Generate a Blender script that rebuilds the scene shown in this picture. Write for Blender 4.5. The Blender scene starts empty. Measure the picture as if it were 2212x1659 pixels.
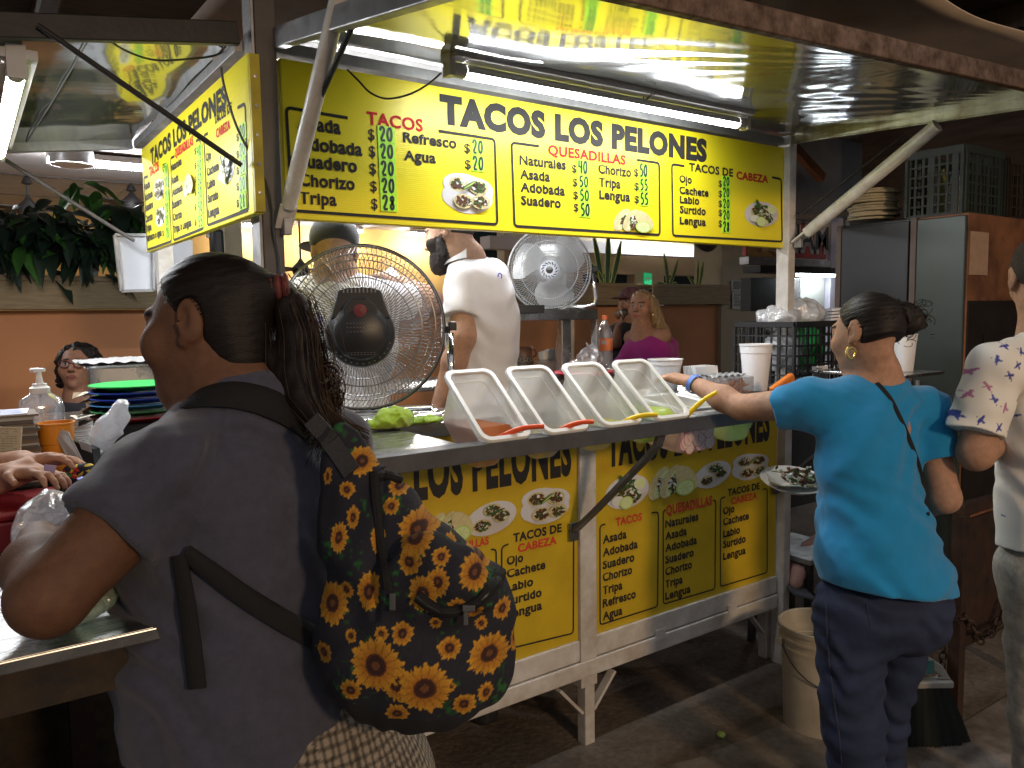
import bpy, bmesh, math, random
import numpy as np
from mathutils import Vector, Matrix

S = bpy.context.scene
COL = S.collection
R = math.radians
random.seed(7)

# ------------------------------------------------------------------ camera
FPX, PCX, PCY = 1695.0, 1106.0, 829.5           # focal length and centre for a 2212 px wide picture
def _n(v): return v / np.linalg.norm(v)
def _ray(x, y): return np.array([(x - PCX) / FPX, (PCY - y) / FPX, 1.0])
_a = _n(_ray(3507, 642)); _b = _n(_ray(-101, 697))   # the stall's long and short horizontal directions
_m = _n(_a + _b); _k = _n(_a - _b)
AX = _n(_m + _k); AY = _n(_m - _k); AZ = np.cross(AX, AY)
if AZ[1] < 0: AZ = -AZ
MW = np.stack([AX, AY, AZ])                       # camera axes (right, up, forward) to world
MWI = np.linalg.inv(MW)
CAM = np.array([0.0, 0.0, 1.55])
def P(x, y, d): return MW @ (_ray(x, y) * d) + CAM
def PL(x, y, ax, v):
    w = MW @ _ray(x, y)
    return w * ((v - CAM[ax]) / w[ax]) + CAM
RT, UP_, FW = MW[:, 0], MW[:, 1], MW[:, 2]        # camera right, up, forward in the world

cam_data = bpy.data.cameras.new("camera")
cam = bpy.data.objects.new("camera", cam_data); COL.objects.link(cam)
cam_data.sensor_fit = 'HORIZONTAL'; cam_data.sensor_width = 36.0
cam_data.lens = 36.0 * FPX / 2212.0
cam_data.clip_start = 0.05; cam_data.clip_end = 200.0
mm = Matrix.Identity(4)
for i in range(3):
    mm[i][0] = RT[i]; mm[i][1] = UP_[i]; mm[i][2] = -FW[i]; mm[i][3] = CAM[i]
cam.matrix_world = mm
S.camera = cam

# ------------------------------------------------------------------ world, street lamp, exposure
wd = bpy.data.worlds.new("World"); S.world = wd; wd.use_nodes = True
_nt = wd.node_tree
_bg = _nt.nodes.get('Background') or _nt.nodes.new('ShaderNodeBackground')
_bg.inputs[0].default_value = (1.0, 0.97, 1.0, 1); _bg.inputs[1].default_value = 0.12   # night sky over the street
S.view_settings.view_transform = 'Standard'; S.view_settings.look = 'None'
S.view_settings.exposure = 1.6; S.view_settings.gamma = 1.0
S.cycles.use_denoising = True
try: S.cycles.denoiser = 'OPENIMAGEDENOISE'
except Exception: pass
S.cycles.max_bounces = 7; S.cycles.diffuse_bounces = 3; S.cycles.glossy_bounces = 4
S.cycles.transparent_max_bounces = 24; S.cycles.transmission_bounces = 6
S.cycles.sample_clamp_indirect = 4.0
S.cycles.caustics_reflective = False; S.cycles.caustics_refractive = False

def lamp(name, loc, to, energy, color, size):
    l = bpy.data.lights.new(name, 'SPOT'); l.energy = energy; l.color = color
    l.spot_size = R(60); l.spot_blend = 1.0; l.shadow_soft_size = size
    o = bpy.data.objects.new(name, l); COL.objects.link(o)
    o.location = loc
    o.rotation_euler = (Vector(to) - Vector(loc)).to_track_quat('-Z', 'Y').to_euler()
    return o
lamp('street_lamp_light', (0.7, -4.8, 3.1), (2.5, 2.0, 0.55), 215, (1.0, 0.68, 0.40), 0.30)

# ------------------------------------------------------------------ materials
_mats = {}
def mat(name, col, rough=0.5, metal=0.0, var=0.0, vscale=8.0, bump=0.0, bscale=60.0, spec=0.5, emit=None, est=0.0,
        trans=0.0, alpha=1.0, col2=None, detail=6.0, stretch=None, sss=0.0, vc=False, sheen=0.0, aniso=0.0, rvar=0.0):
    if name in _mats: return _mats[name]
    m = bpy.data.materials.new(name); m.use_nodes = True
    nt = m.node_tree; N = nt.nodes; L = nt.links
    b = N.get('Principled BSDF')
    b.inputs['Base Color'].default_value = (*col, 1)
    b.inputs['Roughness'].default_value = rough; b.inputs['Metallic'].default_value = metal
    b.inputs['Specular IOR Level'].default_value = spec
    if trans: b.inputs['Transmission Weight'].default_value = trans
    if alpha < 1: b.inputs['Alpha'].default_value = alpha
    if sss: b.inputs['Subsurface Weight'].default_value = sss; b.inputs['Subsurface Radius'].default_value = (.010, .004, .002); b.inputs['Subsurface Scale'].default_value = 1.0
    if sheen: b.inputs['Sheen Weight'].default_value = sheen
    if aniso: b.inputs['Anisotropic'].default_value = aniso
    if emit: b.inputs['Emission Color'].default_value = (*emit, 1); b.inputs['Emission Strength'].default_value = est
    tc = N.new('ShaderNodeTexCoord'); src = tc.outputs['Object']
    if stretch:
        mp = N.new('ShaderNodeMapping'); mp.inputs['Scale'].default_value = stretch
        L.new(src, mp.inputs['Vector']); src = mp.outputs[0]
    base = None
    if vc:
        at = N.new('ShaderNodeAttribute'); at.attribute_name = 'Col'; base = at.outputs['Color']
        L.new(base, b.inputs['Base Color'])
    if var or rvar:
        nz = N.new('ShaderNodeTexNoise'); nz.inputs['Scale'].default_value = vscale; nz.inputs['Detail'].default_value = detail
        nz.inputs['Roughness'].default_value = 0.65
        L.new(src, nz.inputs['Vector'])
        rp = N.new('ShaderNodeMapRange'); rp.inputs['From Min'].default_value = 0.33; rp.inputs['From Max'].default_value = 0.67
        L.new(nz.outputs[0], rp.inputs['Value'])
        if var:
            mx = N.new('ShaderNodeMix'); mx.data_type = 'RGBA'; mx.blend_type = 'MIX'
            c2 = col2 if col2 else tuple(max(0, c * (1 - var)) for c in col)
            L.new(rp.outputs[0], mx.inputs['Factor'])
            if base is not None:
                mx.blend_type = 'MULTIPLY'; L.new(base, mx.inputs['A']); mx.inputs['B'].default_value = (1 - var, 1 - var, 1 - var, 1)
            else:
                mx.inputs['A'].default_value = (*col, 1); mx.inputs['B'].default_value = (*c2, 1)
            L.new(mx.outputs['Result'], b.inputs['Base Color'])
        if rvar:
            r2 = N.new('ShaderNodeMapRange'); r2.inputs['To Min'].default_value = max(0.02, rough - rvar); r2.inputs['To Max'].default_value = min(1, rough + rvar)
            L.new(rp.outputs[0], r2.inputs['Value']); L.new(r2.outputs[0], b.inputs['Roughness'])
    if bump:
        n2 = N.new('ShaderNodeTexNoise'); n2.inputs['Scale'].default_value = bscale; n2.inputs['Detail'].default_value = 4
        L.new(src, n2.inputs['Vector'])
        bp = N.new('ShaderNodeBump'); bp.inputs['Strength'].default_value = bump; bp.inputs['Distance'].default_value = 0.004
        L.new(n2.outputs[0], bp.inputs['Height']); L.new(bp.outputs[0], b.inputs['Normal'])
    _mats[name] = m
    return m

def mat_clear(name, tint, clear=0.6, gloss=0.15, rough=0.12, milky=0.0, bump=0.0, bscale=30):
    """thin plastic: part see-through, part white scatter, part gloss"""
    if name in _mats: return _mats[name]
    m = bpy.data.materials.new(name); m.use_nodes = True
    nt = m.node_tree; N = nt.nodes; L = nt.links; N.clear()
    out = N.new('ShaderNodeOutputMaterial')
    tr = N.new('ShaderNodeBsdfTransparent'); tr.inputs[0].default_value = (*[min(1, 0.35 + 0.65 * t) for t in tint], 1)
    df = N.new('ShaderNodeBsdfDiffuse'); df.inputs[0].default_value = (*tint, 1)
    tl = N.new('ShaderNodeBsdfTranslucent'); tl.inputs[0].default_value = (*tint, 1)
    gl = N.new('ShaderNodeBsdfGlossy'); gl.inputs['Roughness'].default_value = rough; gl.inputs[0].default_value = (.9, .9, .9, 1)
    a = N.new('ShaderNodeMixShader'); a.inputs[0].default_value = 0.45
    L.new(df.outputs[0], a.inputs[1]); L.new(tl.outputs[0], a.inputs[2])
    c = N.new('ShaderNodeMixShader'); c.inputs[0].default_value = clear
    L.new(a.outputs[0], c.inputs[1]); L.new(tr.outputs[0], c.inputs[2])
    fr = N.new('ShaderNodeLayerWeight'); fr.inputs[0].default_value = 0.35
    mu = N.new('ShaderNodeMath'); mu.operation = 'MULTIPLY_ADD'; mu.inputs[1].default_value = gloss * 1.5; mu.inputs[2].default_value = gloss * 0.5
    L.new(fr.outputs['Facing'], mu.inputs[0])
    g = N.new('ShaderNodeMixShader'); L.new(mu.outputs[0], g.inputs[0]); L.new(c.outputs[0], g.inputs[1]); L.new(gl.outputs[0], g.inputs[2])
    L.new(g.outputs[0], out.inputs[0])
    if bump:
        tc = N.new('ShaderNodeTexCoord'); n2 = N.new('ShaderNodeTexNoise'); n2.inputs['Scale'].default_value = bscale; n2.inputs['Detail'].default_value = 3
        L.new(tc.outputs['Object'], n2.inputs['Vector'])
        bp = N.new('ShaderNodeBump'); bp.inputs['Strength'].default_value = bump; bp.inputs['Distance'].default_value = 0.02
        L.new(n2.outputs[0], bp.inputs['Height'])
        for q in (df, gl, tl): L.new(bp.outputs[0], q.inputs['Normal'])
    _mats[name] = m
    return m

def emis(name, col, st):
    if name in _mats: return _mats[name]
    m = bpy.data.materials.new(name); m.use_nodes = True
    N = m.node_tree.nodes; N.clear()
    e = N.new('ShaderNodeEmission'); e.inputs[0].default_value = (*col, 1); e.inputs[1].default_value = st
    o = N.new('ShaderNodeOutputMaterial'); m.node_tree.links.new(e.outputs[0], o.inputs[0])
    _mats[name] = m
    return m

# ------------------------------------------------------------------ objects
def tag(o, label=None, cat=None, group=None, kind=None):
    if label: o['label'] = label
    if cat: o['category'] = cat
    if group: o['group'] = group
    if kind: o['kind'] = kind
    return o
def thing(name, label, cat, loc=(0, 0, 0), group=None):
    o = bpy.data.objects.new(name, None); COL.objects.link(o); o.location = [float(c) for c in loc]
    o.empty_display_size = 0.05
    return tag(o, label, cat, group)
def world_loc(o):
    l = Vector(o.location)
    while o.parent: l += o.matrix_parent_inverse.translation; o = o.parent; l += Vector(o.location)
    return l
def link_mesh(name, me, parent=None, smooth=False, ang=40, bevel=0.0, label=None, bseg=2):
    o = bpy.data.objects.new(name, me); COL.objects.link(o)
    if parent is not None:
        o.parent = parent; o.matrix_parent_inverse = Matrix.Translation(-world_loc(parent))
    if smooth:
        me.polygons.foreach_set('use_smooth', [True] * len(me.polygons))
        if ang < 180: me.set_sharp_from_angle(angle=R(ang))
    if bevel:
        md = o.modifiers.new('b', 'BEVEL'); md.width = bevel; md.segments = bseg; md.limit_method = 'ANGLE'; md.angle_limit = R(40)
        md.harden_normals = False
    if label: o['label'] = label
    return o
def recenter(o):
    """top-level single mesh: put the origin at the base of the mesh"""
    me = o.data
    co = np.empty(len(me.vertices) * 3); me.vertices.foreach_get('co', co); co = co.reshape(-1, 3)
    c = np.array([(co[:, 0].min() + co[:, 0].max()) / 2, (co[:, 1].min() + co[:, 1].max()) / 2, co[:, 2].min()])
    me.vertices.foreach_set('co', (co - c).ravel()); me.update()
    o.location = c.tolist()
    return o

class MB:
    def __init__(s): s.v = []; s.f = []; s.m = []; s.cm = 0
    def add(s, vs, fs):
        k = len(s.v); s.v.extend([tuple(float(c) for c in v) for v in vs])
        for f in fs: s.f.append([i + k for i in f]); s.m.append(s.cm)
    def box(s, lo, hi):
        x0, y0, z0 = lo; x1, y1, z1 = hi
        s.add([(x0, y0, z0), (x1, y0, z0), (x1, y1, z0), (x0, y1, z0), (x0, y0, z1), (x1, y0, z1), (x1, y1, z1), (x0, y1, z1)],
              [(0, 3, 2, 1), (4, 5, 6, 7), (0, 1, 5, 4), (1, 2, 6, 5), (2, 3, 7, 6), (3, 0, 4, 7)])
    def obox(s, c, ex, ey, ez):
        """oriented box: centre and three half-axis vectors"""
        c, ex, ey, ez = map(np.array, (c, ex, ey, ez))
        vs = [c + a * ex + b * ey + d * ez for d in (-1, 1) for a, b in ((-1, -1), (1, -1), (1, 1), (-1, 1))]
        s.add(vs, [(0, 3, 2, 1), (4, 5, 6, 7), (0, 1, 5, 4), (1, 2, 6, 5), (2, 3, 7, 6), (3, 0, 4, 7)])
    def bar(s, a, b, w, h, up=(0, 0, 1)):
        """square bar from a to b, w across and h along up"""
        a = np.array(a, float); b = np.array(b, float); d = b - a; L = np.linalg.norm(d); d = d / L
        u = np.array(up, float); u = u - d * (u @ d)
        if np.linalg.norm(u) < 1e-6: u = np.array((1., 0, 0)) - d * d[0]
        u = _n(u); r = np.cross(d, u)
        s.obox((a + b) / 2, d * L / 2, r * w / 2, u * h / 2)
    def tube(s, pts, r, n=10, caps=True, closed=False):
        pts = [np.array(p, float) for p in pts]; k = len(pts)
        rr = r if hasattr(r, '__len__') else [r] * k
        tang = []
        for i in range(k):
            if closed: d = pts[(i + 1) % k] - pts[i - 1]
            else: d = pts[min(i + 1, k - 1)] - pts[max(i - 1, 0)]
            tang.append(_n(d))
        u = np.array((0, 0, 1.)) if abs(tang[0][2]) < 0.9 else np.array((1., 0, 0))
        vs = []
        for i in range(k):
            t = tang[i]; u = _n(u - t * (u @ t)); w = np.cross(t, u)
            for j in range(n):
                a = 2 * math.pi * j / n
                vs.append(pts[i] + rr[i] * (math.cos(a) * u + math.sin(a) * w))
        fs = []
        for i in range(k if closed else k - 1):
            for j in range(n):
                i2 = (i + 1) % k; j2 = (j + 1) % n
                fs.append((i * n + j, i * n + j2, i2 * n + j2, i2 * n + j))
        if caps and not closed:
            fs.append(tuple(range(n))[::-1]); fs.append(tuple((k - 1) * n + j for j in range(n)))
        s.add(vs, fs)
    def lathe(s, prof, c, n=28, M=None, caps=False):
        """profile of (radius, height) turned about the local z axis of M"""
        M = np.eye(3) if M is None else np.array(M); c = np.array(c, float)
        vs = []
        for r, z in prof:
            for j in range(n):
                a = 2 * math.pi * j / n
                vs.append(c + M @ np.array((r * math.cos(a), r * math.sin(a), z)))
        fs = []
        for i in range(len(prof) - 1):
            for j in range(n):
                j2 = (j + 1) % n
                fs.append((i * n + j, i * n + j2, (i + 1) * n + j2, (i + 1) * n + j))
        if caps:
            fs.append(tuple(range(n))[::-1]); fs.append(tuple((len(prof) - 1) * n + j for j in range(n)))
        s.add(vs, fs)
    def poly(s, pts): s.add(pts, [tuple(range(len(pts)))])
    def prism(s, pts, off):
        """flat outline extruded by the vector off"""
        n = len(pts); off = np.array(off, float)
        vs = [np.array(p, float) for p in pts] + [np.array(p, float) + off for p in pts]
        fs = [tuple(range(n))[::-1], tuple(range(n, 2 * n))] + [(i, (i + 1) % n, n + (i + 1) % n, n + i) for i in range(n)]
        s.add(vs, fs)
    def grid(s, fn, nu, nv):
        vs = [fn(i / nu, j / nv) for j in range(nv + 1) for i in range(nu + 1)]
        fs = [(j * (nu + 1) + i, j * (nu + 1) + i + 1, (j + 1) * (nu + 1) + i + 1, (j + 1) * (nu + 1) + i) for j in range(nv) for i in range(nu)]
        s.add(vs, fs)
    def mesh(s, name, mats):
        me = bpy.data.meshes.new(name); me.from_pydata(s.v, [], s.f)
        mats = mats if isinstance(mats, (list, tuple)) else [mats]
        for m in mats: me.materials.append(m)
        if len(mats) > 1: me.polygons.foreach_set('material_index', s.m)
        me.update()
        return me
    def build(s, name, mats, parent=None, smooth=False, ang=40, bevel=0.0, label=None, fix=False, bseg=2):
        me = s.mesh(name, mats)
        if fix:
            bm = bmesh.new(); bm.from_mesh(me); bmesh.ops.recalc_face_normals(bm, faces=bm.faces); bm.to_mesh(me); bm.free()
        o = link_mesh(name, me, parent, smooth, ang, bevel, label, bseg)
        if parent is None: recenter(o)
        return o

def copy_tree(o, parent=None, shift=None):
    c = o.copy(); COL.objects.link(c)
    if parent is not None: c.parent = parent
    for ch in [x for x in bpy.data.objects if x.parent == o]: copy_tree(ch, c)
    if shift is not None: c.location = Vector(o.location) + Vector([float(q) for q in shift])
    return c

# ------------------------------------------------------------------ lettering
_fc = {}
def text_geo(s, off=0.0):
    k = (s, off)
    if k in _fc: return _fc[k]
    c = bpy.data.curves.new('lettering', 'FONT'); c.body = s; c.offset = off; c.resolution_u = 3; c.space_character = 1.06 if off < .045 else 1.10
    o = bpy.data.objects.new('lettering', c)
    me = bpy.data.meshes.new_from_object(o)
    vs = np.array([v.co[:2] for v in me.vertices]); fs = [tuple(p.vertices) for p in me.polygons]
    bpy.data.objects.remove(o); bpy.data.curves.remove(c); bpy.data.meshes.remove(me)
    _fc[k] = (vs, fs)
    return _fc[k]
def put_text(mb, s, o, u, v, width, cap, off=0.018, lift=None):
    """text s from o along unit u (up is v), squeezed to width, capital height cap"""
    vs, fs = text_geo(s, .012 if s == '$' else off)
    x0, x1 = vs[:, 0].min(), vs[:, 0].max()
    if any(ch.islower() for ch in s):                 # taller small letters, as on the boards
        y = vs[:, 1]; xh = .47
        vs = np.stack([vs[:, 0], np.where(y < xh, y * (.555 / xh), .555 + (y - xh) * (.155 / (.71 - xh)))], 1)
    o = np.array(o); u = np.array(u); v = np.array(v)
    pts = [o + u * ((p[0] - x0) / (x1 - x0) * width) + v * (p[1] / 0.70 * cap) for p in vs]
    mb.add(pts, fs)
DIG = {'2': [[(.05, .72), (.18, .95), (.55, 1), (.75, .8), (.62, .55), (.1, .02), (.85, .04)]],
       '0': [[(.5, 1), (.15, .75), (.1, .35), (.35, .02), (.7, .1), (.85, .5), (.75, .88), (.5, 1)]],
       '8': [[(.55, .52), (.2, .75), (.45, 1), (.8, .82), (.55, .52), (.15, .25), (.4, .0), (.8, .18), (.55, .52)]],
       '5': [[(.85, 1), (.25, .97), (.2, .55), (.6, .6), (.85, .35), (.65, .05), (.15, .03)]],
       '4': [[(.15, 1), (.12, .5), (.8, .5)], [(.75, 1), (.7, .0)]],
       '1': [[(.2, .8), (.5, 1), (.5, 0)]], '/': [[(.2, 0), (.8, 1.0)]]}
def put_digits(mb, s, o, u, v, w, h, th):
    """hand-drawn marker figures"""
    o = np.array(o); u = np.array(u); v = np.array(v); dw = w / len(s)
    for k, ch in enumerate(s):
        for st in DIG[ch]:
            pts = [o + u * (dw * (k + .08 + .84 * a)) + v * (h * b) for a, b in st]
            if len(pts) > 3:                              # round the corners of the stroke
                q = [pts[0]]
                for i in range(1, len(pts) - 1):
                    q += [pts[i] * .75 + pts[i - 1] * .25, pts[i] * .75 + pts[i + 1] * .25]
                pts = q + [pts[-1]]
            ribbon(mb, pts, th, u, v)
def ribbon(mb, pts, th, u, v):
    nrm = np.cross(u, v); L = []
    k = len(pts)
    for i in range(k):
        d = _n(pts[min(i + 1, k - 1)] - pts[max(i - 1, 0)]); s = np.cross(nrm, d) * th / 2
        L.append((pts[i] + s, pts[i] - s))
    vs = [p for q in L for p in q]
    mb.add(vs, [(2 * i, 2 * i + 1, 2 * i + 3, 2 * i + 2) for i in range(k - 1)])

# ------------------------------------------------------------------ blended-solid mesher (surface nets over a distance field)
def smin(a, b, k):
    h = np.clip(0.5 + 0.5 * (b - a) / k, 0, 1)
    return b + (a - b) * h - k * h * (1 - h)
def smax(a, b, k): return -smin(-a, -b, k)
def cone(p, a, b, ra, rb):
    a = np.array(a, float); b = np.array(b, float); d = b - a
    t = np.clip(((p - a) @ d) / (d @ d), 0, 1)
    return np.linalg.norm(p - a - t[:, None] * d, axis=1) - (ra + (rb - ra) * t)
def ell(p, c, r, M=None):
    q = p - np.array(c, float)
    if M is not None: q = q @ np.array(M)            # columns of M are the local axes
    r = np.array(r, float)
    k0 = np.linalg.norm(q / r, axis=1); k1 = np.linalg.norm(q / (r * r), axis=1) + 1e-9
    return k0 * (k0 - 1.0) / k1
def rbox(p, c, h, rad, M=None):
    q = p - np.array(c, float)
    if M is not None: q = q @ np.array(M)
    d = np.abs(q) - (np.array(h, float) - rad)
    return np.linalg.norm(np.maximum(d, 0), axis=1) + np.minimum(d.max(axis=1), 0) - rad
def _hash(i, j, k, sd):
    n = (i * 374761393 + j * 668265263 + k * 2147483647 + sd * 1274126177) & 0xffffffff
    n = ((n ^ (n >> 13)) * 1274126177) & 0xffffffff
    return ((n ^ (n >> 16)) & 0xffff) / 65535.0
def vnoise(p, sc, sd=1):
    q = p * sc; i = np.floor(q).astype(np.int64); f = q - i; f = f * f * (3 - 2 * f); r = 0
    for a in (0, 1):
        for b in (0, 1):
            for c in (0, 1):
                w = (f[:, 0] if a else 1 - f[:, 0]) * (f[:, 1] if b else 1 - f[:, 1]) * (f[:, 2] if c else 1 - f[:, 2])
                r = r + w * _hash(i[:, 0] + a, i[:, 1] + b, i[:, 2] + c, sd)
    return r * 2 - 1
def nets(fn, lo, hi, h):
    lo = np.array(lo, float); hi = np.array(hi, float)
    n = np.ceil((hi - lo) / h).astype(int) + 1
    g = [lo[i] + h * np.arange(n[i]) for i in range(3)]
    X, Y, Z = np.meshgrid(*g, indexing='ij')
    pts = np.stack([X.ravel(), Y.ravel(), Z.ravel()], 1)
    C4 = 4
    if len(pts) > 60000:                              # coarse pass first, then only the band near the surface
        m = (n - 1) // C4 + 2
        gc = [lo[i] + h * C4 * np.arange(m[i]) for i in range(3)]
        Xc, Yc, Zc = np.meshgrid(*gc, indexing='ij')
        Vc = fn(np.stack([Xc.ravel(), Yc.ravel(), Zc.ravel()], 1)).reshape(m)
        ii = [np.minimum((np.arange(n[i]) + C4 // 2) // C4, m[i] - 1) for i in range(3)]
        V = Vc[np.ix_(*ii)].ravel().copy()
        near = np.abs(V) < h * C4 * 2.2
        q = pts[near]
        V[near] = np.concatenate([fn(c) for c in np.array_split(q, max(1, len(q) // 300000))])
        V = V.reshape(n)
    else:
        V = fn(pts).reshape(n)
    ins = V < 0
    c = [ins[i:n[0] - 1 + i, j:n[1] - 1 + j, k:n[2] - 1 + k] for i in (0, 1) for j in (0, 1) for k in (0, 1)]
    sm = sum(x.astype(np.int8) for x in c); act = (sm > 0) & (sm < 8)
    idx = -np.ones(act.shape, int); cells = np.argwhere(act); idx[act] = np.arange(len(cells))
    acc = np.zeros((len(cells), 3)); cnt = np.zeros(len(cells))
    cor = [(i, j, k) for i in (0, 1) for j in (0, 1) for k in (0, 1)]
    for a in range(8):
        for b in range(a + 1, 8):
            if sum(abs(cor[a][q] - cor[b][q]) for q in range(3)) != 1: continue
            ca = cells + cor[a]; cb = cells + cor[b]
            va = V[tuple(ca.T)]; vb = V[tuple(cb.T)]
            x = (va < 0) != (vb < 0); t = np.where(x, va / np.where(x, va - vb, 1), 0)
            acc += np.where(x[:, None], ca + t[:, None] * (cb - ca), 0); cnt += x
    vs = lo + h * acc / cnt[:, None]
    F = []
    for ax in range(3):
        o1, o2 = [q for q in range(3) if q != ax]
        sl0 = [slice(None)] * 3; sl1 = [slice(None)] * 3; sl0[ax] = slice(0, -1); sl1[ax] = slice(1, None)
        ch = ins[tuple(sl0)] != ins[tuple(sl1)]
        e = np.argwhere(ch); e = e[(e[:, o1] > 0) & (e[:, o2] > 0) & (e[:, o1] < n[o1] - 1) & (e[:, o2] < n[o2] - 1)]
        if not len(e): continue
        q = []
        for d1, d2 in ((-1, -1), (0, -1), (0, 0), (-1, 0)):
            w = e.copy(); w[:, o1] += d1; w[:, o2] += d2; q.append(idx[tuple(w.T)])
        q = np.stack(q, 1); inside0 = ins[tuple(e.T)]
        flip = inside0 if ax != 1 else ~inside0
        q[~flip] = q[~flip][:, ::-1]
        F.append(q)
    F = np.concatenate(F) if F else np.zeros((0, 4), int)
    return vs, F
def solid(name, fn, lo, hi, h, m, parent=None, vcol=None, label=None, smooth_it=2):
    vs, F = nets(fn, lo, hi, h)
    me = bpy.data.meshes.new(name)
    me.vertices.add(len(vs)); me.vertices.foreach_set('co', vs.ravel())
    me.loops.add(len(F) * 4); me.polygons.add(len(F))
    me.loops.foreach_set('vertex_index', F.ravel().astype(np.int32))
    me.polygons.foreach_set('loop_start', np.arange(0, len(F) * 4, 4, dtype=np.int32))
    me.polygons.foreach_set('use_smooth', np.ones(len(F), bool))
    me.update(calc_edges=True); me.validate()
    for q in (m if isinstance(m, (list, tuple)) else [m]): me.materials.append(q)
    if vcol is not None:
        set_vcol(me, vcol(vs))
    o = link_mesh(name, me, parent, label=label)
    if smooth_it:
        md = o.modifiers.new('s', 'SMOOTH'); md.factor = 0.5; md.iterations = smooth_it
    if parent is None: recenter(o)
    return o
def set_vcol(me, c):
    a = me.attributes.new('Col', 'FLOAT_COLOR', 'POINT')
    c = np.concatenate([c, np.ones((len(c), 1))], 1).astype(np.float32)
    a.data.foreach_set('color', c.ravel())
def bbox(pts, pad):
    p = np.array(pts); return p.min(0) - pad, p.max(0) + pad

def march(fn, x, y, d0, d1):
    """depth at which the ray through (x, y) meets the solid"""
    d = d0
    for _ in range(90):
        v = float(fn(P(x, y, d)[None])[0])
        if v < .0006: return d
        d += max(v * .8, .0008)
        if d > d1: break
    return None
# ================================================================== THE STALL
YF = 2.0587
M_white = mat('white_paint', (.66, .64, .61), .45, var=.3, vscale=9, bump=.3, bscale=25, col2=(.43, .38, .32))
M_column = mat('column_brown', (.10, .088, .082), .5, var=.35, vscale=9, bump=.1, bscale=30)
M_galv = mat('galvanised', (.42, .42, .42), .45, .6, var=.35, vscale=12, bump=.1, rvar=.15)
M_dark = mat('dark_metal', (.035, .033, .032), .55, .2, var=.4, vscale=9, bump=.1)
M_greybar = mat('grey_bar', (.11, .11, .115), .42, .25, var=.3, vscale=14, bump=.08)
M_steel = mat('steel', (.55, .55, .54), .28, 1.0, var=.25, vscale=6, stretch=(1, 14, 1), rvar=.12)
M_rust = mat('rusty_rim', (.20, .12, .07), .5, .35, var=.9, vscale=22, col2=(.045, .022, .012), bump=.5, bscale=30, rvar=.2)
M_rail = mat('rail_worn', (.55, .56, .42), .4, .3, var=.45, vscale=14, col2=(.22, .19, .10), bump=.2)
M_panel_side = mat('side_sheet', (.30, .29, .28), .4, .4, var=.3)
M_pole = mat('pole_white', (.84, .83, .79), .35, var=.25, vscale=18, col2=(.62, .59, .50), bump=.1)

def mirror_sheet():
    m = bpy.data.materials.new('polished_sheet'); m.use_nodes = True
    nt = m.node_tree; N = nt.nodes; L = nt.links; b = N['Principled BSDF']
    b.inputs['Base Color'].default_value = (.36, .37, .37, 1); b.inputs['Metallic'].default_value = .78; b.inputs['Roughness'].default_value = .13
    tc = N.new('ShaderNodeTexCoord'); nz = N.new('ShaderNodeTexNoise'); nz.inputs['Scale'].default_value = 7
    L.new(tc.outputs['Object'], nz.inputs['Vector'])
    mr = N.new('ShaderNodeMapRange'); mr.inputs['To Min'].default_value = .06; mr.inputs['To Max'].default_value = .13
    L.new(nz.outputs[0], mr.inputs['Value']); L.new(mr.outputs[0], b.inputs['Roughness'])
    mp = N.new('ShaderNodeMapping'); mp.inputs['Scale'].default_value = (1.2, 3.0, 1)
    L.new(tc.outputs['Object'], mp.inputs['Vector'])
    n2 = N.new('ShaderNodeTexNoise'); n2.inputs['Scale'].default_value = 3.2; n2.inputs['Detail'].default_value = 2
    L.new(mp.outputs[0], n2.inputs['Vector'])
    bp = N.new('ShaderNodeBump'); bp.inputs['Strength'].default_value = .07; bp.inputs['Distance'].default_value = .02
    L.new(n2.outputs[0], bp.inputs['Height']); L.new(bp.outputs[0], b.inputs['Normal'])
    return m
M_mirror = mirror_sheet()

stand = thing('taco_stand', 'white framed metal street food stall with yellow menu panels and propped up awning flaps', 'food stall', (1.78, 2.78, 0))
XL, XR, YB = .66, 2.90, 3.52
# posts
for nm, lo, hi, m in (('corner_post', (.662, 2.026, .0), (.716, 2.10, 2.75), M_column), ('front_post', (2.862, 2.03, .0), (2.908, 2.09, 2.27), M_white),
                      ('rear_post', (.70, 3.48, 0), (.76, 3.54, 2.224), M_white), ('rear_post', (2.85, 3.48, 0), (2.91, 3.54, 2.27), M_white)):
    b = MB(); b.box(lo, hi); b.build(nm, m, stand, bevel=.003)
b = MB(); b.box((.654, 2.03, 1.0), (.6615, 2.097, 2.62)); b.build('post_lit_side', M_galv, stand, bevel=.001)  # pale strip stands in for the post side lit by the left tube
b = MB(); b.box((1.735, 2.052, .22), (1.81, 2.10, 1.19)); b.build('middle_post', M_white, stand, bevel=.003)
# rails
b = MB(); b.box((.70, 2.056, .322), (1.733, 2.11, .396)); b.build('panel_rail', M_white, stand, bevel=.003)
b = MB(); b.box((1.812, 2.056, .322), (2.853, 2.11, .396)); b.build('panel_rail', M_white, stand, bevel=.003)
b = MB(); b.box((.70, 2.050, .257), (2.853, 2.12, .317)); b.build('base_rail', M_white, stand, bevel=.004)
for x in (2.10, 2.52, 1.25):
    b = MB(); b.box((x, 2.046, .30), (x + .055, 2.0495, .345)); b.build('weld_tab', M_white, stand, bevel=.002)
for xs, y in ((XL + .005, 2.8),):
    b = MB(); b.box((.64, 2.105, .30), (.66, 3.475, 1.19)); b.build('side_panel', M_panel_side, stand)
b = MB(); b.box((2.88, 2.105, .30), (2.90, 3.475, 1.19)); b.build('side_panel', M_white, stand)
b = MB(); b.box((.70, 2.115, .24), (2.85, 2.62, .255)); b.build('floor_tray', M_dark, stand)
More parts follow.
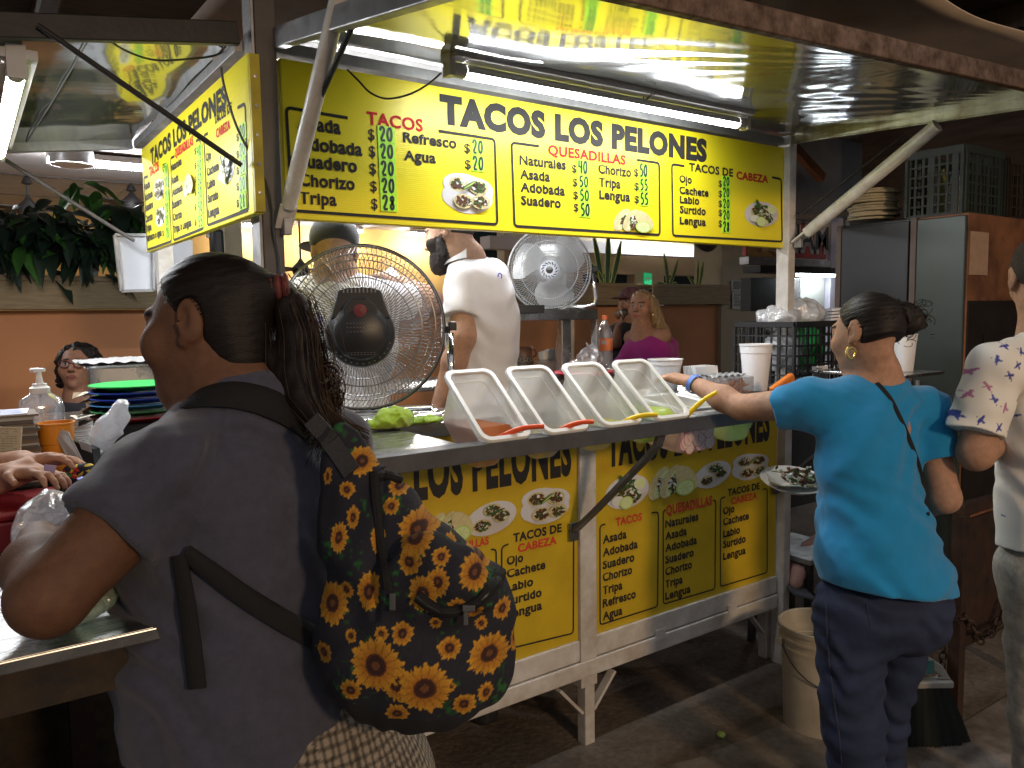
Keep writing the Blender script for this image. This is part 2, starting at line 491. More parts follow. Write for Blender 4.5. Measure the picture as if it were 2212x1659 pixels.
# legs with gussets
M_legd = M_dark
for x, y, m in ((1.755, 2.055, M_white), (2.86, 2.11, M_white), (.72, 2.06, M_white), (2.55, 2.58, M_dark), (1.2, 2.58, M_dark), (2.05, 2.58, M_dark)):
    b = MB(); b.box((x, y, 0), (x + .045, y + .045, .239 if y > 2.5 else .2565)); lg = b.build('leg', m, stand, bevel=.003)
    for sx in (-1, 1):
        if x > 2.8 and sx > 0: continue
        g = MB(); xc = x + .0225; g.bar((xc + sx * .026, y + .022, .12), (xc + sx * .13, y + .022, .235), .034, .012); g.build('gusset', m, lg, bevel=.002)
# lower menu panels
M_yel_lo = mat('vinyl_yellow', (.64, .45, .022), .42, var=.22, vscale=4, bump=.5, bscale=5)
M_blk = mat('print_black', (.022, .02, .02), .5)
M_red = mat('print_red', (.60, .045, .03), .5)
M_plate = mat('print_plate', (.62, .62, .64), .5)
M_tort = mat('print_tortilla', (.66, .58, .30), .5, var=.25, vscale=60)
M_meat = mat('print_meat', (.13, .045, .022), .5, var=.5, vscale=90)
M_green = mat('print_green', (.05, .14, .03), .5, var=.4, vscale=90)
M_onion = mat('print_onion', (.68, .70, .62), .5)
M_lime = mat('print_lime', (.42, .58, .13), .5)
M_limec = mat('print_lime_flesh', (.62, .72, .36), .5)
FOODM = [M_plate, M_tort, M_meat, M_green, M_onion, M_lime, M_limec]

def food(parent, c, rx, ry, ax, val, kind, seed, nx=(0, -1, 0), dark=.5):
    """printed plate picture on a plane of the stall; c in plane px, radii in px"""
    rnd = random.Random(seed); nx = np.array(nx, float)
    o = PL(c[0], c[1], ax, val); u = PL(c[0] + rx, c[1], ax, val) - o; v = np.array((0, 0, PL(c[0], c[1] - ry, ax, val)[2] - o[2]))
    u[2] = 0
    mb = MB(); lay = [0]
    def disc(m, x, y, a, b_, rot=0, n=22, wob=0, k0=0, k1=1.0):
        lay[0] += 1; mb.cm = m
        pts = []
        for i in range(n):
            t = 2 * math.pi * (k0 + (k1 - k0) * i / (n - (1 if k1 < 1 else 0)))
            r = 1 + wob * rnd.uniform(-1, 1)
            px, py = a * r * math.cos(t), b_ * r * math.sin(t)
            pts.append(o + u * (x + px * math.cos(rot) - py * math.sin(rot)) + v * (y + px * math.sin(rot) + py * math.cos(rot)) + nx * (.0012 + .00006 * lay[0]))
        mb.poly(pts)
    def chips(x, y, a, b_, n, ms, sz=.07):
        for _ in range(n):
            t = rnd.uniform(0, 6.28); r = math.sqrt(rnd.random())
            disc(rnd.choice(ms), x + a * r * math.cos(t), y + b_ * r * math.sin(t), sz * rnd.uniform(.5, 1.3), sz * rnd.uniform(.35, .8), rnd.uniform(0, 3), 6, .3)
    if kind == 'three':                                   # three open tacos on a petal plate
        disc(0, 0, 0, 1, .72, .35); disc(0, -.05, .25, .9, .6, -.3); disc(0, .1, -.3, .85, .6, .2)
        for x, y in ((-.35, .38), (.38, .30), (-.22, -.38), (.42, -.36)):
            disc(1, x, y, .36, .33, 0, 20, .03); chips(x, y, .25, .22, 46, [2, 2, 2, 3, 4, 2, 3], .085)
        disc(3, -.02, .35, .34, .07, .7); disc(5, .0, .36, .3, .03, .7)
    elif kind == 'two':                                   # folded quesadillas with a lime
        for k, x in enumerate((-.55, -.1)):
            disc(1, x, .05, .36, .85, -.35, 22, .02); disc(6, x + .1, .0, .2, .7, -.35); chips(x + .12, -.12, .2, .5, 60, [2, 2, 4, 3, 2, 4], .085)
        disc(1, .55, .1, .40, .75, .5, 22, .02); disc(5, .5, -.38, .42, .42, 0); disc(6, .5, -.38, .35, .35, 0)
        for k in range(6): disc(5, .5 + .17 * math.cos(k * 1.05), -.38 + .17 * math.sin(k * 1.05), .17, .012, k * 1.05, 8)
    elif kind == 'one':                                   # tripe taco, lime and radish on a round plate
        disc(0, 0, 0, 1, .85, .2); disc(1, -.15, .1, .5, .5, 0, 20, .03)
        chips(-.05, .2, .5, .45, 90, [2, 3, 3, 2, 4, 3], .1); chips(.25, -.25, .35, .3, 50, [3, 2, 4], .1)
        disc(3, -.3, .6, .1, .36, .3); disc(4, .5, .35, .28, .3); disc(6, .5, .35, .22, .24); disc(4, -.5, -.35, .28, .24); disc(5, -.12, -.52, .3, .34); disc(6, -.12, -.52, .25, .29)
    elif kind == 'pair':
        disc(0, 0, 0, 1, .8, .45)
        for x, y in ((-.35, -.3), (.35, .05), (.0, .45)):
            disc(1, x, y, .34, .33, 0, 20, .03); chips(x, y, .26, .24, 60, [2, 2, 3, 4, 2, 3], .085)
        disc(3, .1, .35, .36, .06, .3)
    mb.build('food_picture', FOODM, parent)

def rframe(mb, pts, th, nx, lift, ax, val):
    """border line of the panel: px polyline flattened on the plane; corners rounded"""
    q = [PL(x, y, ax, val) for x, y in pts]
    out = [q[0]]
    for i in range(1, len(q) - 1):
        a, b_, c = q[i - 1], q[i], q[i + 1]
        da = _n(a - b_); dc = _n(c - b_); r = .014
        for t in (0, .25, .5, .75, 1):
            out.append(b_ + da * r * (1 - t) ** 2 + dc * r * t ** 2)
    out.append(q[-1])
    u = np.array((1., 0, 0)) if ax == 1 else np.array((0, -1., 0))
    n = np.array(nx, float)
    ribbon(mb, [p + n * lift for p in out], th, u, np.array((0, 0, 1.)))
def text_px(mb, s, x1, y1, x2, h, ax, val, lift=.0014, off=.036, zfix=None):
    o = PL(x1, y1, ax, val); e = PL(x2, y1, ax, val); top = PL(x1, y1 - h, ax, val)
    u = np.array((1., 0, 0)) if ax == 1 else np.array((0, -1., 0))
    w = (e[0] - o[0]) if ax == 1 else (o[1] - e[1])
    n = np.array((0, -1., 0)) if ax == 1 else np.array((-1., 0, 0))
    put_text(mb, s, o + n * lift, u, np.array((0, 0, 1.)), abs(w), top[2] - o[2], off)

YP = 2.066
for xa, xb in ((.70, 1.733), (1.812, 2.853)):
    b = MB(); b.box((xa, YP, .397), (xb, YP + .012, 1.185)); pn = b.build('menu_panel', M_yel_lo, stand)
    if xa < 1: panL = pn
    else: panR = pn
k = MB()
text_px(k, 'TACOS LOS PELONES', 700, 1009.5, 1234, 1, 1, YP)    # replaced below with real height
k = MB(); o = PL(1234, 1020, 1, YP)
put_text(k, 'TACOS LOS PELONES', (.735, YP - .0014, o[2]), (1, 0, 0), (0, 0, 1), o[0] - .735, .150, .05)
for s, y, x2 in (('TACOS DE', 1171, 1213),): text_px(k, s, 1108.4, y, x2, 18, 1, YP)
for s, y, x2 in (('Ojo', 1220.7, 1130), ('Cachete', 1248.4, 1178), ('Labio', 1279, 1151.6), ('Surtido', 1308, 1170), ('Lengua', 1337, 1170.7)):
    text_px(k, s, 1094.5, y, x2, 17, 1, YP)
k.build('lettering', M_blk, panL)
k = MB(); OZ = PL(1296, 1174, 1, YP)
dx_ = .70 - 1.812                                  # the left panel carries the same lists as the right one
for s, y, x2 in (('Asada', 1174, 1353), ('Adobada', 1202, 1377), ('Suadero', 1229.4, 1370), ('Chorizo', 1256, 1365), ('Tripa', 1284, 1344), ('Refresco', 1312, 1373), ('Agua', 1339.7, 1344)):
    o = PL(1301.6, y, 1, YP); e = PL(x2, y, 1, YP); put_text(k, s, o + (dx_ + .01, -.0014, 0), (1, 0, 0), (0, 0, 1), e[0] - o[0], .0245, .036)
for s, y, x2 in (('Naturales', 1140, 1508), ('Asada', 1166, 1483), ('Adobada', 1191.7, 1504.8), ('Suadero', 1217.5, 1498), ('Chorizo', 1243, 1494), ('Tripa', 1270, 1474), ('Lengua', 1296, 1491)):
    o = PL(1436.5, y, 1, YP); e = PL(x2, y, 1, YP); put_text(k, s, o + (dx_ + .03, -.0014, 0), (1, 0, 0), (0, 0, 1), (e[0] - o[0]) * .9, .0245, .036)
k.build('lettering', M_blk, panL)
k = MB(); text_px(k, 'CABEZA', 1118.3, 1193, 1202.4, 17, 1, YP); text_px(k, 'QUESADILLAS', 940, 1200, 1056, 17, 1, YP); text_px(k, 'TACOS', 800, 1230, 880, 17, 1, YP)
k.build('red_heading', M_red, panL)
k = MB()
rframe(k, [(1098, 1175), (1083.4, 1181), (1083.4, 1405), (1238, 1367.5), (1239, 1144), (1228, 1147)], .006, (0, -1, 0), .0013, 1, YP)
rframe(k, [(1060, 1187), (1071.5, 1186), (1071.5, 1411), (935, 1450), (935, 1225), (945, 1222)], .006, (0, -1, 0), .0013, 1, YP)
k.build('border', M_blk, panL)
food(panL, (1061.6, 1119.5), 56, 42, 1, YP, 'pair', 3); food(panL, (1178.6, 1091), 54, 44, 1, YP, 'three', 4); food(panL, (970, 1140), 48, 42, 1, YP, 'two', 5); food(panL, (870, 1165), 42, 40, 1, YP, 'one', 6)

k = MB(); o = PL(1311.5, 1004, 1, YP); e = PL(1655, 930, 1, YP)
put_text(k, 'TACOS LOS PELONES', (o[0], YP - .0014, o[2]), (1, 0, 0), (0, 0, 1), 2.80 - o[0], .150, .05)
text_px(k, 'TACOS DE', 1571.5, 1071, 1640, 14, 1, YP)
for s, y, x2 in (('Asada', 1174, 1353), ('Adobada', 1202, 1377), ('Suadero', 1229.4, 1370), ('Chorizo', 1256, 1365), ('Tripa', 1284, 1344), ('Refresco', 1312, 1373), ('Agua', 1339.7, 1344)):
    text_px(k, s, 1301.6, y, x2, 16.5, 1, YP)
for s, y, x2 in (('Naturales', 1140, 1508), ('Asada', 1166, 1483), ('Adobada', 1191.7, 1504.8), ('Suadero', 1217.5, 1498), ('Chorizo', 1243, 1494), ('Tripa', 1270, 1474), ('Lengua', 1296, 1491)):
    text_px(k, s, 1436.5, y, x2, 15.5, 1, YP)
for s, y, x2 in (('Ojo', 1111.5, 1586), ('Cachete', 1135, 1617), ('Labio', 1161, 1598), ('Surtido', 1184, 1610), ('Lengua', 1209.5, 1610)):
    text_px(k, s, 1561.5, y, x2, 14.5, 1, YP)
k.build('lettering', M_blk, panR)
k = MB(); text_px(k, 'TACOS', 1329.4, 1136, 1386, 16, 1, YP); text_px(k, 'QUESADILLAS', 1438.5, 1112, 1537.7, 20, 1, YP); text_px(k, 'CABEZA', 1578.6, 1089.7, 1635, 14, 1, YP)
k.build('red_heading', M_red, panR)
k = MB()
rframe(k, [(1307.6, 1132), (1295.6, 1135), (1296, 1349.6), (1420, 1310), (1422, 1105.6), (1406.8, 1108)], .006, (0, -1, 0), .0013, 1, YP)
rframe(k, [(1437, 1101), (1432, 1103.6), (1432.6, 1305), (1543.7, 1272), (1545.7, 1080), (1540, 1081)], .006, (0, -1, 0), .0013, 1, YP)
rframe(k, [(1566, 1073.5), (1555.6, 1076), (1555.6, 1267), (1656.8, 1236.5), (1656.8, 1055), (1646.8, 1057)], .006, (0, -1, 0), .0013, 1, YP)
k.build('border', M_blk, panR)
food(panR, (1355, 1062), 47, 42, 1, YP, 'one', 7); food(panR, (1452, 1041), 50, 42, 1, YP, 'two', 8); food(panR, (1540, 1025), 40, 33, 1, YP, 'pair', 9); food(panR, (1621, 1007), 40, 32, 1, YP, 'three', 10)

# counter, serving bar and braces
b = MB(); b.box((.70, 2.03, 1.216), (2.853, 2.36, 1.23)); b.box((.70, 2.028, 1.188), (2.853, 2.0295, 1.23)); b.build('counter_top', M_steel, stand, bevel=.003)
b = MB(); b.box((.70, 1.598, 1.190), (2.62, 1.604, 1.232)); b.box((.70, 1.6045, 1.2275), (2.62, 1.655, 1.232)); b.build('serving_bar', M_greybar, stand, bevel=.0015)
b = MB(); b.bar((.70, 1.83, 1.15), (2.62, 1.83, 1.15), .02, .02); b.build('tub_rail', M_greybar, stand)
for x in (.71, 2.60): 
    b = MB(); b.bar((x, 1.66, 1.215), (x, 2.027, 1.215), .03, .03); b.build('bar_arm', M_greybar, stand, bevel=.002)
b = MB(); b.box((.726, 1.656, 1.2195), (1.02, 2.026, 1.227)); b.build('side_shelf', M_steel, stand, bevel=.002)
def brace(x):
    b = MB(); pts = [(x, 2.048, .80), (x, 2.03, .815), (x, 1.93, .90), (x, 1.70, 1.105), (x, 1.655, 1.15), (x, 1.640, 1.188)]
    for i in range(len(pts) - 1): b.bar(pts[i], pts[i + 1], .032, .012, (0, 0, 1))
    for i in range(1, len(pts) - 1): b.obox(pts[i], (.0162, 0, 0), (0, .0045, .0045), (0, -.0045, .0045))
    o = b.build('bar_brace', M_greybar, stand)
    b = MB(); b.box((x - .02, 2.046, .765), (x + .02, 2.0515, .83)); b.build('brace_plate', M_greybar, o, bevel=.002)
brace(1.705); brace(2.83)
b = MB(); b.box((.70, 2.98, 1.222), (3.05, 3.475, 1.24)); b.build('back_counter', M_steel, stand, bevel=.003)
b = MB(); b.box((2.50, 2.365, 1.216), (2.853, 2.975, 1.23)); b.build('end_counter', M_steel, stand, bevel=.003)
b = MB(); b.box((2.918, 1.55, 1.285), (3.22, 2.09, 1.297)); b.box((2.918, 2.02, 1.24), (2.93, 2.09, 1.284)); b.build('end_shelf', M_steel, stand, bevel=.002)
b = MB(); b.box((.70, 2.362, 1.10), (2.49, 2.37, 1.215)); b.build('counter_back_edge', M_steel, stand)
# roof and hinge beams
b = MB(); b.box((.70, 2.11, 2.30), (2.85, 3.47, 2.315)); b.build('roof', M_panel_side, stand)
b = MB(); b.box((.70, 2.052, 2.232), (2.852, 2.098, 2.262)); b.build('header_beam', M_galv, stand, bevel=.002)
b = MB(); b.box((.632, 2.102, 2.232), (.686, 3.478, 2.262)); b.build('header_beam', M_galv, stand, bevel=.002)
b = MB(); b.box((.70, 3.485, 2.225), (2.849, 3.535, 2.262)); b.build('header_beam', M_galv, stand, bevel=.002)

# front awning flap (twisted a little) and its rims
HL, HR, OL, OR = [np.array(q) for q in ((.735, 2.046, 2.272), (2.885, 2.046, 2.272), (.745, 1.06, 2.105), (2.905, 1.06, 2.222))]
def flap_pt(u, v):
    p = (HL * (1 - u) + HR * u) * (1 - v) + (OL * (1 - u) + OR * u) * v
    t = 0
    # creases that fan out from the rim of the sheet
    for cx, cy, n_, a in ((.62, 1.04, 30, .0009), (1.02, .98, 34, .0009)):
        dx, dy = (u - cx) * 2.1, (v - cy) * 1.0
        ang = math.atan2(dy, dx); r = math.hypot(dx, dy)
        t += a * math.sin(ang * n_) * min(1, r * 1.3) * math.exp(-max(0, r - .7) * 1.5) * (.6 + .4 * math.sin(ang * 5 + 1))
    t += .004 * math.sin(u * 17 + 2 * v) * math.sin(v * 3.1) + .003 * math.sin(u * 7 - v * 5)
    return p + np.array((0, 0, t))
b = MB(); b.grid(flap_pt, 200, 90); fl = b.build('front_awning', M_mirror, stand, smooth=True, ang=180)
b = MB(); b.grid(lambda u, v: flap_pt(u, v) + np.array((0, 0, .02)), 6, 6); b.build('awning_lid', M_dark, fl)
b = MB(); b.bar(OL + (0, -.012, -.003), OR + (0, -.012, -.003), .022, .052, (0, 0, 1)); b.build('rusty_rim', M_rust, fl, bevel=.003)
b = MB(); b.bar(HR + (.012, -.02, -.014), OR + (.012, .0, -.014), .03, .034); b.bar(HR + (.0, -.02, -.034), OR + (0, .0, -.034), .008, .006); b.build('end_rail', M_rail, fl, bevel=.002)
b = MB(); b.bar(HL + (-.012, -.02, -.012), OL + (-.012, 0, -.012), .03, .05); b.build('end_rail', M_galv, fl, bevel=.003)
# left awning flap
LH0, LH1, LO0, LO1 = [np.array(q) for q in ((.628, 2.07, 2.258), (.628, 3.50, 2.268), (-.33, 2.05, 2.105), (-.33, 3.50, 2.14))]
def lflap(u, v):
    p = (LH0 * (1 - u) + LH1 * u) * (1 - v) + (LO0 * (1 - u) + LO1 * u) * v
    t = .003 * math.sin(u * 9 + 3 * v) + .0022 * math.sin(v * 34 + 5 * math.sin(u * 2.2)) * math.sin(u * 3.14) + .002 * math.sin(u * 23)
    return p + np.array((0, 0, t))
b = MB(); b.grid(lflap, 90, 90); fl2 = b.build('left_awning', M_mirror, stand, smooth=True, ang=180)
b = MB(); b.grid(lambda u, v: lflap(u, v) + np.array((0, 0, .02)), 6, 6); b.build('awning_lid', M_dark, fl2)
b = MB(); b.bar(LH0 + (0, -.012, .004), LO0 + (0, -.012, .004), .024, .055); b.build('end_rail', mat('beam_dark', (.030, .028, .027), .5, .3, var=.4, vscale=10, bump=.2), fl2, bevel=.003)
b = MB(); b.bar(LH1 + (0, -.0, -.012), LO1 + (0, -.0, -.012), .03, .05); b.build('end_rail', M_galv, fl2, bevel=.003)
b = MB(); b.bar(LO0 + (0, 0, -.0), LO1 + (0, 0, 0), .024, .05); b.build('outer_rim', M_rust, fl2, bevel=.003)
# sheet seams
b = MB(); b.tube([lflap(.02 + .0, .34) + (0, 0, -.003), lflap(.5, .36) + (0, 0, -.003), lflap(.98, .38) + (0, 0, -.003)], .002, 6); b.build('sheet_seam', M_dark, fl2)

# prop poles and rods
def pole(a, b_, r, m, name, flat=True):
    a = np.array(a); b_ = np.array(b_); d = _n(b_ - a)
    q = MB(); q.tube([a + d * .05, a + d * .10, b_], [r * .9, r, r], 14)
    o = q.build(name, m, stand, smooth=True)
    if flat:
        f_ = MB(); f_.obox(a + d * .02, d * .035, _n(np.cross(d, (0, 1, 0))) * r * 1.1, _n(np.cross(d, np.cross(d, (0, 1, 0)))) * .004); f_.build('flattened_end', m, o, bevel=.002)
        c = MB(); c.box(a + (-.008, -.02, -.03), a + (.012, .012, .012)); c.build('hinge_bracket', M_galv, o, bevel=.002)
pole((2.893, 2.01, 1.838), (2.895, 1.45, 2.195), .0245, M_pole, 'prop_pole')
pole((.712, 2.008, 1.792), (.728, 1.60, 2.30), .0205, M_pole, 'prop_pole')
pole((.712, 2.0, 1.905), (.742, 1.60, 2.185), .0065, M_dark, 'prop_rod', False)
pole((2.87, 2.02, 1.915), (2.935, 1.58, 2.20), .0045, M_dark, 'prop_rod', False)
pole((.655, 2.02, 1.905), (.19, 2.03, 2.19), .0068, M_dark, 'prop_rod', False)
pole((.66, 3.50, 1.84), (.16, 3.50, 2.17), .0075, M_column, 'prop_rod', False)

# ------------------------------------------------------------------ menu signs
def sign_yellow():
    m = mat('sign_yellow', (.86, .735, .016), .36, var=.04, vscale=3.5)
    nt = m.node_tree; N = nt.nodes; L = nt.links; b = N['Principled BSDF']
    tc = N.new('ShaderNodeTexCoord'); wv = N.new('ShaderNodeTexWave'); wv.bands_direction = 'Z'; wv.inputs['Scale'].default_value = 55; wv.inputs['Distortion'].default_value = .3
    L.new(tc.outputs['Object'], wv.inputs['Vector'])
    bp = N.new('ShaderNodeBump'); bp.inputs['Strength'].default_value = .10; bp.inputs['Distance'].default_value = .003
    L.new(wv.outputs[0], bp.inputs['Height']); L.new(bp.outputs[0], b.inputs['Normal'])
    return m
M_sign = sign_yellow()
M_signedge = mat('sign_edge', (.52, .43, .01), .5, var=.3, vscale=12)
M_sticker = mat('sticker_green', (.46, .95, .03), .55, var=.06, vscale=30)
M_ink = mat('marker_ink', (.015, .03, .02), .4)
M_signblk = mat('sign_black', (.03, .028, .027), .55, spec=.15)
M_signred = mat('sign_red', (.58, .025, .03), .6, spec=.12)

def sticker(root, s, x0, y0, x1, y1, ax, val):
    n = np.array((0, -1., 0)) if ax == 1 else np.array((-1., 0, 0))
    u = np.array((1., 0, 0)) if ax == 1 else np.array((0, -1., 0))
    xc = (x0 + x1) / 2
    a = PL(x0, (y0 + y1) / 2, ax, val); b_ = PL(x1, (y0 + y1) / 2, ax, val)
    zt = PL(xc, y0, ax, val)[2]; zb = PL(xc, y1, ax, val)[2]
    w = abs((b_ - a) @ u); h = zt - zb
    o = np.array((a[0], a[1], zb)); z = np.array((0, 0, 1.))
    q = MB(); q.prism([o + n * .0022, o + u * w + n * .0022, o + u * w + z * (h - .001) + n * .0022, o + z * (h - .001) + n * .0022], -n * .0012)
    st = q.build('price_sticker', M_sticker, root)
    q = MB(); put_digits(q, s, o + n * .0028 + u * w * .1 + z * h * .1, u, z, w * .8, h * .8, h * .15)
    q.build('figures', M_ink, st)

fs = thing('menu_sign', 'long yellow menu board over the front counter with green price stickers', 'sign', (1.80, YF, 1.81))
b = MB(); b.box((.735, YF, 1.81), (2.872, YF + .035, 2.222)); b.build('board', [M_sign], fs, bevel=.003)
b = MB(); b.box((.74, YF + .0355, 1.815), (2.868, YF + .040, 2.218)); b.build('bounce_sheet', mat('bounce_sheet', (.6, .6, .58), .5), fs)  # unseen pale sheet, added so the board's back bounces no yellow light
b = MB(); b.box((.705, YF - .002, 1.815), (.7325, YF + .033, 2.215)); b.build('edge_strip', M_signedge, fs)
k = MB()
text_px(k, 'TACOS LOS PELONES', 950, 262, 1527, 56, 1, YF, off=.065)
for s, x1, y1, x2, h in (('Asada', 642, 277.5, 735.6, 27), ('Adobada', 642, 321, 782, 26), ('Suadero', 645, 359.5, 771, 25.5), ('Chorizo', 645, 400, 766, 24.5), ('Tripa', 646, 438.5, 727, 24),
                         ('Refresco', 870.4, 306, 985.5, 20.5), ('Agua', 872, 345, 941, 20.5), ('Naturales', 1121.8, 354.6, 1221.7, 19), ('Asada', 1123, 385, 1187.6, 19), ('Adobada', 1124, 413, 1219.8, 19), ('Suadero', 1125, 441.6, 1211, 18.5),
                         ('Chorizo', 1292, 373.7, 1363, 18), ('Tripa', 1293.5, 402, 1340, 18), ('Lengua', 1294, 429, 1360.7, 18),
                         ('TACOS DE', 1488, 368.7, 1583, 17), ('Ojo', 1467, 393.5, 1493.6, 15), ('Cachete', 1467, 418, 1530, 15), ('Labio', 1468, 438, 1510, 15), ('Surtido', 1468, 459.7, 1524, 15), ('Lengua', 1468, 483.5, 1524, 15)):
    text_px(k, s, x1, y1, x2, h, 1, YF)
for x, y, h in ((795, 301.5, 24), (797, 338, 24), (798.5, 375.6, 24), (800, 413, 23), (801.7, 451, 23)): text_px(k, '$', x, y, x + 14, h, 1, YF)
for x, y, h in ((1002.5, 329, 20), (1004, 364, 20)): text_px(k, '$', x, y, x + 12.5, h, 1, YF)
for x, y, h in ((1235, 372, 17), (1236.5, 401.5, 17), (1238, 429.5, 17), (1239, 456, 17), (1369, 380, 16), (1369.6, 410, 16), (1370, 438, 16)): text_px(k, '$', x, y, x + 10, h, 1, YF)
for y in (403, 425, 446.4, 466, 489.4): text_px(k, '$', 1551.5, y, 1559, 14, 1, YF)
k.build('lettering', M_signblk, fs)
k = MB(); text_px(k, 'TACOS', 792, 267.6, 913, 27, 1, YF, off=.026); text_px(k, 'QUESADILLAS', 1183.7, 333.6, 1351, 21, 1, YF); text_px(k, 'CABEZA', 1590, 386, 1659, 16, 1, YF)
k.build('red_heading', M_signred, fs)
k = MB(); TH = .0085
rframe(k, [(751, 255), (618, 232), (631, 455), (1074, 485), (1068, 301), (947, 283)], TH, (0, -1, 0), .0013, 1, YF)
rframe(k, [(1164, 316), (1104.7, 308), (1111, 488.5), (1425, 507.6), (1423.5, 352), (1375.6, 345.6)], TH, (0, -1, 0), .0013, 1, YF)
rframe(k, [(1478, 359), (1451, 354.5), (1453, 509), (1689, 522), (1687, 387), (1667, 383)], TH, (0, -1, 0), .0013, 1, YF)
k.build('border', M_signblk, fs)
for i, (s, y0, y1) in enumerate((('20', 272, 309), ('20', 309, 346), ('20', 346, 383), ('20', 383, 420), ('28', 419.5, 457))): sticker(fs, s, 815 + 1.7 * i, y0, 851.7 + 1.3 * i, y1, 1, YF)
for s, x0, y0, x1, y1 in (('20', 1016, 300, 1046, 335), ('20', 1017, 335.5, 1047, 371), ('40', 1245, 344, 1271, 378.6), ('50', 1246.6, 378.6, 1273, 407), ('50', 1248, 408, 1274.7, 437), ('50', 1250, 437, 1276, 469.6),
                          ('50', 1378, 352, 1400, 385), ('55', 1379, 385.5, 1401, 414), ('55', 1379.5, 415, 1402, 445), ('20', 1559, 380, 1576.5, 404), ('20', 1559, 404.5, 1576.5, 428), ('20', 1559, 428.5, 1577, 452), ('20', 1559, 452.5, 1577, 476.5), ('28', 1559, 477, 1577, 503)):
    sticker(fs, s, x0, y0, x1, y1, 1, YF)
food(fs, (1011, 418), 56, 48, 1, YF, 'three', 1); food(fs, (1366, 478), 40, 30, 1, YF, 'two', 2); food(fs, (1645, 463), 36, 32, 1, YF, 'one', 12)

XS = .628
SY0 = PL(534, 113, 0, XS)[1]; SY1 = PL(305, 325, 0, XS)[1]; SZ1 = PL(534, 113, 0, XS)[2]; SZ0 = PL(318, 545, 0, XS)[2]
ss = thing('menu_sign', 'smaller yellow menu board on the left side of the stall, left of the corner post', 'sign', (XS, 2.65, SZ0))
b = MB(); b.box((XS, SY0, SZ0), (XS + .024, SY1, SZ1)); b.build('board', M_sign, ss, bevel=.002)
b = MB(); b.box((XS + .001, SY0 - .012, SZ0 + .004), (XS + .025, SY0 - .0005, SZ1 - .004)); e_ = b.build('edge_strip', M_signedge, ss)
for k in range(5):
    b = MB(); b.lathe([(.0045, 0), (.0045, .003), (0, .0035)], (XS + .013, SY0 - .012, SZ0 + .05 + .07 * k), 10, np.stack([(1., 0, 0), (0, 0, 1.), (0, -1., 0)], 1)); b.build('screw', M_galv, e_)
k = MB()
text_px(k, 'TACOS LOS PELONES', 327, 356, 496, 33, 0, XS, off=.05)
for s, x1, y1, x2, h in (('Asada', 312.5, 412, 325, 14), ('Adobada', 314, 435, 331, 14), ('Suadero', 315, 457, 332, 14), ('Chorizo', 315.5, 481, 331, 14), ('Tripa', 316, 501.7, 328, 14), ('Refresco o agua', 317.6, 522, 350.6, 13),
                         ('Naturales', 370.5, 370.5, 394, 15), ('Asada', 372, 399, 387, 15), ('Adobada', 373.5, 424, 396, 15), ('Suadero', 374, 451, 394, 15), ('Chorizo', 375.5, 477.6, 394, 15), ('Tripa ó Lengua', 376, 503.4, 415, 15),
                         ('TACOS DE', 464, 269, 503, 20), ('Ojo', 446, 349.6, 457, 17), ('Cachete', 448, 381, 474, 17), ('Labio', 449, 409, 466, 17), ('Surtido', 450, 439, 473, 17), ('Lengua', 451, 470, 474.6, 17)):
    text_px(k, s, x1, y1, x2, h, 0, XS)
for y in (367, 394, 424, 448, 475, 504): text_px(k, '$', 352, y + 6, 355, 12, 0, XS)
for y in (327, 358, 388, 416, 447, 480): text_px(k, '$', 421, y + 7, 425, 13, 0, XS)
for y in (298, 335, 370, 404, 440): text_px(k, '$', 512, y + 7, 517, 15, 0, XS)
k.build('lettering', M_signblk, ss)
k = MB(); text_px(k, 'TACOS', 324, 382, 345, 20, 0, XS); text_px(k, 'QUESADILLAS', 379, 341, 419.6, 19, 0, XS); text_px(k, 'CABEZA', 468, 298.5, 499, 19, 0, XS)
k.build('red_heading', M_signred, ss)
k = MB(); TH = .0085
rframe(k, [(320, 381), (311.5, 384), (318.5, 540), (371, 521), (363, 353), (352, 357)], TH, (-1, 0, 0), .0013, 0, XS)
rframe(k, [(377, 338), (369, 342), (375.5, 519), (440, 493), (433, 300), (424, 305)], TH, (-1, 0, 0), .0013, 0, XS)
rframe(k, [(450, 288), (441, 293), (449, 487), (537, 453), (530, 224), (514, 233)], TH, (-1, 0, 0), .0013, 0, XS)
k.build('border', M_signblk, ss)
for s, y in zip(('20', '20', '20', '20', '28', '20'), (367, 394, 423, 450, 476, 503)): sticker(ss, s, 355.6 + (y - 367) * .03, y - 14, 363.2 + (y - 367) * .03, y + 12.5, 0, XS)
for s, y in zip(('40', '50', '50', '50', '50', '55'), (327, 358, 388, 417, 447, 478)): sticker(ss, s, 425.5 + (y - 327) * .02, y - 15, 438 + (y - 327) * .02, y + 14, 0, XS)
for s, y in zip(('20', '20', '20', '20', '28'), (284, 322, 359, 397, 434)): sticker(ss, s, 518, y - 18, 533, y + 18.5, 0, XS)
food(ss, (344, 409), 11, 26, 0, XS, 'three', 21, (-1, 0, 0)); food(ss, (347.5, 469), 11, 24, 0, XS, 'pair', 22, (-1, 0, 0)); food(ss, (409, 400), 13, 28, 0, XS, 'two', 23, (-1, 0, 0)); food(ss, (491, 365), 17, 38, 0, XS, 'one', 24, (-1, 0, 0))

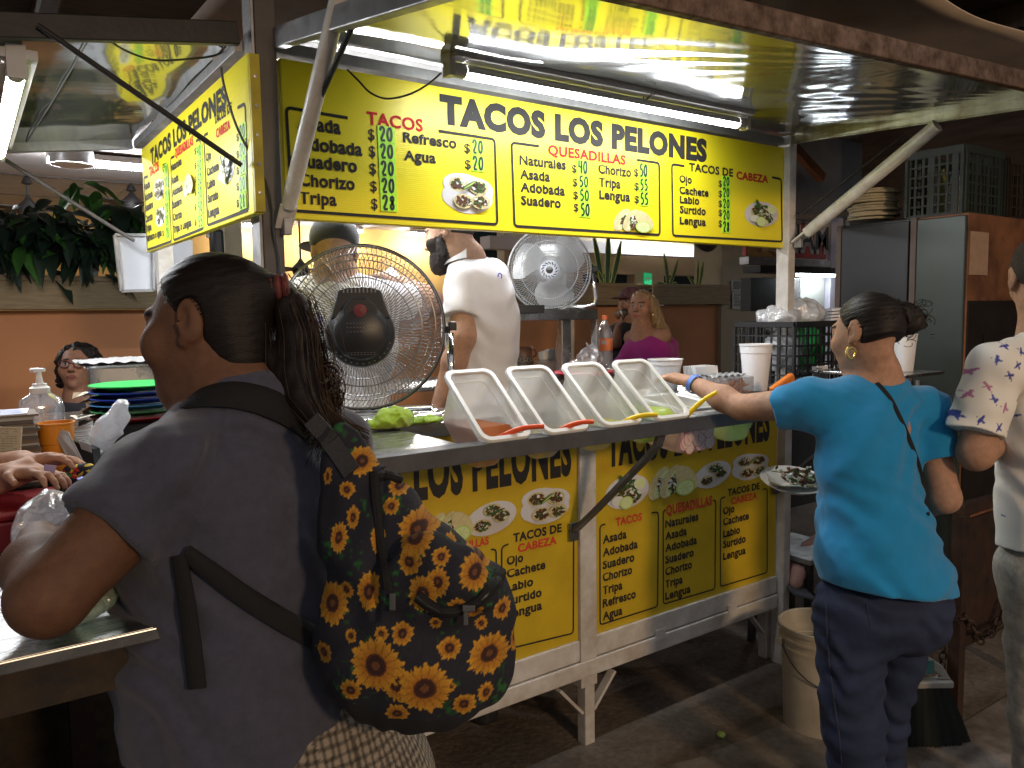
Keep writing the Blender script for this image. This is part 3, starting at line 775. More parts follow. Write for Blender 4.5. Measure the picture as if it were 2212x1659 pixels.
# ------------------------------------------------------------------ fluorescent tubes of the stall
E_tube = emis('tube_glow', (.93, .96, 1.0), 28.0)
E_tube_in = emis('tube_glow_inside', (.95, .97, 1.0), 72.0)
M_cap = mat('tube_cap', (.66, .65, .63), .5)
M_chan = mat('tube_channel', (.72, .72, .73), .6)
def tube_lamp(a, b_, up, label, em, wires=()):
    a = np.array(a); b_ = np.array(b_); up = np.array(up, float); d = _n(b_ - a)
    t = thing('tube_light', label, 'light', (a + b_) / 2)
    # the lamp's lower half glows, its upper half is a pale metal back
    sd = np.cross(d, up); n_ = 24
    for nm, a0, a1, m_ in (('tube', 200, 340, em), ('tube_back', -20, 200, M_cap)):
        ar = [R(a0 + (a1 - a0) * k / n_) for k in range(n_ + 1)]
        q = MB(); q.add([e + (sd * math.cos(g) + up * math.sin(g)) * .019 for e in (a + d * .03, b_ - d * .03) for g in ar], [(k, k + 1, n_ + 2 + k, n_ + 1 + k) for k in range(n_)]); q.build(nm, m_, t, smooth=True, ang=180)
    for e, s in ((a, 1), (b_, -1)):
        q = MB(); q.tube([e + s * d * .0295, e - s * d * .01], .0196, 16); q.obox(e - s * d * .018 + up * .016, d * .008, np.cross(d, up) * .019, up * .036); q.build('end_cap', M_cap, t, smooth=True)
    q = MB(); q.obox((a + b_) / 2 + up * .034, d * (np.linalg.norm(b_ - a) / 2 + .02), np.cross(d, up) * .042, up * .011); q.build('channel', M_chan, t, bevel=.002)
    for w in wires:
        q = MB(); q.tube(w, .003, 6); q.build('hanger', M_dark, t)
    return t
tube_lamp((1.14, 1.853, 2.205), (2.33, 1.853, 2.212), (0, 0, 1), 'lit white tube light hanging under the front awning above the long menu board', E_tube,
          [[(1.20, 1.853, 2.258), (1.20, 1.84, 2.30)], [(1.83, 1.853, 2.266), (1.84, 1.845, 2.22), (1.84, 1.80, 2.235)]])
tube_lamp((.15, 2.10, 2.105), (.165, 3.30, 2.13), (0, 0, 1), 'lit white tube light under the left awning at the edge of the photo', emis('tube_glow_left', (.93, .96, 1.0), 54.0), [])
tube_lamp((.90, 2.72, 2.235), (2.10, 2.72, 2.235), (0, 0, 1), 'lit white tube light under the stall roof behind the long menu board', E_tube_in, [])
M_wire = mat('wire', (.03, .03, .03), .5)
def cable(name, label, pts, r=.0028, m=None):
    # a smooth curve through the given points
    p = [np.array(q, float) for q in pts]; out = []
    for i in range(len(p) - 1):
        p0 = p[max(i - 1, 0)]; p1 = p[i]; p2 = p[i + 1]; p3 = p[min(i + 2, len(p) - 1)]
        for t in np.linspace(0, 1, 8, endpoint=(i == len(p) - 2)):
            out.append(.5 * ((2 * p1) + (p2 - p0) * t + (2 * p0 - 5 * p1 + 4 * p2 - p3) * t * t + (3 * p1 - p0 - 3 * p2 + p3) * t ** 3))
    q = MB(); q.tube(out, r, 6); o = q.build(name, m or M_wire, smooth=True)
    tag(o, label, 'cable'); return o
cable('power_cable', 'thin brown cable sagging in front of the long menu board towards the front tube light', [PL(750, 150, 1, 1.98), PL(775, 175, 1, 1.96), PL(800, 200, 1, 1.95), PL(835, 213, 1, 1.94), PL(880, 205, 1, 1.92), PL(920, 185, 1, 1.90), PL(953, 158, 1, 1.88)], .0026, mat('wire_brown', (.07, .05, .03), .5))
cable('power_cable', 'thin black cable sagging under the left awning', [PL(215, 70, 1, 2.1), PL(265, 106, 1, 2.15), PL(330, 129, 1, 2.2), PL(400, 128, 1, 2.2), PL(470, 118, 1, 2.2), PL(490, 95, 1, 2.2)])
cable('power_cable', 'black cable running down over the left menu board and the corner post', [PL(478, 145, 1, 2.02), PL(485, 190, 1, 2.02), PL(510, 270, 1, 2.02), PL(540, 330, 1, 2.015), PL(568, 375, 1, 2.01), PL(585, 430, 1, 2.01), PL(592, 500, 1, 2.01), PL(603, 560, 1, 2.01), PL(608, 620, 1, 2.01), PL(640, 680, 1, 2.02), PL(700, 745, 1, 2.05), PL(742, 775, 1, 2.12)], .0032)
# ================================================================== GROUND, ROOF, RESTAURANT, RIGHT SIDE
def ground_mat():
    m = bpy.data.materials.new('street_ground'); m.use_nodes = True
    nt = m.node_tree; N = nt.nodes; L = nt.links; b = N['Principled BSDF']; b.inputs['Roughness'].default_value = .75
    tc = N.new('ShaderNodeTexCoord')
    n1 = N.new('ShaderNodeTexNoise'); n1.inputs['Scale'].default_value = 1.6; n1.inputs['Detail'].default_value = 8; n1.inputs['Roughness'].default_value = .7
    n2 = N.new('ShaderNodeTexNoise'); n2.inputs['Scale'].default_value = 38; n2.inputs['Detail'].default_value = 6
    vo = N.new('ShaderNodeTexVoronoi'); vo.inputs['Scale'].default_value = 55
    for n_ in (n1, n2, vo): L.new(tc.outputs['Object'], n_.inputs['Vector'])
    r1 = N.new('ShaderNodeValToRGB'); e = r1.color_ramp.elements
    e[0].position = .38; e[0].color = (.085, .068, .054, 1); e[1].position = .62; e[1].color = (.19, .155, .122, 1)
    L.new(n1.outputs[0], r1.inputs[0])
    r2 = N.new('ShaderNodeValToRGB'); e = r2.color_ramp.elements
    e[0].position = .30; e[0].color = (.68, .68, .68, 1); e[1].position = .70; e[1].color = (1.2, 1.18, 1.15, 1)
    L.new(n2.outputs[0], r2.inputs[0])
    mx = N.new('ShaderNodeMix'); mx.data_type = 'RGBA'; mx.blend_type = 'MULTIPLY'; mx.inputs['Factor'].default_value = 1
    L.new(r1.outputs[0], mx.inputs['A']); L.new(r2.outputs[0], mx.inputs['B']); L.new(mx.outputs['Result'], b.inputs['Base Color'])
    ad = N.new('ShaderNodeMath'); ad.operation = 'ADD'; L.new(n2.outputs[0], ad.inputs[0]); L.new(vo.outputs['Distance'], ad.inputs[1])
    bp = N.new('ShaderNodeBump'); bp.inputs['Strength'].default_value = .35; bp.inputs['Distance'].default_value = .008
    L.new(ad.outputs[0], bp.inputs['Height']); L.new(bp.outputs[0], b.inputs['Normal'])
    return m
b = MB(); b.grid(lambda u, v: (-40 + 80 * u, -30 + 60 * v, 0), 8, 8)
g = b.build('ground', ground_mat()); tag(g, 'dark worn pavement under the stall', kind='structure'); g.location = (0, 0, 0)
for vtx in g.data.vertices: pass
b = MB(); M_patch = mat('concrete_patch', (.24, .21, .18), .8, var=.5, vscale=9, bump=.5, bscale=70, col2=(.09, .075, .06))
pts = [PL(x, y, 2, .004) for x, y in ((1120, 1700), (1500, 1640), (1800, 1520), (2000, 1610), (2212, 1480), (2350, 1560), (2300, 1800), (1100, 1800))]
b.poly([(p[0], p[1], .004) for p in pts]); o = b.build('pavement_patch', M_patch); tag(o, 'pale concrete patch in the pavement', kind='structure')

# roof of the market street above everything
M_roof = mat('roof_boards', (.09, .07, .06), .8, var=.5, vscale=3, stretch=(1, 12, 1), bump=.4, bscale=12)
rf = thing('street_roof', 'dark boarded roof with rafters over the whole stall', 'roof', (1, 2, 3.05))
b = MB(); b.box((-4, .6, 3.05), (7.5, 5.6, 3.1)); b.build('boards', M_roof, rf)
for x in np.arange(-3.6, 7.4, .8):
    b = MB(); b.box((x, .6, 2.93), (x + .07, 5.6, 3.048)); b.build('rafter', M_roof, rf)
for a, c in (((-1.2, 1.5, 2.42), (1.8, 1.9, 2.62)), ((-.6, 2.7, 2.48), (.9, 1.2, 2.62))):
    b = MB(); b.bar(a, c, .05, .07); b.build('beam', M_roof, rf)
sw = thing('backdrop_wall', 'dark brown boarded wall added behind the fridges to hide the bright sky', 'wall', (5.6, 2, 0))  # added backdrop that keeps the bright sky out of the gap
b = MB(); b.box((5.6, -1.5, 0), (5.7, 3.35, 3.04)); b.build('boards', mat('wall_dark', (.11, .07, .05), .8, var=.5, vscale=3, stretch=(1, 1, 9), bump=.3), sw)
b = MB(); b.box((5.58, -1.5, 1.0), (5.5995, 3.35, 1.08)); b.build('rail', M_dark, sw)
M_tarp = mat('tarp_brown', (.82, .69, .58), .8, var=.25, vscale=4, bump=.25, bscale=9)
def tarp(u, v):
    x = .80 + 3.9 * u
    y = 1.35 - .03 * math.sin(u * 7) + 2.3 * v
    z = 2.58 + .02 * u + .10 * v - .012 * math.sin(u * 12.56) * (1 - v) + .012 * math.sin(u * 21 + 4 * v) + .014 * math.sin(u * 9 - 6 * v)
    return (x, y, z)
b = MB(); b.grid(tarp, 70, 24); o = b.build('tarpaulin', M_tarp, smooth=True, ang=180); tag(o, 'brown cloth tarpaulin stretched above the rusty awning rim', 'tarpaulin')
md = o.modifiers.new('t', 'SOLIDIFY'); md.thickness = .004

# restaurant behind
M_orange = mat('wall_orange', (.62, .27, .115), .75, var=.16, vscale=1.6, bump=.12, bscale=45)
M_amber = mat('wall_amber', (.62, .36, .10), .8, var=.1, vscale=2)
M_beige = mat('wall_beige', (.42, .36, .25), .8, var=.12, vscale=2)
M_ceil = mat('ceiling_boards', (.58, .57, .58), .6, var=.3, vscale=3, stretch=(1, 9, 1))
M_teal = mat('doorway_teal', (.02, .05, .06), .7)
M_planter = mat('planter_wood', (.34, .255, .14), .7, var=.35, vscale=7, stretch=(1, 1, 8), bump=.2)
YW = 5.1
rest = thing('restaurant', 'open fronted restaurant with low orange wall and ceiling lights behind the stall', 'restaurant', (3, YW, 0))
b = MB(); b.box((-4, YW, 0), (9.0, YW + .15, 1.61)); b.build('half_wall', M_orange, rest)
b = MB(); b.box((-4, 11.6, 0), (15, 11.75, 3)); b.build('back_wall', M_amber, rest)
b = MB(); b.box((-4, 5.0, 2.93), (15, 11.6, 3.0)); ce = b.build('ceiling', M_ceil, rest)
for y in (6.0, 7.4, 8.8, 10.2):
    b = MB(); b.box((-4, y, 2.922), (15, y + .012, 2.929)); b.build('ceiling_joint', M_dark, ce)
b = MB(); b.box((-4.1, 5.0, 0), (-4.0, 11.7, 3)); b.build('end_wall', M_amber, rest)
# inner partition on the right with dark doorways
b = MB(); b.box((5.3, 7.6, 2.05), (14, 7.75, 2.9)); pw = b.build('partition', M_beige, rest)
for xa, xb in ((5.3, 6.5), (7.4, 7.95),):
    q = MB(); q.box((xa, 7.6, 0), (xb, 7.75, 2.05)); q.build('pier', M_beige, pw)
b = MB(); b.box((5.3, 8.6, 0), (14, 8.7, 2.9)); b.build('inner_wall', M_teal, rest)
b = MB(); b.box((4.9, 7.3, 2.28), (14, 7.5, 2.42)); b.build('white_beam', mat('beam_white', (.5, .5, .52), .6), rest)
b = MB(); b.box((PL(1559, 600, 1, 5.05)[0], 5.05, 0), (PL(1645, 600, 1, 5.05)[0], 5.4, 2.9)); b.build('beige_pillar', M_beige, rest)
p0 = PL(486, 560, 1, 5.0); p1 = PL(523, 560, 1, 5.0)
b = MB(); b.box((p0[0], 4.98, 1.62), (p1[0], 5.09, 2.92)); b.build('beige_pillar', M_beige, rest, bevel=.004)
for x in (-2.2, ):
    b = MB(); b.box((x, 4.98, 0), (x + .12, 5.09, 2.92)); b.build('beige_pillar', M_beige, rest)

def planter(name, label, xa, xb, z0=1.615, z1=1.80, y0=YW - .1, y1=YW + .2, grp=None):
    t = thing(name, label, 'planter', ((xa + xb) / 2, (y0 + y1) / 2, z0), grp)
    b = MB(); b.box((xa, y0, z0), (xb, y0 + .02, z1)); b.build('front_board', M_planter, t, bevel=.003)
    b = MB(); b.box((xa, y0 + .021, z0), (xb, y1, z0 + .02)); b.box((xa, y1 - .02, z0 + .021), (xb, y1, z1)); b.build('trough', M_planter, t)
    b = MB(); b.box((xa, y0 - .012, z1 - .03), (xb, y0 - .0005, z1 - .0)); b.box((xa, y0 - .012, z0), (xb, y0 - .0005, z0 + .02)); b.build('trim', M_planter, t, bevel=.002)
    b = MB(); b.box((xa + .01, y0 + .021, z1 - .05), (xb - .01, y1 - .021, z1 - .04)); b.build('soil', M_dark, t)
    return t
planter('planter', 'long wooden planter full of drooping dark leaves, left of the white board', -2.5, 1.35)
planter('planter', 'wooden planter on the orange wall behind the white framed fan', PL(1090, 640, 1, YW)[0], PL(1349, 640, 1, YW)[0])
planter('planter', 'wooden planter with two short snake plants, right of the exit sign', PL(1394, 640, 1, YW)[0], PL(1559, 640, 1, YW)[0])

# plants
M_leaf = mat('leaf_dark', (.014, .034, .018), .4, var=.6, vscale=6, col2=(.010, .018, .012))
M_leaf2 = mat('leaf_bright', (.05, .16, .025), .4, var=.4, vscale=6)
def leaf(mb, base, d, n_, ln, w, droop=.4):
    base = np.array(base); d = _n(np.array(d, float)); s = _n(np.cross(d, n_)); n_ = np.cross(s, d); K = 6; vs = []
    for i in range(K + 1):
        t = i / K; ww = w * (math.sin(math.pi * min(1, t * .96 + .04)) ** .8) * (1 - .35 * t)
        c = base + d * ln * t + np.array((0, 0, -1.)) * droop * ln * t * t
        vs += [c - s * ww + n_ * ww * .35, c, c + s * ww + n_ * ww * .35]
    fs = []
    for i in range(K):
        for j in (0, 1): fs.append((3 * i + j, 3 * i + j + 1, 3 * i + j + 4, 3 * i + j + 3))
    mb.add(vs, fs)
def leafy(name, label, pts, n, ln, seed, spread, bright=.08):
    rnd = random.Random(seed); c = pts[0]
    t = thing(name, label, 'plant', pts[len(pts) // 2])
    A = MB(); Bm = MB(); st = MB()
    for k in range(n):
        q = np.array(pts[rnd.randrange(len(pts))]) + np.array([rnd.gauss(0, spread[0]), rnd.gauss(0, spread[1]), rnd.gauss(0, spread[2])])
        d = np.array([rnd.uniform(-1, 1), rnd.uniform(-1.1, .1), rnd.uniform(-1.0, .55)])
        mb = Bm if rnd.random() < bright else A
        L_ = ln * rnd.uniform(.6, 1.25)
        leaf(mb, q, d, np.array([rnd.uniform(-.4, .4), -.6, 1]), L_, L_ * rnd.uniform(.2, .3), rnd.uniform(.2, .8))
        if k % 4 == 0: st.tube([np.array(pts[len(pts) // 2]) * .3 + q * .7 + (0, .06, -.1), q], .004, 5)
    A.build('foliage', M_leaf, t, smooth=True, ang=180)
    if Bm.f: Bm.build('bright_foliage', M_leaf2, t, smooth=True, ang=180)
    st.build('stem', M_leaf2, t)
leafy('leafy_plant', 'dense mass of dark drooping leaves hanging over the planter at the left edge', [PL(x, y, 1, YW - .10) for x, y in ((0, 505), (45, 495), (90, 500), (140, 505), (185, 510))], 240, .15, 3, (.10, .05, .07))
leafy('leafy_plant', 'dark leafy plant beside the white board on the planter', [PL(x, y, 1, YW - .10) for x, y in ((205, 510), (235, 505), (270, 495), (300, 485))], 80, .17, 5, (.07, .05, .06))
leafy('leafy_plant', 'small bright leaves poking up behind the left awning rod', [PL(178, 408, 1, YW), PL(190, 412, 1, YW)], 7, .16, 6, (.05, .04, .02), 1.0)
M_snake = mat('snake_leaf', (.045, .15, .06), .4, var=.55, vscale=26, stretch=(1, 1, 3), col2=(.02, .06, .03))
M_snakey = mat('snake_edge', (.38, .42, .10), .45)
def snake(label, blades, Y, seed):
    t = thing('snake_plant', label, 'plant', PL(blades[0][0], blades[0][1], 1, Y), 'snake plants on the orange wall')
    for x0, y0, x1, y1, w in blades:
        a = PL(x0, y0, 1, Y); c = PL(x1, y1, 1, Y); d = _n(c - a); s = _n(np.cross(d, (0, 1, 0))); ln = np.linalg.norm(c - a)
        W_ = w * 4.6 / 1695; vs = []; vs2 = []
        for i in range(9):
            q = i / 8; ww = W_ * (.62 + .9 * q - 1.5 * q ** 3 + .0) if q < 1 else .002
            p = a + d * ln * q + np.array((0, 1., 0)) * (.02 * q * q)
            vs += [p - s * ww, p + np.array((0, .3 * ww, 0)), p + s * ww]
        m_ = MB(); m_.add(vs, [(3 * i + j, 3 * i + j + 1, 3 * i + j + 4, 3 * i + j + 3) for i in range(8) for j in (0, 1)])
        o = m_.build('blade', M_snake, t, smooth=True, ang=180)
        for sg in (0, 2):
            e = MB(); e.tube([np.array(vs[3 * i + sg]) + (0, -.002, 0) for i in range(9)], .0045, 5); e.build('blade_edge', M_snakey, o)
snake('tall snake plant with three long upright blades behind the white framed fan', [(1300, 612, 1285, 505, 12), (1311, 612, 1317, 500, 13), (1322, 612, 1345, 520, 11), (1306, 612, 1272, 560, 10)], YW + .05, 1)
snake('short snake plant with spread dry leaves on the planter right of the exit sign', [(1443, 617, 1437, 545, 9), (1446, 617, 1468, 560, 7), (1440, 617, 1420, 610, 7), (1450, 617, 1466, 612, 8)], YW + .05, 2)
snake('small snake plant with three blades near the beige pillar', [(1505, 619, 1511, 562, 6), (1510, 619, 1522, 566, 6), (1500, 617, 1488, 595, 6)], YW + .05, 3)

# restaurant ceiling fittings
E_room = emis('room_tube_glow', (.96, .97, 1.0), 62.0)
def ceil_light(x, y, ln, label, along=(1, 0)):
    t = thing('ceiling_light', label, 'light', (x, y, 2.84), 'tube lights on the restaurant ceiling')
    dx, dy = along
    b = MB(); b.bar((x - ln * dx, y - ln * dy, 2.885), (x + ln * dx, y + ln * dy, 2.885), .14, .05); b.build('housing', M_white, t)
    for s in (-.04, .04):
        b = MB(); b.tube([(x - ln * dx + s * dy, y - ln * dy + s * dx, 2.84), (x + ln * dx + s * dy, y + ln * dy + s * dx, 2.84)], .018, 10); b.build('tube', E_room, t)
for x0, x1, y, lb in ((490, 548, 497, 'tube light on the restaurant ceiling left of the corner post'), (596, 690, 515, 'tube light on the restaurant ceiling right of the corner post'), (790, 848, 522, 'tube light on the restaurant ceiling right of the black cap')):
    pa = PL(x0, y, 2, 2.85); pb = PL(x1, y + 4, 2, 2.85); c = (pa + pb) / 2
    ceil_light(c[0], min(c[1], 11.2), min(.9, abs(pb[0] - pa[0]) / 2), lb)
ceil_light(-1.2, 6.2, .6, 'unseen tube light added on the restaurant ceiling far left')  # extra lamp out of view, added to light the room
ceil_light(7.6, 6.9, .6, 'unseen tube light added on the restaurant ceiling over the snake plants')  # hidden extra lamp, added to lift the dark right part of the room
ceil_light(1.3, 7.4, .6, 'unseen tube light added to brighten the ceiling behind the left menu board')  # hidden extra lamp, added to brighten the ceiling on the left
dl = PL(155, 340, 2, 2.86); t = thing('drum_lamp', 'round grey drum lamp on the restaurant ceiling', 'lamp', dl)
b = MB(); b.lathe([(.16, .07), (.16, -.06)], dl, 24); b.build('shade', M_galv, t, smooth=True)
b = MB(); b.lathe([(0, -.075), (.10, -.072), (.158, -.060)], dl, 24); b.build('diffuser', mat('diffuser', (.75, .75, .75), .5), t, smooth=True)
def cfan(px, py, D, label, s=1.0):
    c = P(px, py, D); t = thing('ceiling_fan', label, 'fan', c, 'dark ceiling fans in the restaurant')
    b = MB(); b.tube([c + (0, 0, .08), (c[0], c[1], 2.92)], .012, 8); b.lathe([(.0, .0), (.05, .02), (.03, .07), (.012, .09)], (c[0], c[1], 2.84), 12); b.build('down_rod', M_dark, t)
    b = MB(); b.lathe([(0, -.09), (.07, -.085), (.10, -.03), (.09, .03), (.04, .08), (.015, .12)], c, 18); b.build('motor', M_dark, t, smooth=True)
    for k in range(4):
        a = k * math.pi / 2 + .5; d = np.array((math.cos(a), math.sin(a), 0)); w = np.array((-d[1], d[0], .12))
        b = MB(); b.obox(c + d * .38, d * .27, w * .06, np.cross(d, w) * .006); b.bar(c + d * .09, c + d * .13, .02, .01); b.build('blade', M_dark, t)
cfan(650, 582, 9.0, 'dark ceiling fan on a long rod behind the man in the black cap')
cfan(62, 452, 7.5, 'dark ceiling fan on a rod above the leafy plants at the left edge')
cfan(285, 440, 8.0, 'dark ceiling fan beside the left menu board')
sp = PL(468, 528, 1, 4.9); t = thing('speaker', 'black wall speaker hanging by the beige pillar', 'speaker', sp)
b = MB(); b.box(sp - (.035, .05, .09), sp + (.035, .05, .09)); b.build('cabinet', M_dark, t, bevel=.02); b = MB(); b.box(sp + (-.05, -.0, .04), sp + (-.036, .03, .08)); b.build('mount', M_galv, t)

# exit sign, notices, white boards
def board_px(name, label, cat, quad, Y, m, th=.02, fr=None, parts=None):
    q = [PL(x, y, 1, Y) for x, y in quad]; c = sum(q) / 4
    t = thing(name, label, cat, c)
    b = MB(); b.prism(q, (0, th, 0)); b.build('panel', m, t, fix=True)
    if fr is not None:
        for i in range(4):
            b = MB(); b.bar(q[i] + (0, -.001, 0), q[(i + 1) % 4] + (0, -.001, 0), .012, th + .01, (0, 1, 0)); b.build('edge', fr, t)
    return t, q
t, q = board_px('exit_sign', 'small green exit sign with a white arrow pointing left', 'sign', ((1393, 589), (1408, 591), (1408, 615), (1393, 613)), 7.55, mat('exit_green', (.01, .33, .12), .5, emit=(.01, .33, .12), est=.25), .02)
c = sum(q) / 4; w = np.linalg.norm(q[1] - q[0]) / 2
b = MB(); n = np.array((0, -.003, 0)); X = np.array((1., 0, 0)); Z = np.array((0, 0, 1.))
ribbon(b, [c + n + X * w * .6, c + n - X * w * .6], w * .22, X, Z); ribbon(b, [c + n - X * w * .1 + Z * w * .6, c + n - X * w * .65, c + n - X * w * .1 - Z * w * .6], w * .22, X, Z); b.build('arrow', mat('sign_white', (.8, .8, .8), .5), t)
M_board = mat('board_white', (.68, .70, .74), .4, var=.05)
board_px('white_board', 'blank white board hanging under the left menu board', 'board', ((248, 508), (331, 508), (331, 627), (262, 629)), 3.75, M_board, .02, M_galv)
board_px('white_board', 'pale grey panel behind the rear post left of the speaker', 'board', ((352, 500), (416, 520), (418, 640), (352, 640)), 4.3, M_board, .02)
M_paper = mat('paper', (.62, .62, .58), .8, var=.12, vscale=20)
def notice(label, quad, Y, seed, m=None):
    t, q = board_px('paper_notice', label, 'notice', quad, Y, m or M_paper, .002)
    rnd = random.Random(seed); b = MB()
    for k in range(9):
        v0 = .1 + k * .09; p = q[0] * (1 - v0) + q[3] * v0; e = q[1] * (1 - v0) + q[2] * v0
        a = p + (e - p) * .12; z = p + (e - p) * rnd.uniform(.55, .9)
        ribbon(b, [a + (0, -.002, 0), z + (0, -.002, 0)], .006, X, Z)
    b.build('text_lines', M_blk, t)
notice('white paper notice on the beige pillar, the upper of two', ((1580, 606), (1609, 606), (1609, 629), (1580, 628)), 5.03, 1)
notice('white paper notice on the beige pillar, the lower of two', ((1582, 631), (1607, 632), (1607, 668), (1582, 667)), 5.03, 2)
hat = PL(1528, 500, 1, 4.6); t = thing('wall_fan', 'dark round wall fan half hidden under the right end of the long menu board', 'fan', hat)
b = MB(); Mx = np.stack([(1., 0, 0), (0, 0, 1.), (0, -1., 0)], 1)
b.lathe([(0, .1), (.08, .09), (.14, .05), (.175, 0), (.16, -.04)], hat, 28, Mx); b.build('guard', mat('mesh_dark', (.09, .085, .08), .6, .3, var=.4, vscale=60), t, smooth=True)
b = MB(); b.lathe([(0, .12), (.05, .115), (.055, .08)], hat, 20, Mx); b.build('hub', M_dark, t, smooth=True)

# ------------------------------------------------------------------ neighbouring kiosk on the right
YK = 3.6
M_lilac = mat('post_lilac', (.50, .48, .58), .45, var=.1)
ko = thing('burger_kiosk', 'neighbouring food kiosk with pale posts and a red banner showing big letters', 'kiosk', PL(1745, 900, 1, YK) * (1, 1, 0))
def kx(px, py=560): return PL(px, py, 1, YK)
def kbox(name, x0, y0, x1, y1, m, dy0=0, dy1=.06, par=None, bev=.0):
    a = PL(x0, (y0 + y1) / 2, 1, YK); c = PL(x1, (y0 + y1) / 2, 1, YK); zt = PL((x0 + x1) / 2, y0, 1, YK)[2]; zb = PL((x0 + x1) / 2, y1, 1, YK)[2]
    b = MB(); b.box((a[0], YK + dy0, zb), (c[0], YK + dy1, zt)); return b.build(name, m, par or ko, bevel=bev)
kbox('post', 1787, 470, 1812, 900, M_lilac, -.02, .06, bev=.003)
kbox('post_trim', 1816, 480, 1823, 900, mat('trim_pale', (.55, .58, .56), .4), -.03, .03)
bn = kbox('banner', 1612, 478, 1786, 556, mat('banner_red', (.50, .035, .03), .5, var=.2), 0, .03)
q = MB(); z0 = PL(1745, 540, 1, YK)[2]; x0 = PL(1697, 520, 1, YK)[0]; x1 = PL(1800, 520, 1, YK)[0]; hh = PL(1745, 484, 1, YK)[2] - z0
put_text(q, 'HAM', (x0, YK - .003, z0), (1, 0, 0), (0, 0, 1), x1 - x0 - .06, hh, .10); q.build('letter_outline', mat('letter_grey', (.5, .48, .46), .5), bn)
q = MB(); put_text(q, 'HAM', (x0 + .012, YK - .006, z0 + .008), (1, 0, 0), (0, 0, 1), x1 - x0 - .085, hh * .92, .01); q.build('lettering', M_blk, bn)
q = MB(); rnd = random.Random(4)
MF = [mat('photo_ground', (.45, .30, .14), .5, var=.3), mat('photo_fries', (.62, .36, .10), .5, var=.3, vscale=20), mat('photo_pale', (.6, .5, .36), .5), mat('photo_brown', (.30, .12, .05), .5)]
xa = PL(1613, 548, 1, YK)[0]; xb = PL(1676, 548, 1, YK)[0]; za = PL(1645, 557, 1, YK)[2]; zb = PL(1645, 533, 1, YK)[2]
q.cm = 0; q.poly([(xa, YK - .003, za), (xb, YK - .003, za), (xb, YK - .003, zb), (xa, YK - .003, zb)])
for k in range(60):
    q.cm = rnd.choice((1, 1, 2, 3)); cx_, cz = rnd.uniform(xa + .03, xb - .03), rnd.uniform(za + .012, zb - .012); a = rnd.uniform(0, 3.1); l, w = .035, .011
    dx, dz = math.cos(a), math.sin(a) * .5
    q.poly([(min(xb, max(xa, cx_ + s1 * l * dx - s2 * w * dz)), YK - .0035 - .0001 * k, min(zb, max(za, cz + s1 * l * dz + s2 * w * dx))) for s1, s2 in ((-1, -1), (1, -1), (1, 1), (-1, 1))])
q.build('food_photo', MF, bn)
kbox('shelf_rail', 1610, 559, 1786, 574, M_galv, -.03, .05)
kbox('hood', 1612, 578, 1785, 592, M_dark, -.12, .03)
kbox('back_panel', 1734, 596, 1786, 700, mat('cream_panel', (.42, .42, .39), .5), .02, .04)
kbox('strip_light', 1704, 592.5, 1780, 598, emis('strip_glow', (.85, .95, 1.0), 14), -.10, -.06)
kbox('glass_edge', 1702, 600, 1732, 700, mat('smoke_glass', (.16, .15, .15), .2, .2), .02, .04)
kbox('cabinet', 1612, 601, 1674, 672, M_dark, -.04, .05)
kbox('upper_panel', 1700, 300, 1950, 470, mat('upper_dark', (.13, .13, .14), .6, var=.3), .02, .05)
kbox('lower_panel', 1640, 700, 1812, 1500, M_dark, .08, .12)
a = PL(1708, 312, 1, 3.3); c = PL(1775, 385, 1, 3.3)
b = MB(); b.bar(a, c, .05, .06); b.build('wood_brace', mat('wood_orange', (.30, .12, .05), .7, var=.4, vscale=12), ko)
a = PL(1703, 470, 1, 3.4); c = PL(1840, 462, 1, 3.4)
b = MB(); b.bar(a, c, .05, .03); b.build('top_rail', M_galv, ko)

# ------------------------------------------------------------------ tall steel fridges with crates on top
M_fr1 = mat('fridge_grey', (.045, .049, .055), .38, .3, var=.2, vscale=3, bump=.03)
M_fr2 = mat('fridge_green', (.070, .085, .078), .35, .35, var=.2, vscale=3, bump=.03)
M_frs = mat('fridge_side_lit', (.40, .17, .08), .5, .2, var=.55, vscale=3, col2=(.05, .028, .018))  # orange lamplight on the fridge end is put into this colour
XF = 3.82
def fridge(label, ya, yb, zt, m, ms, seam):
    t = thing('steel_fridge', label, 'fridge', (XF + .35, (ya + yb) / 2, 0))
    b = MB(); b.box((XF + .02, ya, .08), (XF + .7, yb, zt)); b.build('cabinet', ms, t, bevel=.004)
    b = MB(); b.box((XF, ya + .004, .12), (XF + .0195, yb - .03, zt - .012)); d = b.build('door', m, t, bevel=.004)
    b = MB(); b.box((XF - .004, yb - .0295, .10), (XF + .0195, yb - .001, zt)); b.build('jamb', seam, t, bevel=.002)
    b = MB(); b.box((XF - .018, yb - .07, .95), (XF - .0005, yb - .055, 1.2)); b.build('handle', M_galv, d, bevel=.003)
    for y in (ya + .06, yb - .06):
        b = MB(); b.box((XF + .06, y - .02, 0), (XF + .10, y + .02, .0795)); b.build('foot', M_dark, t)
    return t
M_jamb = mat('jamb_brown', (.16, .12, .10), .5, .2, var=.3)
fridge('tall grey steel fridge, the rear of two behind the woman in blue', 2.03, 2.42, 1.985, M_fr1, M_fr1, M_jamb)
f2 = fridge('tall greenish steel fridge with warm lamplight coloured onto its end, nearest the man in the bird shirt', 1.765, 2.025, 1.985, M_fr2, M_frs, M_jamb)
b = MB(); b.box((XF + .03, 1.760, 1.70), (XF + .21, 1.7645, 1.90)); b.build('paper_label', mat('paper_warm', (.45, .30, .20), .8, var=.2, vscale=30), f2)
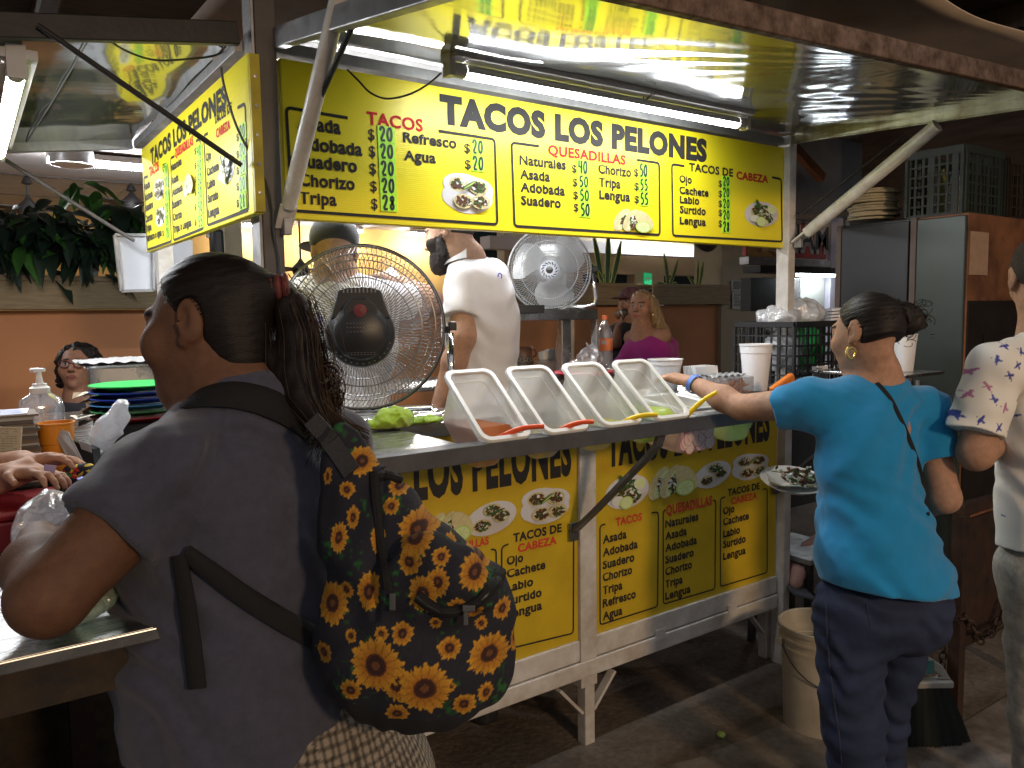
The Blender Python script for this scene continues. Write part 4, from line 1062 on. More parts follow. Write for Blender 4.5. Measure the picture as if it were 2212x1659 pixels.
b = MB(); b.box((XF + .03, 1.758, .55), (XF + .66, 1.7648, 1.58)); b.box((XF + .18, 1.752, 1.28), (XF + .60, 1.7579, 1.42)); b.build('dark_panel', mat('panel_blackened', (.022, .018, .016), .45, var=.5, vscale=9), f2)
for k in range(5):
    b = MB(); b.lathe([(.022, 0), (.022, .006)], (XF + .12 + .11 * k, 1.755, 1.20 - .05 * k), 12, np.stack([(1., 0, 0), (0, 0, 1.), (0, -1., 0)], 1), True); b.build('rivet', M_galv, f2)
q = MB(); q.box((XF + .09, 1.744, 1.33), (XF + .26, 1.7515, 1.36)); q.build('metal_plate', M_steel, f2)

M_crate = mat('crate_dark', (.030, .042, .035), .5, var=.2)
M_crateb = mat('crate_brown', (.035, .026, .018), .5, var=.2)
M_black = mat('plastic_black', (.018, .018, .02), .4, var=.2)
def crate(name, label, lo, hi, m, nh=5, nv=9, cat='crate', grp=None, gap=1.0, rim=.022):
    x0, y0, z0 = lo; x1, y1, z1 = hi
    t = thing(name, label, cat, ((x0 + x1) / 2, (y0 + y1) / 2, z0), grp)
    th = .008
    def side(a, c_, nvv):
        a = np.array(a); c_ = np.array(c_); d = _n(c_ - a); L_ = np.linalg.norm(c_ - a); s = MB()
        for k in range(nvv + 1):
            p = a + d * (L_ * k / nvv); w = (.014 if k in (0, nvv) or (k % 3 == 0) else .005) * gap
            s.bar(p + (0, 0, .005), p + (0, 0, z1 - z0 - rim), w, th, d if False else np.cross(d, (0, 0, 1.)))
        for k in range(nh + 1):
            z = (z1 - z0 - rim) * k / nh
            s.bar(a + (0, 0, z + .004), c_ + (0, 0, z + .004), th * .8, .008 if 0 < k < nh else .014)
        s.bar(a + (0, 0, z1 - z0 - rim / 2), c_ + (0, 0, z1 - z0 - rim / 2), th + .008, rim)
        s.build('lattice_side', m, t)
    side((x0, y0, z0), (x1, y0, z0), nv); side((x1, y0, z0), (x1, y1, z0), max(4, int(nv * .7))); side((x1, y1, z0), (x0, y1, z0), nv); side((x0, y1, z0), (x0, y0, z0), max(4, int(nv * .7)))
    b = MB(); b.box((x0 + .005, y0 + .005, z0), (x1 - .005, y1 - .005, z0 + .008)); b.build('base', m, t)
    return t
crate('plastic_crate', 'dark green plastic crate on top of the fridges beside the bag of tortillas', (XF + .03, 1.80, 1.987), (XF + .42, 2.06, 2.30), M_crate, 6, 10, gap=2.2, rim=.035)
crate('plastic_crate', 'brownish plastic crate on top of the fridges at the right edge', (XF + .46, 1.79, 1.987), (XF + 1.0, 2.05, 2.28), M_crateb, 5, 12, gap=2.0, rim=.03)
rnd = random.Random(9)
for k in range(8):
    mcol = [(.45, .42, .35), (.35, .30, .06), (.06, .2, .05), (.4, .1, .05)][k % 4]
    bx = MB(); cx_ = XF + .08 + .075 * (k % 4); cy = 1.86 + .10 * (k // 4)
    bx.lathe([(.0, 0), (.028, 0), (.028, .14), (.012, .19), (.012, .22), (0, .22)], (cx_, cy, 1.997), 12)
    o = bx.build('bottle', mat('bottle_%d_glass' % (k % 4), mcol, .2), smooth=True)
    tag(o, 'bottle standing in the dark green crate on the fridge', 'bottle', 'bottles in the crate on the fridge')
# bag of tortillas: a stack of pale discs in clear film
bt = thing('tortilla_pack', 'plastic packs of pale tortillas piled on the grey fridge', 'food pack', PL(1885, 475, 0, XF + .12))
cc = PL(1885, 472, 0, XF + .14); M_torts = mat('tortillas', (.66, .57, .38), .7, var=.3, vscale=30)
for k in range(11):
    r = .115 + .012 * math.sin(k * 2.3); dx = .008 * math.sin(k * 5.1); b = MB()
    b.lathe([(0, 0), (r, .001), (r + .003, .006), (r, .012), (0, .013)], cc + (dx, .01 * math.cos(k * 3.3), -.012 + .0145 * k), 24); b.build('tortilla', M_torts, bt, smooth=True)

# rusty frame, chain, broom, bucket
M_rframe = mat('frame_rust', (.055, .026, .016), .6, .2, var=.6, vscale=14, col2=(.02, .012, .009), bump=.3)
rfm = thing('metal_frame', 'rusty dark metal barrier frame on the pavement at the right edge', 'barrier', PL(2060, 1560, 2, 0))
A0 = PL(2060, 1565, 2, 0)
for dx, dy, h in ((0, 0, .80), (.62, .02, .78), (0.02, .42, .80), (.62, .44, .78)):
    b = MB(); b.box((A0[0] + dx - .022, A0[1] + dy - .022, 0), (A0[0] + dx + .022, A0[1] + dy + .022, h)); b.build('upright', M_rframe, rfm, bevel=.002)
for z, dy in ((.80, 0), (.30, 0), (.80, .42), (.30, .42)):
    b = MB(); b.bar((A0[0] - .022, A0[1] + dy, z + .02), (A0[0] + .64, A0[1] + dy, z), .04, .04); b.build('crossbar', M_rframe, rfm, bevel=.002)
b = MB(); b.box((A0[0] + .03, A0[1] + .0, .34), (A0[0] + .60, A0[1] + .01, .77)); b.build('infill_sheet', M_rframe, rfm)
def chain(label, pts, s=.016):
    pts = [np.array(p) for p in pts]; seg = []; 
    for i in range(len(pts) - 1):
        n_ = max(1, int(np.linalg.norm(pts[i + 1] - pts[i]) / (s * 1.9)))
        for k in range(n_): seg.append((pts[i] + (pts[i + 1] - pts[i]) * (k / n_), _n(pts[i + 1] - pts[i])))
    mb = MB()
    for k, (p, d) in enumerate(seg):
        u = _n(np.cross(d, (.3, .5, .8))); w = np.cross(d, u); u = u if k % 2 else w
        mb.tube([p + d * s * 1.35 * math.cos(a) + u * s * .8 * math.sin(a) for a in np.linspace(0, 6.283, 11)[:-1]], s * .26, 6, closed=True)
    o = mb.build('chain', M_rframe, smooth=True); tag(o, label, 'chain')
c0 = A0 + np.array((0, -.03, .55))
chain('dark steel chain drooping along the rusty barrier frame', [A0 + (-.32, .0, .46), A0 + (-.16, -.03, .44), A0 + (.0, -.035, .42), A0 + (.1, -.04, .31), A0 + (.22, -.04, .32), A0 + (.33, -.04, .45), A0 + (.4, -.04, .6)])
chain('short end of chain hanging down left of the rusty barrier frame', [A0 + (-.125, .0, .66), A0 + (-.13, -.01, .5), A0 + (-.13, -.015, .24)])
# broom leaning
M_bristle = mat('bristle', (.004, .008, .006), .8, var=.5, vscale=40, stretch=(14, 14, 1))
M_brw = mat('broom_white', (.42, .41, .38), .45, var=.2)
bc = PL(1992, 1603, 2, 0); br = thing('broom', 'white headed broom with black bristles standing behind the woman in blue', 'broom', bc)
ax_ = _n(RT * (1, 1, 0)); ay_ = np.array((-ax_[1], ax_[0], 0)); Zv = np.array((0, 0, 1.))
b = MB()
def brpt(u, v):
    a = 2 * math.pi * u; w = .070 + .055 * (1 - v) ** 1.0; th = .022 + .02 * (1 - v); r = 1 + .07 * math.sin(60 * u) + .04 * math.sin(133 * u)
    return bc + ax_ * (w * r * math.cos(a) * 1.15 + (1 - v) * .015) + ay_ * th * r * math.sin(a) + Zv * (.012 + .20 * v - (.012 if v == 0 and int(u * 120) % 2 else 0))
b.grid(brpt, 120, 6); b.build('bristles', M_bristle, br)
b = MB(); b.obox(bc + Zv * .222, ax_ * .095, ay_ * .024, Zv * .013); b.build('head_bar', M_brw, br, bevel=.006)
b = MB(); b.prism([bc + ax_ * x - ay_ * .012 + Zv * z for x, z in ((-.09, .236), (-.055, .236), (-.028, .29), (.005, .29), (.055, .248), (.04, .237), (.09, .236), (.06, .285), (.0, .325), (-.05, .325))], ay_ * .024); b.build('head_arch', M_brw, br, bevel=.003, fix=True)
b = MB(); b.obox(bc - ay_ * .0135 + ax_ * .012 + Zv * .285, ax_ * .014, ay_ * .001, Zv * .024); b.build('head_label', mat('label_teal', (.06, .22, .22), .5), br)
b = MB(); b.tube([bc + Zv * .31 - ax_ * .025, bc + Zv * 1.25 - ax_ * .02 + ay_ * .18], .012, 10); b.build('broomstick', mat('stick_yellow', (.45, .26, .05), .5), br)
# bucket
M_bkt = mat('bucket_plastic', (.50, .47, .40), .45, var=.25, vscale=7, col2=(.36, .32, .25), bump=.06)
bk = PL(1768, 1562, 2, 0); bu = thing('bucket', 'dirty white plastic bucket with ribbed rim beside the woman in blue', 'bucket', bk)
b = MB(); pr = [(.0, .0), (.118, .0), (.126, .004), (.134, .30), (.140, .302), (.140, .312), (.136, .314), (.138, .336), (.146, .338), (.146, .348), (.141, .35), (.142, .372), (.150, .374), (.151, .390), (.147, .392), (.140, .388), (.125, .02), (0, .018)]
b.lathe(pr, bk, 40); b.build('body', M_bkt, bu, smooth=True, ang=50)
q = MB(); hp = []
for t_ in np.linspace(0, math.pi, 15):
    hp.append(bk + RT * (1, 1, 0) * (-.146 * math.cos(t_)) * 1.0 + _n(-FW * (1, 1, 0)) * (.145 * math.sin(t_)) + Zv * (.325 - .13 * math.sin(t_)))
q.tube(hp, .0026, 6); q.build('wire_handle', M_dark, bu, smooth=True)
for s in (-1, 1):
    q = MB(); q.obox(bk + _n(RT * (1, 1, 0)) * s * .147 + Zv * .325, (.012, 0, 0), (0, .012, 0), (0, 0, .014)); q.build('handle_boss', M_bkt, bu, bevel=.003)
o = MB(); o.lathe([(0, .02), (.012, .017), (.016, .010), (.012, .002), (0, 0)], PL(1558, 1592, 2, 0), 12); o = o.build('lime_half', M_lime, smooth=True); tag(o, 'small pale lime half lying on the pavement in front of the stall', 'fruit')
# dark stool behind the stall corner
st = thing('stool', 'dark metal stool under the stall corner beside the bucket', 'stool', PL(1720, 1385, 2, 0))
sc = PL(1725, 1390, 2, 0)
b = MB(); b.obox(sc + Zv * .455, (.16, 0, 0), (0, .16, 0), (0, 0, .012)); b.build('seat', M_galv, st, bevel=.004)
for sx in (-1, 1):
    for sy in (-1, 1):
        b = MB(); b.bar(sc + (sx * .15, sy * .15, 0), sc + (sx * .14, sy * .14, .442), .028, .028, (1, 0, 0)); b.build('leg', M_dark, st)
for sx in (-1, 1):
    b = MB(); b.bar(sc + (sx * .145, -.13, .2), sc + (sx * .145, .13, .2), .015, .015); b.build('rung', M_dark, st)
# ================================================================== THINGS ON THE COUNTERS
Xv, Yv, Zv = np.eye(3)
M_tub = mat_clear('tub_plastic', (.94, .95, .93), clear=.46, gloss=.20, rough=.18)
M_tubrim = mat('tub_rim', (.74, .76, .74), .3, spec=.5)
def rrect(w, h, r, n=5):
    pts = []
    for cx_, cy, a0 in ((w / 2 - r, h / 2 - r, 0), (-w / 2 + r, h / 2 - r, 90), (-w / 2 + r, -h / 2 + r, 180), (w / 2 - r, -h / 2 + r, 270)):
        for k in range(n + 1):
            a = R(a0 + 90 * k / n); pts.append((cx_ + r * math.cos(a), cy + r * math.sin(a)))
    return pts
def loft(mb, rings, close0=False, close1=False):
    n = len(rings[0]); vs = [p for r in rings for p in r]; fs = []
    for i in range(len(rings) - 1):
        for j in range(n): fs.append((i * n + j, i * n + (j + 1) % n, (i + 1) * n + (j + 1) % n, (i + 1) * n + j))
    if close0: fs.append(tuple(range(n))[::-1])
    if close1: fs.append(tuple((len(rings) - 1) * n + j for j in range(n)))
    mb.add(vs, fs)
def tub(label, x0, sauce, fill, spoon=None, smat=None, W_=.158, L_=.258, extra=None, y0=1.598, z0=1.2375, depth=.150, ang=40.0):
    vd = np.array((0, math.cos(R(ang)), math.sin(R(ang)))); wd = np.array((0, math.sin(R(ang)), -math.cos(R(ang))))
    o = np.array((x0 + W_ / 2, y0, z0)) + vd * L_ / 2
    t = thing('salsa_tub', label, 'tub', o + wd * depth, 'tilted salsa tubs along the serving bar')
    def ring(w, h, r, d): return [o + Xv * a + vd * b_ + wd * d for a, b_ in rrect(w, h, r)]
    b = MB(); loft(b, [ring(W_ - .03, L_ - .03, .022, .002), ring(W_ - .032, L_ - .032, .022, .03), ring(W_ - .038, L_ - .038, .024, .034), ring(W_ - .058, L_ - .058, .03, depth - .012), ring(W_ - .075, L_ - .075, .03, depth), ring(W_ - .13, L_ - .13, .012, depth)], close1=True)
    body = b.build('body', M_tub, t, smooth=True, ang=60)
    b = MB(); b.tube(ring(W_ - .036, L_ - .036, .023, .031), .0013, 6, closed=True); b.build('step_highlight', M_tubrim, body, smooth=True)  # thin white ring paints the highlight along the moulded step
    b = MB(); loft(b, [ring(W_ - .03, L_ - .03, .022, .0015), ring(W_ - .026, L_ - .026, .022, -.002), ring(W_ - .004, L_ - .004, .028, -.002), ring(W_, L_, .03, .001), ring(W_, L_, .03, .007), ring(W_ - .003, L_ - .003, .03, .007)])
    b.build('rim', M_tubrim, t, smooth=True, ang=50)
    if sauce:
        # the sauce lies level in the lowest corner of the tilted tub
        b = MB(); loft(b, [ring(W_ - .042, L_ - .042, .024, .036), ring(W_ - .062, L_ - .062, .03, depth - .013), ring(W_ - .080, L_ - .080, .03, depth - .002)], True, True)
        me = b.mesh('salsa', sauce); bm = bmesh.new(); bm.from_mesh(me); zs = [v.co.z for v in bm.verts]; zl = min(zs) + (max(zs) - min(zs)) * fill
        r_ = bmesh.ops.bisect_plane(bm, geom=bm.verts[:] + bm.edges[:] + bm.faces[:], plane_co=(0, 0, zl), plane_no=(0, 0, 1), clear_outer=True)
        bmesh.ops.holes_fill(bm, edges=[e for e in bm.edges if e.is_boundary], sides=0); bmesh.ops.recalc_face_normals(bm, faces=bm.faces[:])
        bm.to_mesh(me); bm.free(); link_mesh('salsa', me, t, smooth=True, ang=40)
        d0 = depth * .6
        # smears and drips that stick to the near wall
        rnd = random.Random(int(x0 * 1000)); b = MB()
        for k in range(60):
            a = rnd.uniform(-.5, .5) * (W_ - .06); d = rnd.uniform(.05, d0 + .01); v_ = -(L_ / 2 - .020 - (d - .034) * .11) + .002
            rr = rnd.uniform(.001, .0042); p = o + Xv * a + vd * v_ + wd * d
            b.obox(p, Xv * rr, vd * .0007, wd * rr * rnd.uniform(.8, 2))
        b.build('splashes', sauce, t)
    if spoon:
        a, c, col = spoon; a = np.array(a); c = np.array(c); d = _n(c - a); s = _n(np.cross(d, Zv)); ln = np.linalg.norm(c - a)
        rt = thing('salsa_spoon', col, 'spoon', a, 'plastic spoons in the salsa tubs')
        b = MB(); vs = []
        for i in range(9):
            q = i / 8; w = .0105 - .003 * q + .002 * math.sin(q * 3.14); p = a + d * ln * q + Zv * (.010 * math.sin(q * 3.14))
            vs += [p - s * w, p - s * w * .8 + Zv * .007, p + s * w * .8 + Zv * .007, p + s * w]
        b.tube([a + d * ln * q + Zv * (.010 * math.sin(q * 3.14)) for q in np.linspace(0, 1, 9)], [.0082 - .0022 * q for q in np.linspace(0, 1, 9)], 10)
        b.build('handle', smat, rt, smooth=True, ang=60)
        b = MB(); Mx = np.stack([s, d, np.cross(s, d)], 1); b.lathe([(0, -.006), (.013, -.003), (.02, .004), (.018, .005), (0, -.003)], a - d * .016 - Zv * .004, 14, Mx); b.build('bowl', smat, rt, smooth=True)
    return t
M_sal1 = mat_clear('salsa_red', (.62, .17, .02), clear=.05, gloss=.12)
M_sal2 = mat_clear('salsa_ochre', (.50, .40, .08), clear=.05, gloss=.12)
M_sal3 = mat_clear('salsa_yellow', (.62, .60, .14), clear=.05, gloss=.12)
M_sal4 = mat_clear('salsa_green', (.62, .80, .14), clear=.05, gloss=.12)
M_or = mat('spoon_orange', (.72, .09, .02), .35); M_ye = mat('spoon_yellow', (.80, .58, .01), .35)
def on_bar(x, y, yy): return PL(x, y, 1, yy)
tub('frosted tub with red salsa at its bottom, leftmost of the tilted row', 1.043, M_sal1, .52, (on_bar(1075, 948, 1.635), on_bar(1176, 921, 1.56), 'red plastic spoon sticking out of the leftmost salsa tub'), M_or)
tub('frosted tub with ochre salsa, second from the left in the tilted row', 1.239, M_sal2, .36, (on_bar(1200, 936, 1.635), on_bar(1283, 911, 1.56), 'orange plastic spoon sticking out of the second salsa tub'), M_or)
tub('frosted tub with yellow salsa, third from the left in the tilted row', 1.440, M_sal3, .40, (on_bar(1338, 917, 1.635), on_bar(1421, 896, 1.56), 'yellow plastic spoon lying low in the third salsa tub'), M_ye)
tub('frosted tub with bright green guacamole salsa under the hand of the woman in blue', 1.640, M_sal4, .50, (on_bar(1478, 905, 1.635), on_bar(1549, 847, 1.55), 'yellow plastic spoon pointing steeply up from the green salsa tub'), M_ye)
M_radw = mat_clear('radish_water', (.86, .60, .54), clear=.12, gloss=.1); M_grn = mat_clear('cucumber_green', (.66, .86, .34), clear=.12, gloss=.1)
t5 = tub('clear tub of sliced pink radishes hanging below the serving bar', 1.865, M_radw, .90, W_=.20, L_=.24, depth=.155, ang=6, y0=1.69, z0=1.238)
t6 = tub('clear tub of pale green cucumber, rightmost under the serving bar', 2.10, M_grn, .90, W_=.175, L_=.24, depth=.14, ang=6, y0=1.69, z0=1.238)
rnd = random.Random(3); M_rad = mat('radish_white', (.78, .66, .62), .4); M_radp = mat('radish_pink', (.66, .06, .22), .4)
vd = np.array((0, math.cos(R(6)), math.sin(R(6)))); wd = np.array((0, math.sin(R(6)), -math.cos(R(6)))); o5 = np.array((1.865 + .10, 1.69, 1.238)) + vd * .12
for k in range(20):
    a = rnd.uniform(-.068, .068); d = rnd.uniform(.04, .135); hh = -(.12 - .019 - (d - .034) * .10) - .003
    p = o5 + Xv * a + vd * hh + wd * d; r = rnd.uniform(.017, .024)
    nrm = -vd; u2 = np.cross(nrm, Xv); Mx = np.stack([Xv, u2, nrm], 1)
    b = MB(); b.lathe([(0, .0022), (r, .0022), (r, 0)], p, 16, Mx); b.cm = 1; b.lathe([(r, .0005), (r + .0011, .001), (r + .0011, .0024), (r, .0026)], p, 16, Mx)
    b.build('radish_slice', [M_rad, M_radp], t5)

# ---- the black fan seen from behind
M_wireb = mat('guard_wire', (.20, .195, .19), .32, .4); M_fanb = mat('fan_black', (.016, .016, .017), .4, var=.2)
M_chrome = mat('chrome', (.78, .78, .78), .08, 1.0)
M_blade = mat_clear('blade_plastic', (.82, .82, .84), clear=.90, gloss=.05, rough=.2)
M_blade2 = mat_clear('blade_pale', (.80, .82, .84), clear=.40, gloss=.12, rough=.25)
def frame_for(c, n_):
    n_ = _n(np.array(n_, float)); r = _n(np.cross(Zv, n_)); u = np.cross(n_, r)
    return np.stack([r, u, n_], 1)                        # columns: right, up, out towards the viewer
def ringpts(c, M, r, z, n=56): return [c + M @ np.array((r * math.cos(a), r * math.sin(a), z)) for a in np.linspace(0, 2 * math.pi, n + 1)[:-1]]
def guard(t, c, M, r, r0, depth, nw, mw, name, wr=.0011, swirl=.10, rings=(.55, .82)):
    b = MB()
    for k in range(nw):
        a = 2 * math.pi * k / nw; pts = []
        for q in np.linspace(0, 1, 7):
            rr = r0 + (r - r0) * q; zz = depth * math.cos(q * 1.45) ** .75 if q < 1 else 0
            aa = a + swirl * math.sin(q * 3.1)
            pts.append(c + M @ np.array((rr * math.cos(aa), rr * math.sin(aa), zz)))
        b.tube(pts, wr, 4, caps=False)
    o = b.build(name, mw, t)
    for q in rings:
        b = MB(); rr = r0 + (r - r0) * q; b.tube(ringpts(c, M, rr, depth * math.cos(q * 1.45) ** .75 + .0015), wr * 1.7, 5, closed=True); b.build('guard_ring', mw, o)
    return o
def blades(t, c, M, r, n, m):
    for k in range(n):
        a0 = 2 * math.pi * k / n + .4; b = MB()
        def pt(u, v):
            rr = .05 + (r - .05) * u; w = (.50 + .25 * math.sin(u * 3.0)); aa = a0 + (v - .5) * w * 1.9 + .35 * u
            return c + M @ np.array((rr * math.cos(aa), rr * math.sin(aa), (v - .5) * .07 * (1 - .3 * u)))
        b.grid(pt, 10, 8); o = b.build('blade', m, t, smooth=True, ang=180)
def stand_u(t, c, M, r, zb, name='chrome_stand', m=None, back=.10):
    m = m or M_chrome
    R_, F_ = M[:, 0], _n(M[:, 2] * (1, 1, 0))
    for s in (-1, 1):
        b = MB(); k = c + R_ * s * (r + .012)
        b.tube([k + Zv * .0, k - Zv * .02], .008, 8); b.obox(k + R_ * s * .014, R_ * .012, Zv * .013, F_ * .013); b.build('knob', M_fanb, t, bevel=.003)
    pts = []
    for s in (-1, 1):
        L_ = []
        k = c + R_ * s * (r + .018)
        L_ = [k - Zv * .02, k - Zv * (c[2] - zb) * .5 - R_ * s * -.0, np.array((*(k + R_ * s * .008)[:2], zb + .05)), np.array((*(k + R_ * s * .0)[:2], zb + .02)), np.array((*(k - R_ * s * .04)[:2], zb + .0125))]
        pts.append(L_)
    b = MB(); b.tube(pts[0] + [c * (1, 1, 0) + F_ * back + Zv * (zb + .0125)] + pts[1][::-1], .0115, 12); b.build(name, m, t, smooth=True, ang=180)
    b = MB(); q0, q1 = pts[0][-1] - F_ * .22, pts[1][-1] - F_ * .22
    b.tube([pts[0][-1], q0, q1, pts[1][-1]], .011, 12); b.build('base_tube', m, t, smooth=True, ang=180)
    for p in (pts[0][-1], pts[1][-1]):
        b = MB(); b.obox(p * (1, 1, 0) + Zv * (zb + .004), R_ * .012, F_ * .012, Zv * .004); b.build('rubber_foot', M_fanb, t)
c1 = P(783, 708, 2.34); n1 = -_n(c1 - CAM); n1 = _n(n1 + .0 * AX + np.array((0, 0, .02)))
f1 = thing('pedestal_fan', 'black fan with chrome bracket seen from behind on the front counter', 'fan', (c1[0], c1[1], 1.232))
M1 = frame_for(c1, n1); r1 = .243
guard(f1, c1 + M1 @ np.array((0, 0, .01)), M1, r1, .085, .075, 118, M_wireb, 'back_guard', .0012, .16)
guard(f1, c1 - M1 @ np.array((0, 0, .03)), np.stack([M1[:, 0], -M1[:, 1], -M1[:, 2]], 1), r1, .05, .06, 96, M_wireb, 'front_guard', .0011, .10)
b = MB(); b.tube(ringpts(c1 + M1 @ np.array((0, 0, -.01)), M1, r1 + .002, 0), .0055, 8, closed=True); b.build('outer_ring', M_fanb, f1, smooth=True)
b = MB(); b.tube(ringpts(c1 + M1 @ np.array((0, 0, .012)), M1, r1 - .002, 0), .0028, 6, closed=True); b.build('outer_ring', M_wireb, f1, smooth=True)
for k in range(60):
    pass
blades(f1, c1 - M1 @ np.array((0, 0, .012)), M1, .215, 3, M_blade)
hc_ = c1 + M1 @ np.array((-.005, -.018, 0))
b = MB(); b.lathe([(.0, .150), (.060, .148), (.072, .140), (.078, .118), (.094, .108), (.098, .095), (.098, .02), (.06, .0), (0, 0)], hc_, 40, M1); mo = b.build('motor_housing', M_fanb, f1, smooth=True, ang=35)
def mpt(x, y, z): return hc_ + M1 @ np.array((x, y, z))
b = MB(); b.prism([mpt(x, y, .03) for x, y in ((-.085, .04), (-.066, .098), (-.060, .122), (-.035, .130), (.0, .132), (.035, .130), (.060, .122), (.066, .098), (.085, .04))], M1 @ np.array((0, 0, .085))); b.build('housing_neck', M_fanb, mo, bevel=.006, fix=True)
b = MB(); b.prism([mpt(x, y, .116) for x, y in ((-.05, .02), (-.046, .075), (-.02, .10), (.02, .10), (.046, .075), (.05, .02))], M1 @ np.array((0, 0, .028))); b.build('housing_cap', M_fanb, mo, bevel=.006, fix=True)
b = MB(); b.lathe([(0, .006), (.017, .005), (.019, 0)], mpt(0, .062, .145), 20, M1); b.build('red_button', mat('button_red', (.16, .015, .02), .4), mo, smooth=True)
b = MB(); M_slot = mat('vent_light', (.20, .20, .20), .4)
for k in range(26):
    a = R(200 + 140 * (k / 25)); rr = .086 if k % 2 else .082
    b.obox(mpt(rr * math.cos(a), rr * math.sin(a), .1125), M1[:, 0] * .0022, M1[:, 1] * .0022, M1[:, 2] * .0006)
for row in range(5):
    for k in range(9):
        b.obox(mpt(-.036 + .009 * k, -.060 + .0055 * row if row < 2 else -.02 + .012 * row, .1505 if abs(-.036 + .009 * k) < .05 else .14), M1[:, 0] * .0024, M1[:, 1] * .0006, M1[:, 2] * .0004)
b.build('rating_plate', M_slot, mo)
b = MB()
for k in range(9):
    b.obox(mpt(-.044 + .011 * k, .122, .1155), M1[:, 0] * .0022, M1[:, 1] * .007, M1[:, 2] * .0006)
b.build('vent_slot', M_slot, mo)
stand_u(f1, c1, M1, r1, 1.231)

# ---- the pale fan on the steel shelf
c2 = P(1187, 583, 4.05); n2 = -_n(c2 - CAM)
M_wirew = mat('guard_white', (.62, .63, .64), .3, .4)
f2_ = thing('pedestal_fan', 'pale fan with chrome bracket facing us on the steel shelf behind the bearded man', 'fan', (c2[0], c2[1], c2[2] - .24))
M2 = frame_for(c2, n2); r2 = .212
guard(f2_, c2 + M2 @ np.array((0, 0, .02)), M2, r2, .045, .075, 110, M_wirew, 'front_guard', .0011, .12, (.6, .9))
guard(f2_, c2 - M2 @ np.array((0, 0, .01)), np.stack([M2[:, 0], -M2[:, 1], -M2[:, 2]], 1), r2, .05, .05, 80, M_wirew, 'back_guard', .0011, .1, ())
b = MB(); b.tube(ringpts(c2, M2, r2 + .002, 0), .005, 8, closed=True); b.build('outer_ring', M_wirew, f2_, smooth=True)
b = MB(); b.tube(ringpts(c2 + M2 @ np.array((0, 0, .016)), M2, r2 - .001, 0), .003, 6, closed=True); b.build('outer_ring', M_wirew, f2_, smooth=True)
blades(f2_, c2, M2, .19, 3, M_blade2)
b = MB(); b.lathe([(0, .102), (.044, .100), (.050, .092), (.048, .085)], c2, 30, M2); hb = b.build('hub_badge', mat('badge_white', (.66, .68, .74), .35), f2_, smooth=True)
b = MB()
for k in range(14):
    a = 2 * math.pi * k / 14; a2 = a + .35
    p = c2 + M2 @ np.array((.030 * math.cos(a), .030 * math.sin(a), .1022)); q = c2 + M2 @ np.array((.041 * math.cos(a2), .041 * math.sin(a2), .1018))
    ribbon(b, [p, q], .005, M2[:, 0], M2[:, 1])
b.build('hub_slot', M_fanb, hb)
b = MB(); b.lathe([(0, .1035), (.018, .1030), (.02, .100)], c2, 20, M2); b.build('hub_disc', M_chrome, hb, smooth=True)
b = MB(); b.lathe([(0, -.12), (.06, -.12), (.075, -.03), (.05, 0)], c2, 24, M2); b.build('motor', M_fanb, f2_, smooth=True)
zsh = PL(1200, 668, 1, c2[1])[2]
stand_u(f2_, c2, M2, r2, zsh, back=-.1)
# steel shelf under it
shf = thing('steel_shelf', 'steel shelf on legs behind the bearded man, carrying the pale fan', 'shelf', (c2[0], c2[1] + .05, 1.24))
xa = PL(1085, 680, 1, c2[1] - .12)[0]; xb = PL(1289, 680, 1, c2[1] - .12)[0]
b = MB(); b.box((xa, c2[1] - .13, zsh - .055), (xb, c2[1] + .17, zsh - .001)); b.build('shelf_board', M_steel, shf, bevel=.003)
b = MB(); xm = PL(1166, 672, 1, c2[1] - .16)[0]; b.box((xa - .1, c2[1] - .20, zsh - .02), (xm, c2[1] - .135, zsh + .02)); b.build('dark_tray', M_dark, shf, bevel=.003)
for px_, w in ((1219, .03), (1230, .03), (1286, .009)):
    x = PL(px_, 760, 1, c2[1] - .1)[0]; b = MB(); b.box((x - w, c2[1] - .12 + (.05 if px_ == 1230 else 0), 1.241), (x + w, c2[1] - .075 + (.05 if px_ == 1230 else 0), zsh - .056)); b.build('leg', M_steel if w > .01 else M_galv, shf, bevel=.002)

# ---- green towel and the steel tray by the fan
def towel_f(p):
    d = np.minimum(ell(p, tw + (-.012, 0, .024), (.060, .050, .034)), ell(p, tw + (.075, .005, .009), (.075, .045, .012)))
    d = smin(d, ell(p, tw + (-.055, .0, .01), (.04, .04, .02)), .02)
    q = p - tw
    return d + .0065 * np.abs(np.sin(q[:, 0] * 60 + 70 * q[:, 2] - 40 * q[:, 1] + 2 * vnoise(p, 22, 4))) - .003 + .0035 * vnoise(p, 55, 2) + .0022 * vnoise(p, 200, 3)
tw = P(862, 905, 2.27); tw[2] = 1.2325
M_towel = mat('towel_green', (.40, .62, .02), .95, var=.3, vscale=90, bump=.9, bscale=420, sheen=.4)
o = solid('towel', towel_f, tw - (.15, .09, .0), tw + (.18, .09, .11), .0028, M_towel); tag(o, 'crumpled lime green towel on the front counter under the black fan', 'towel')

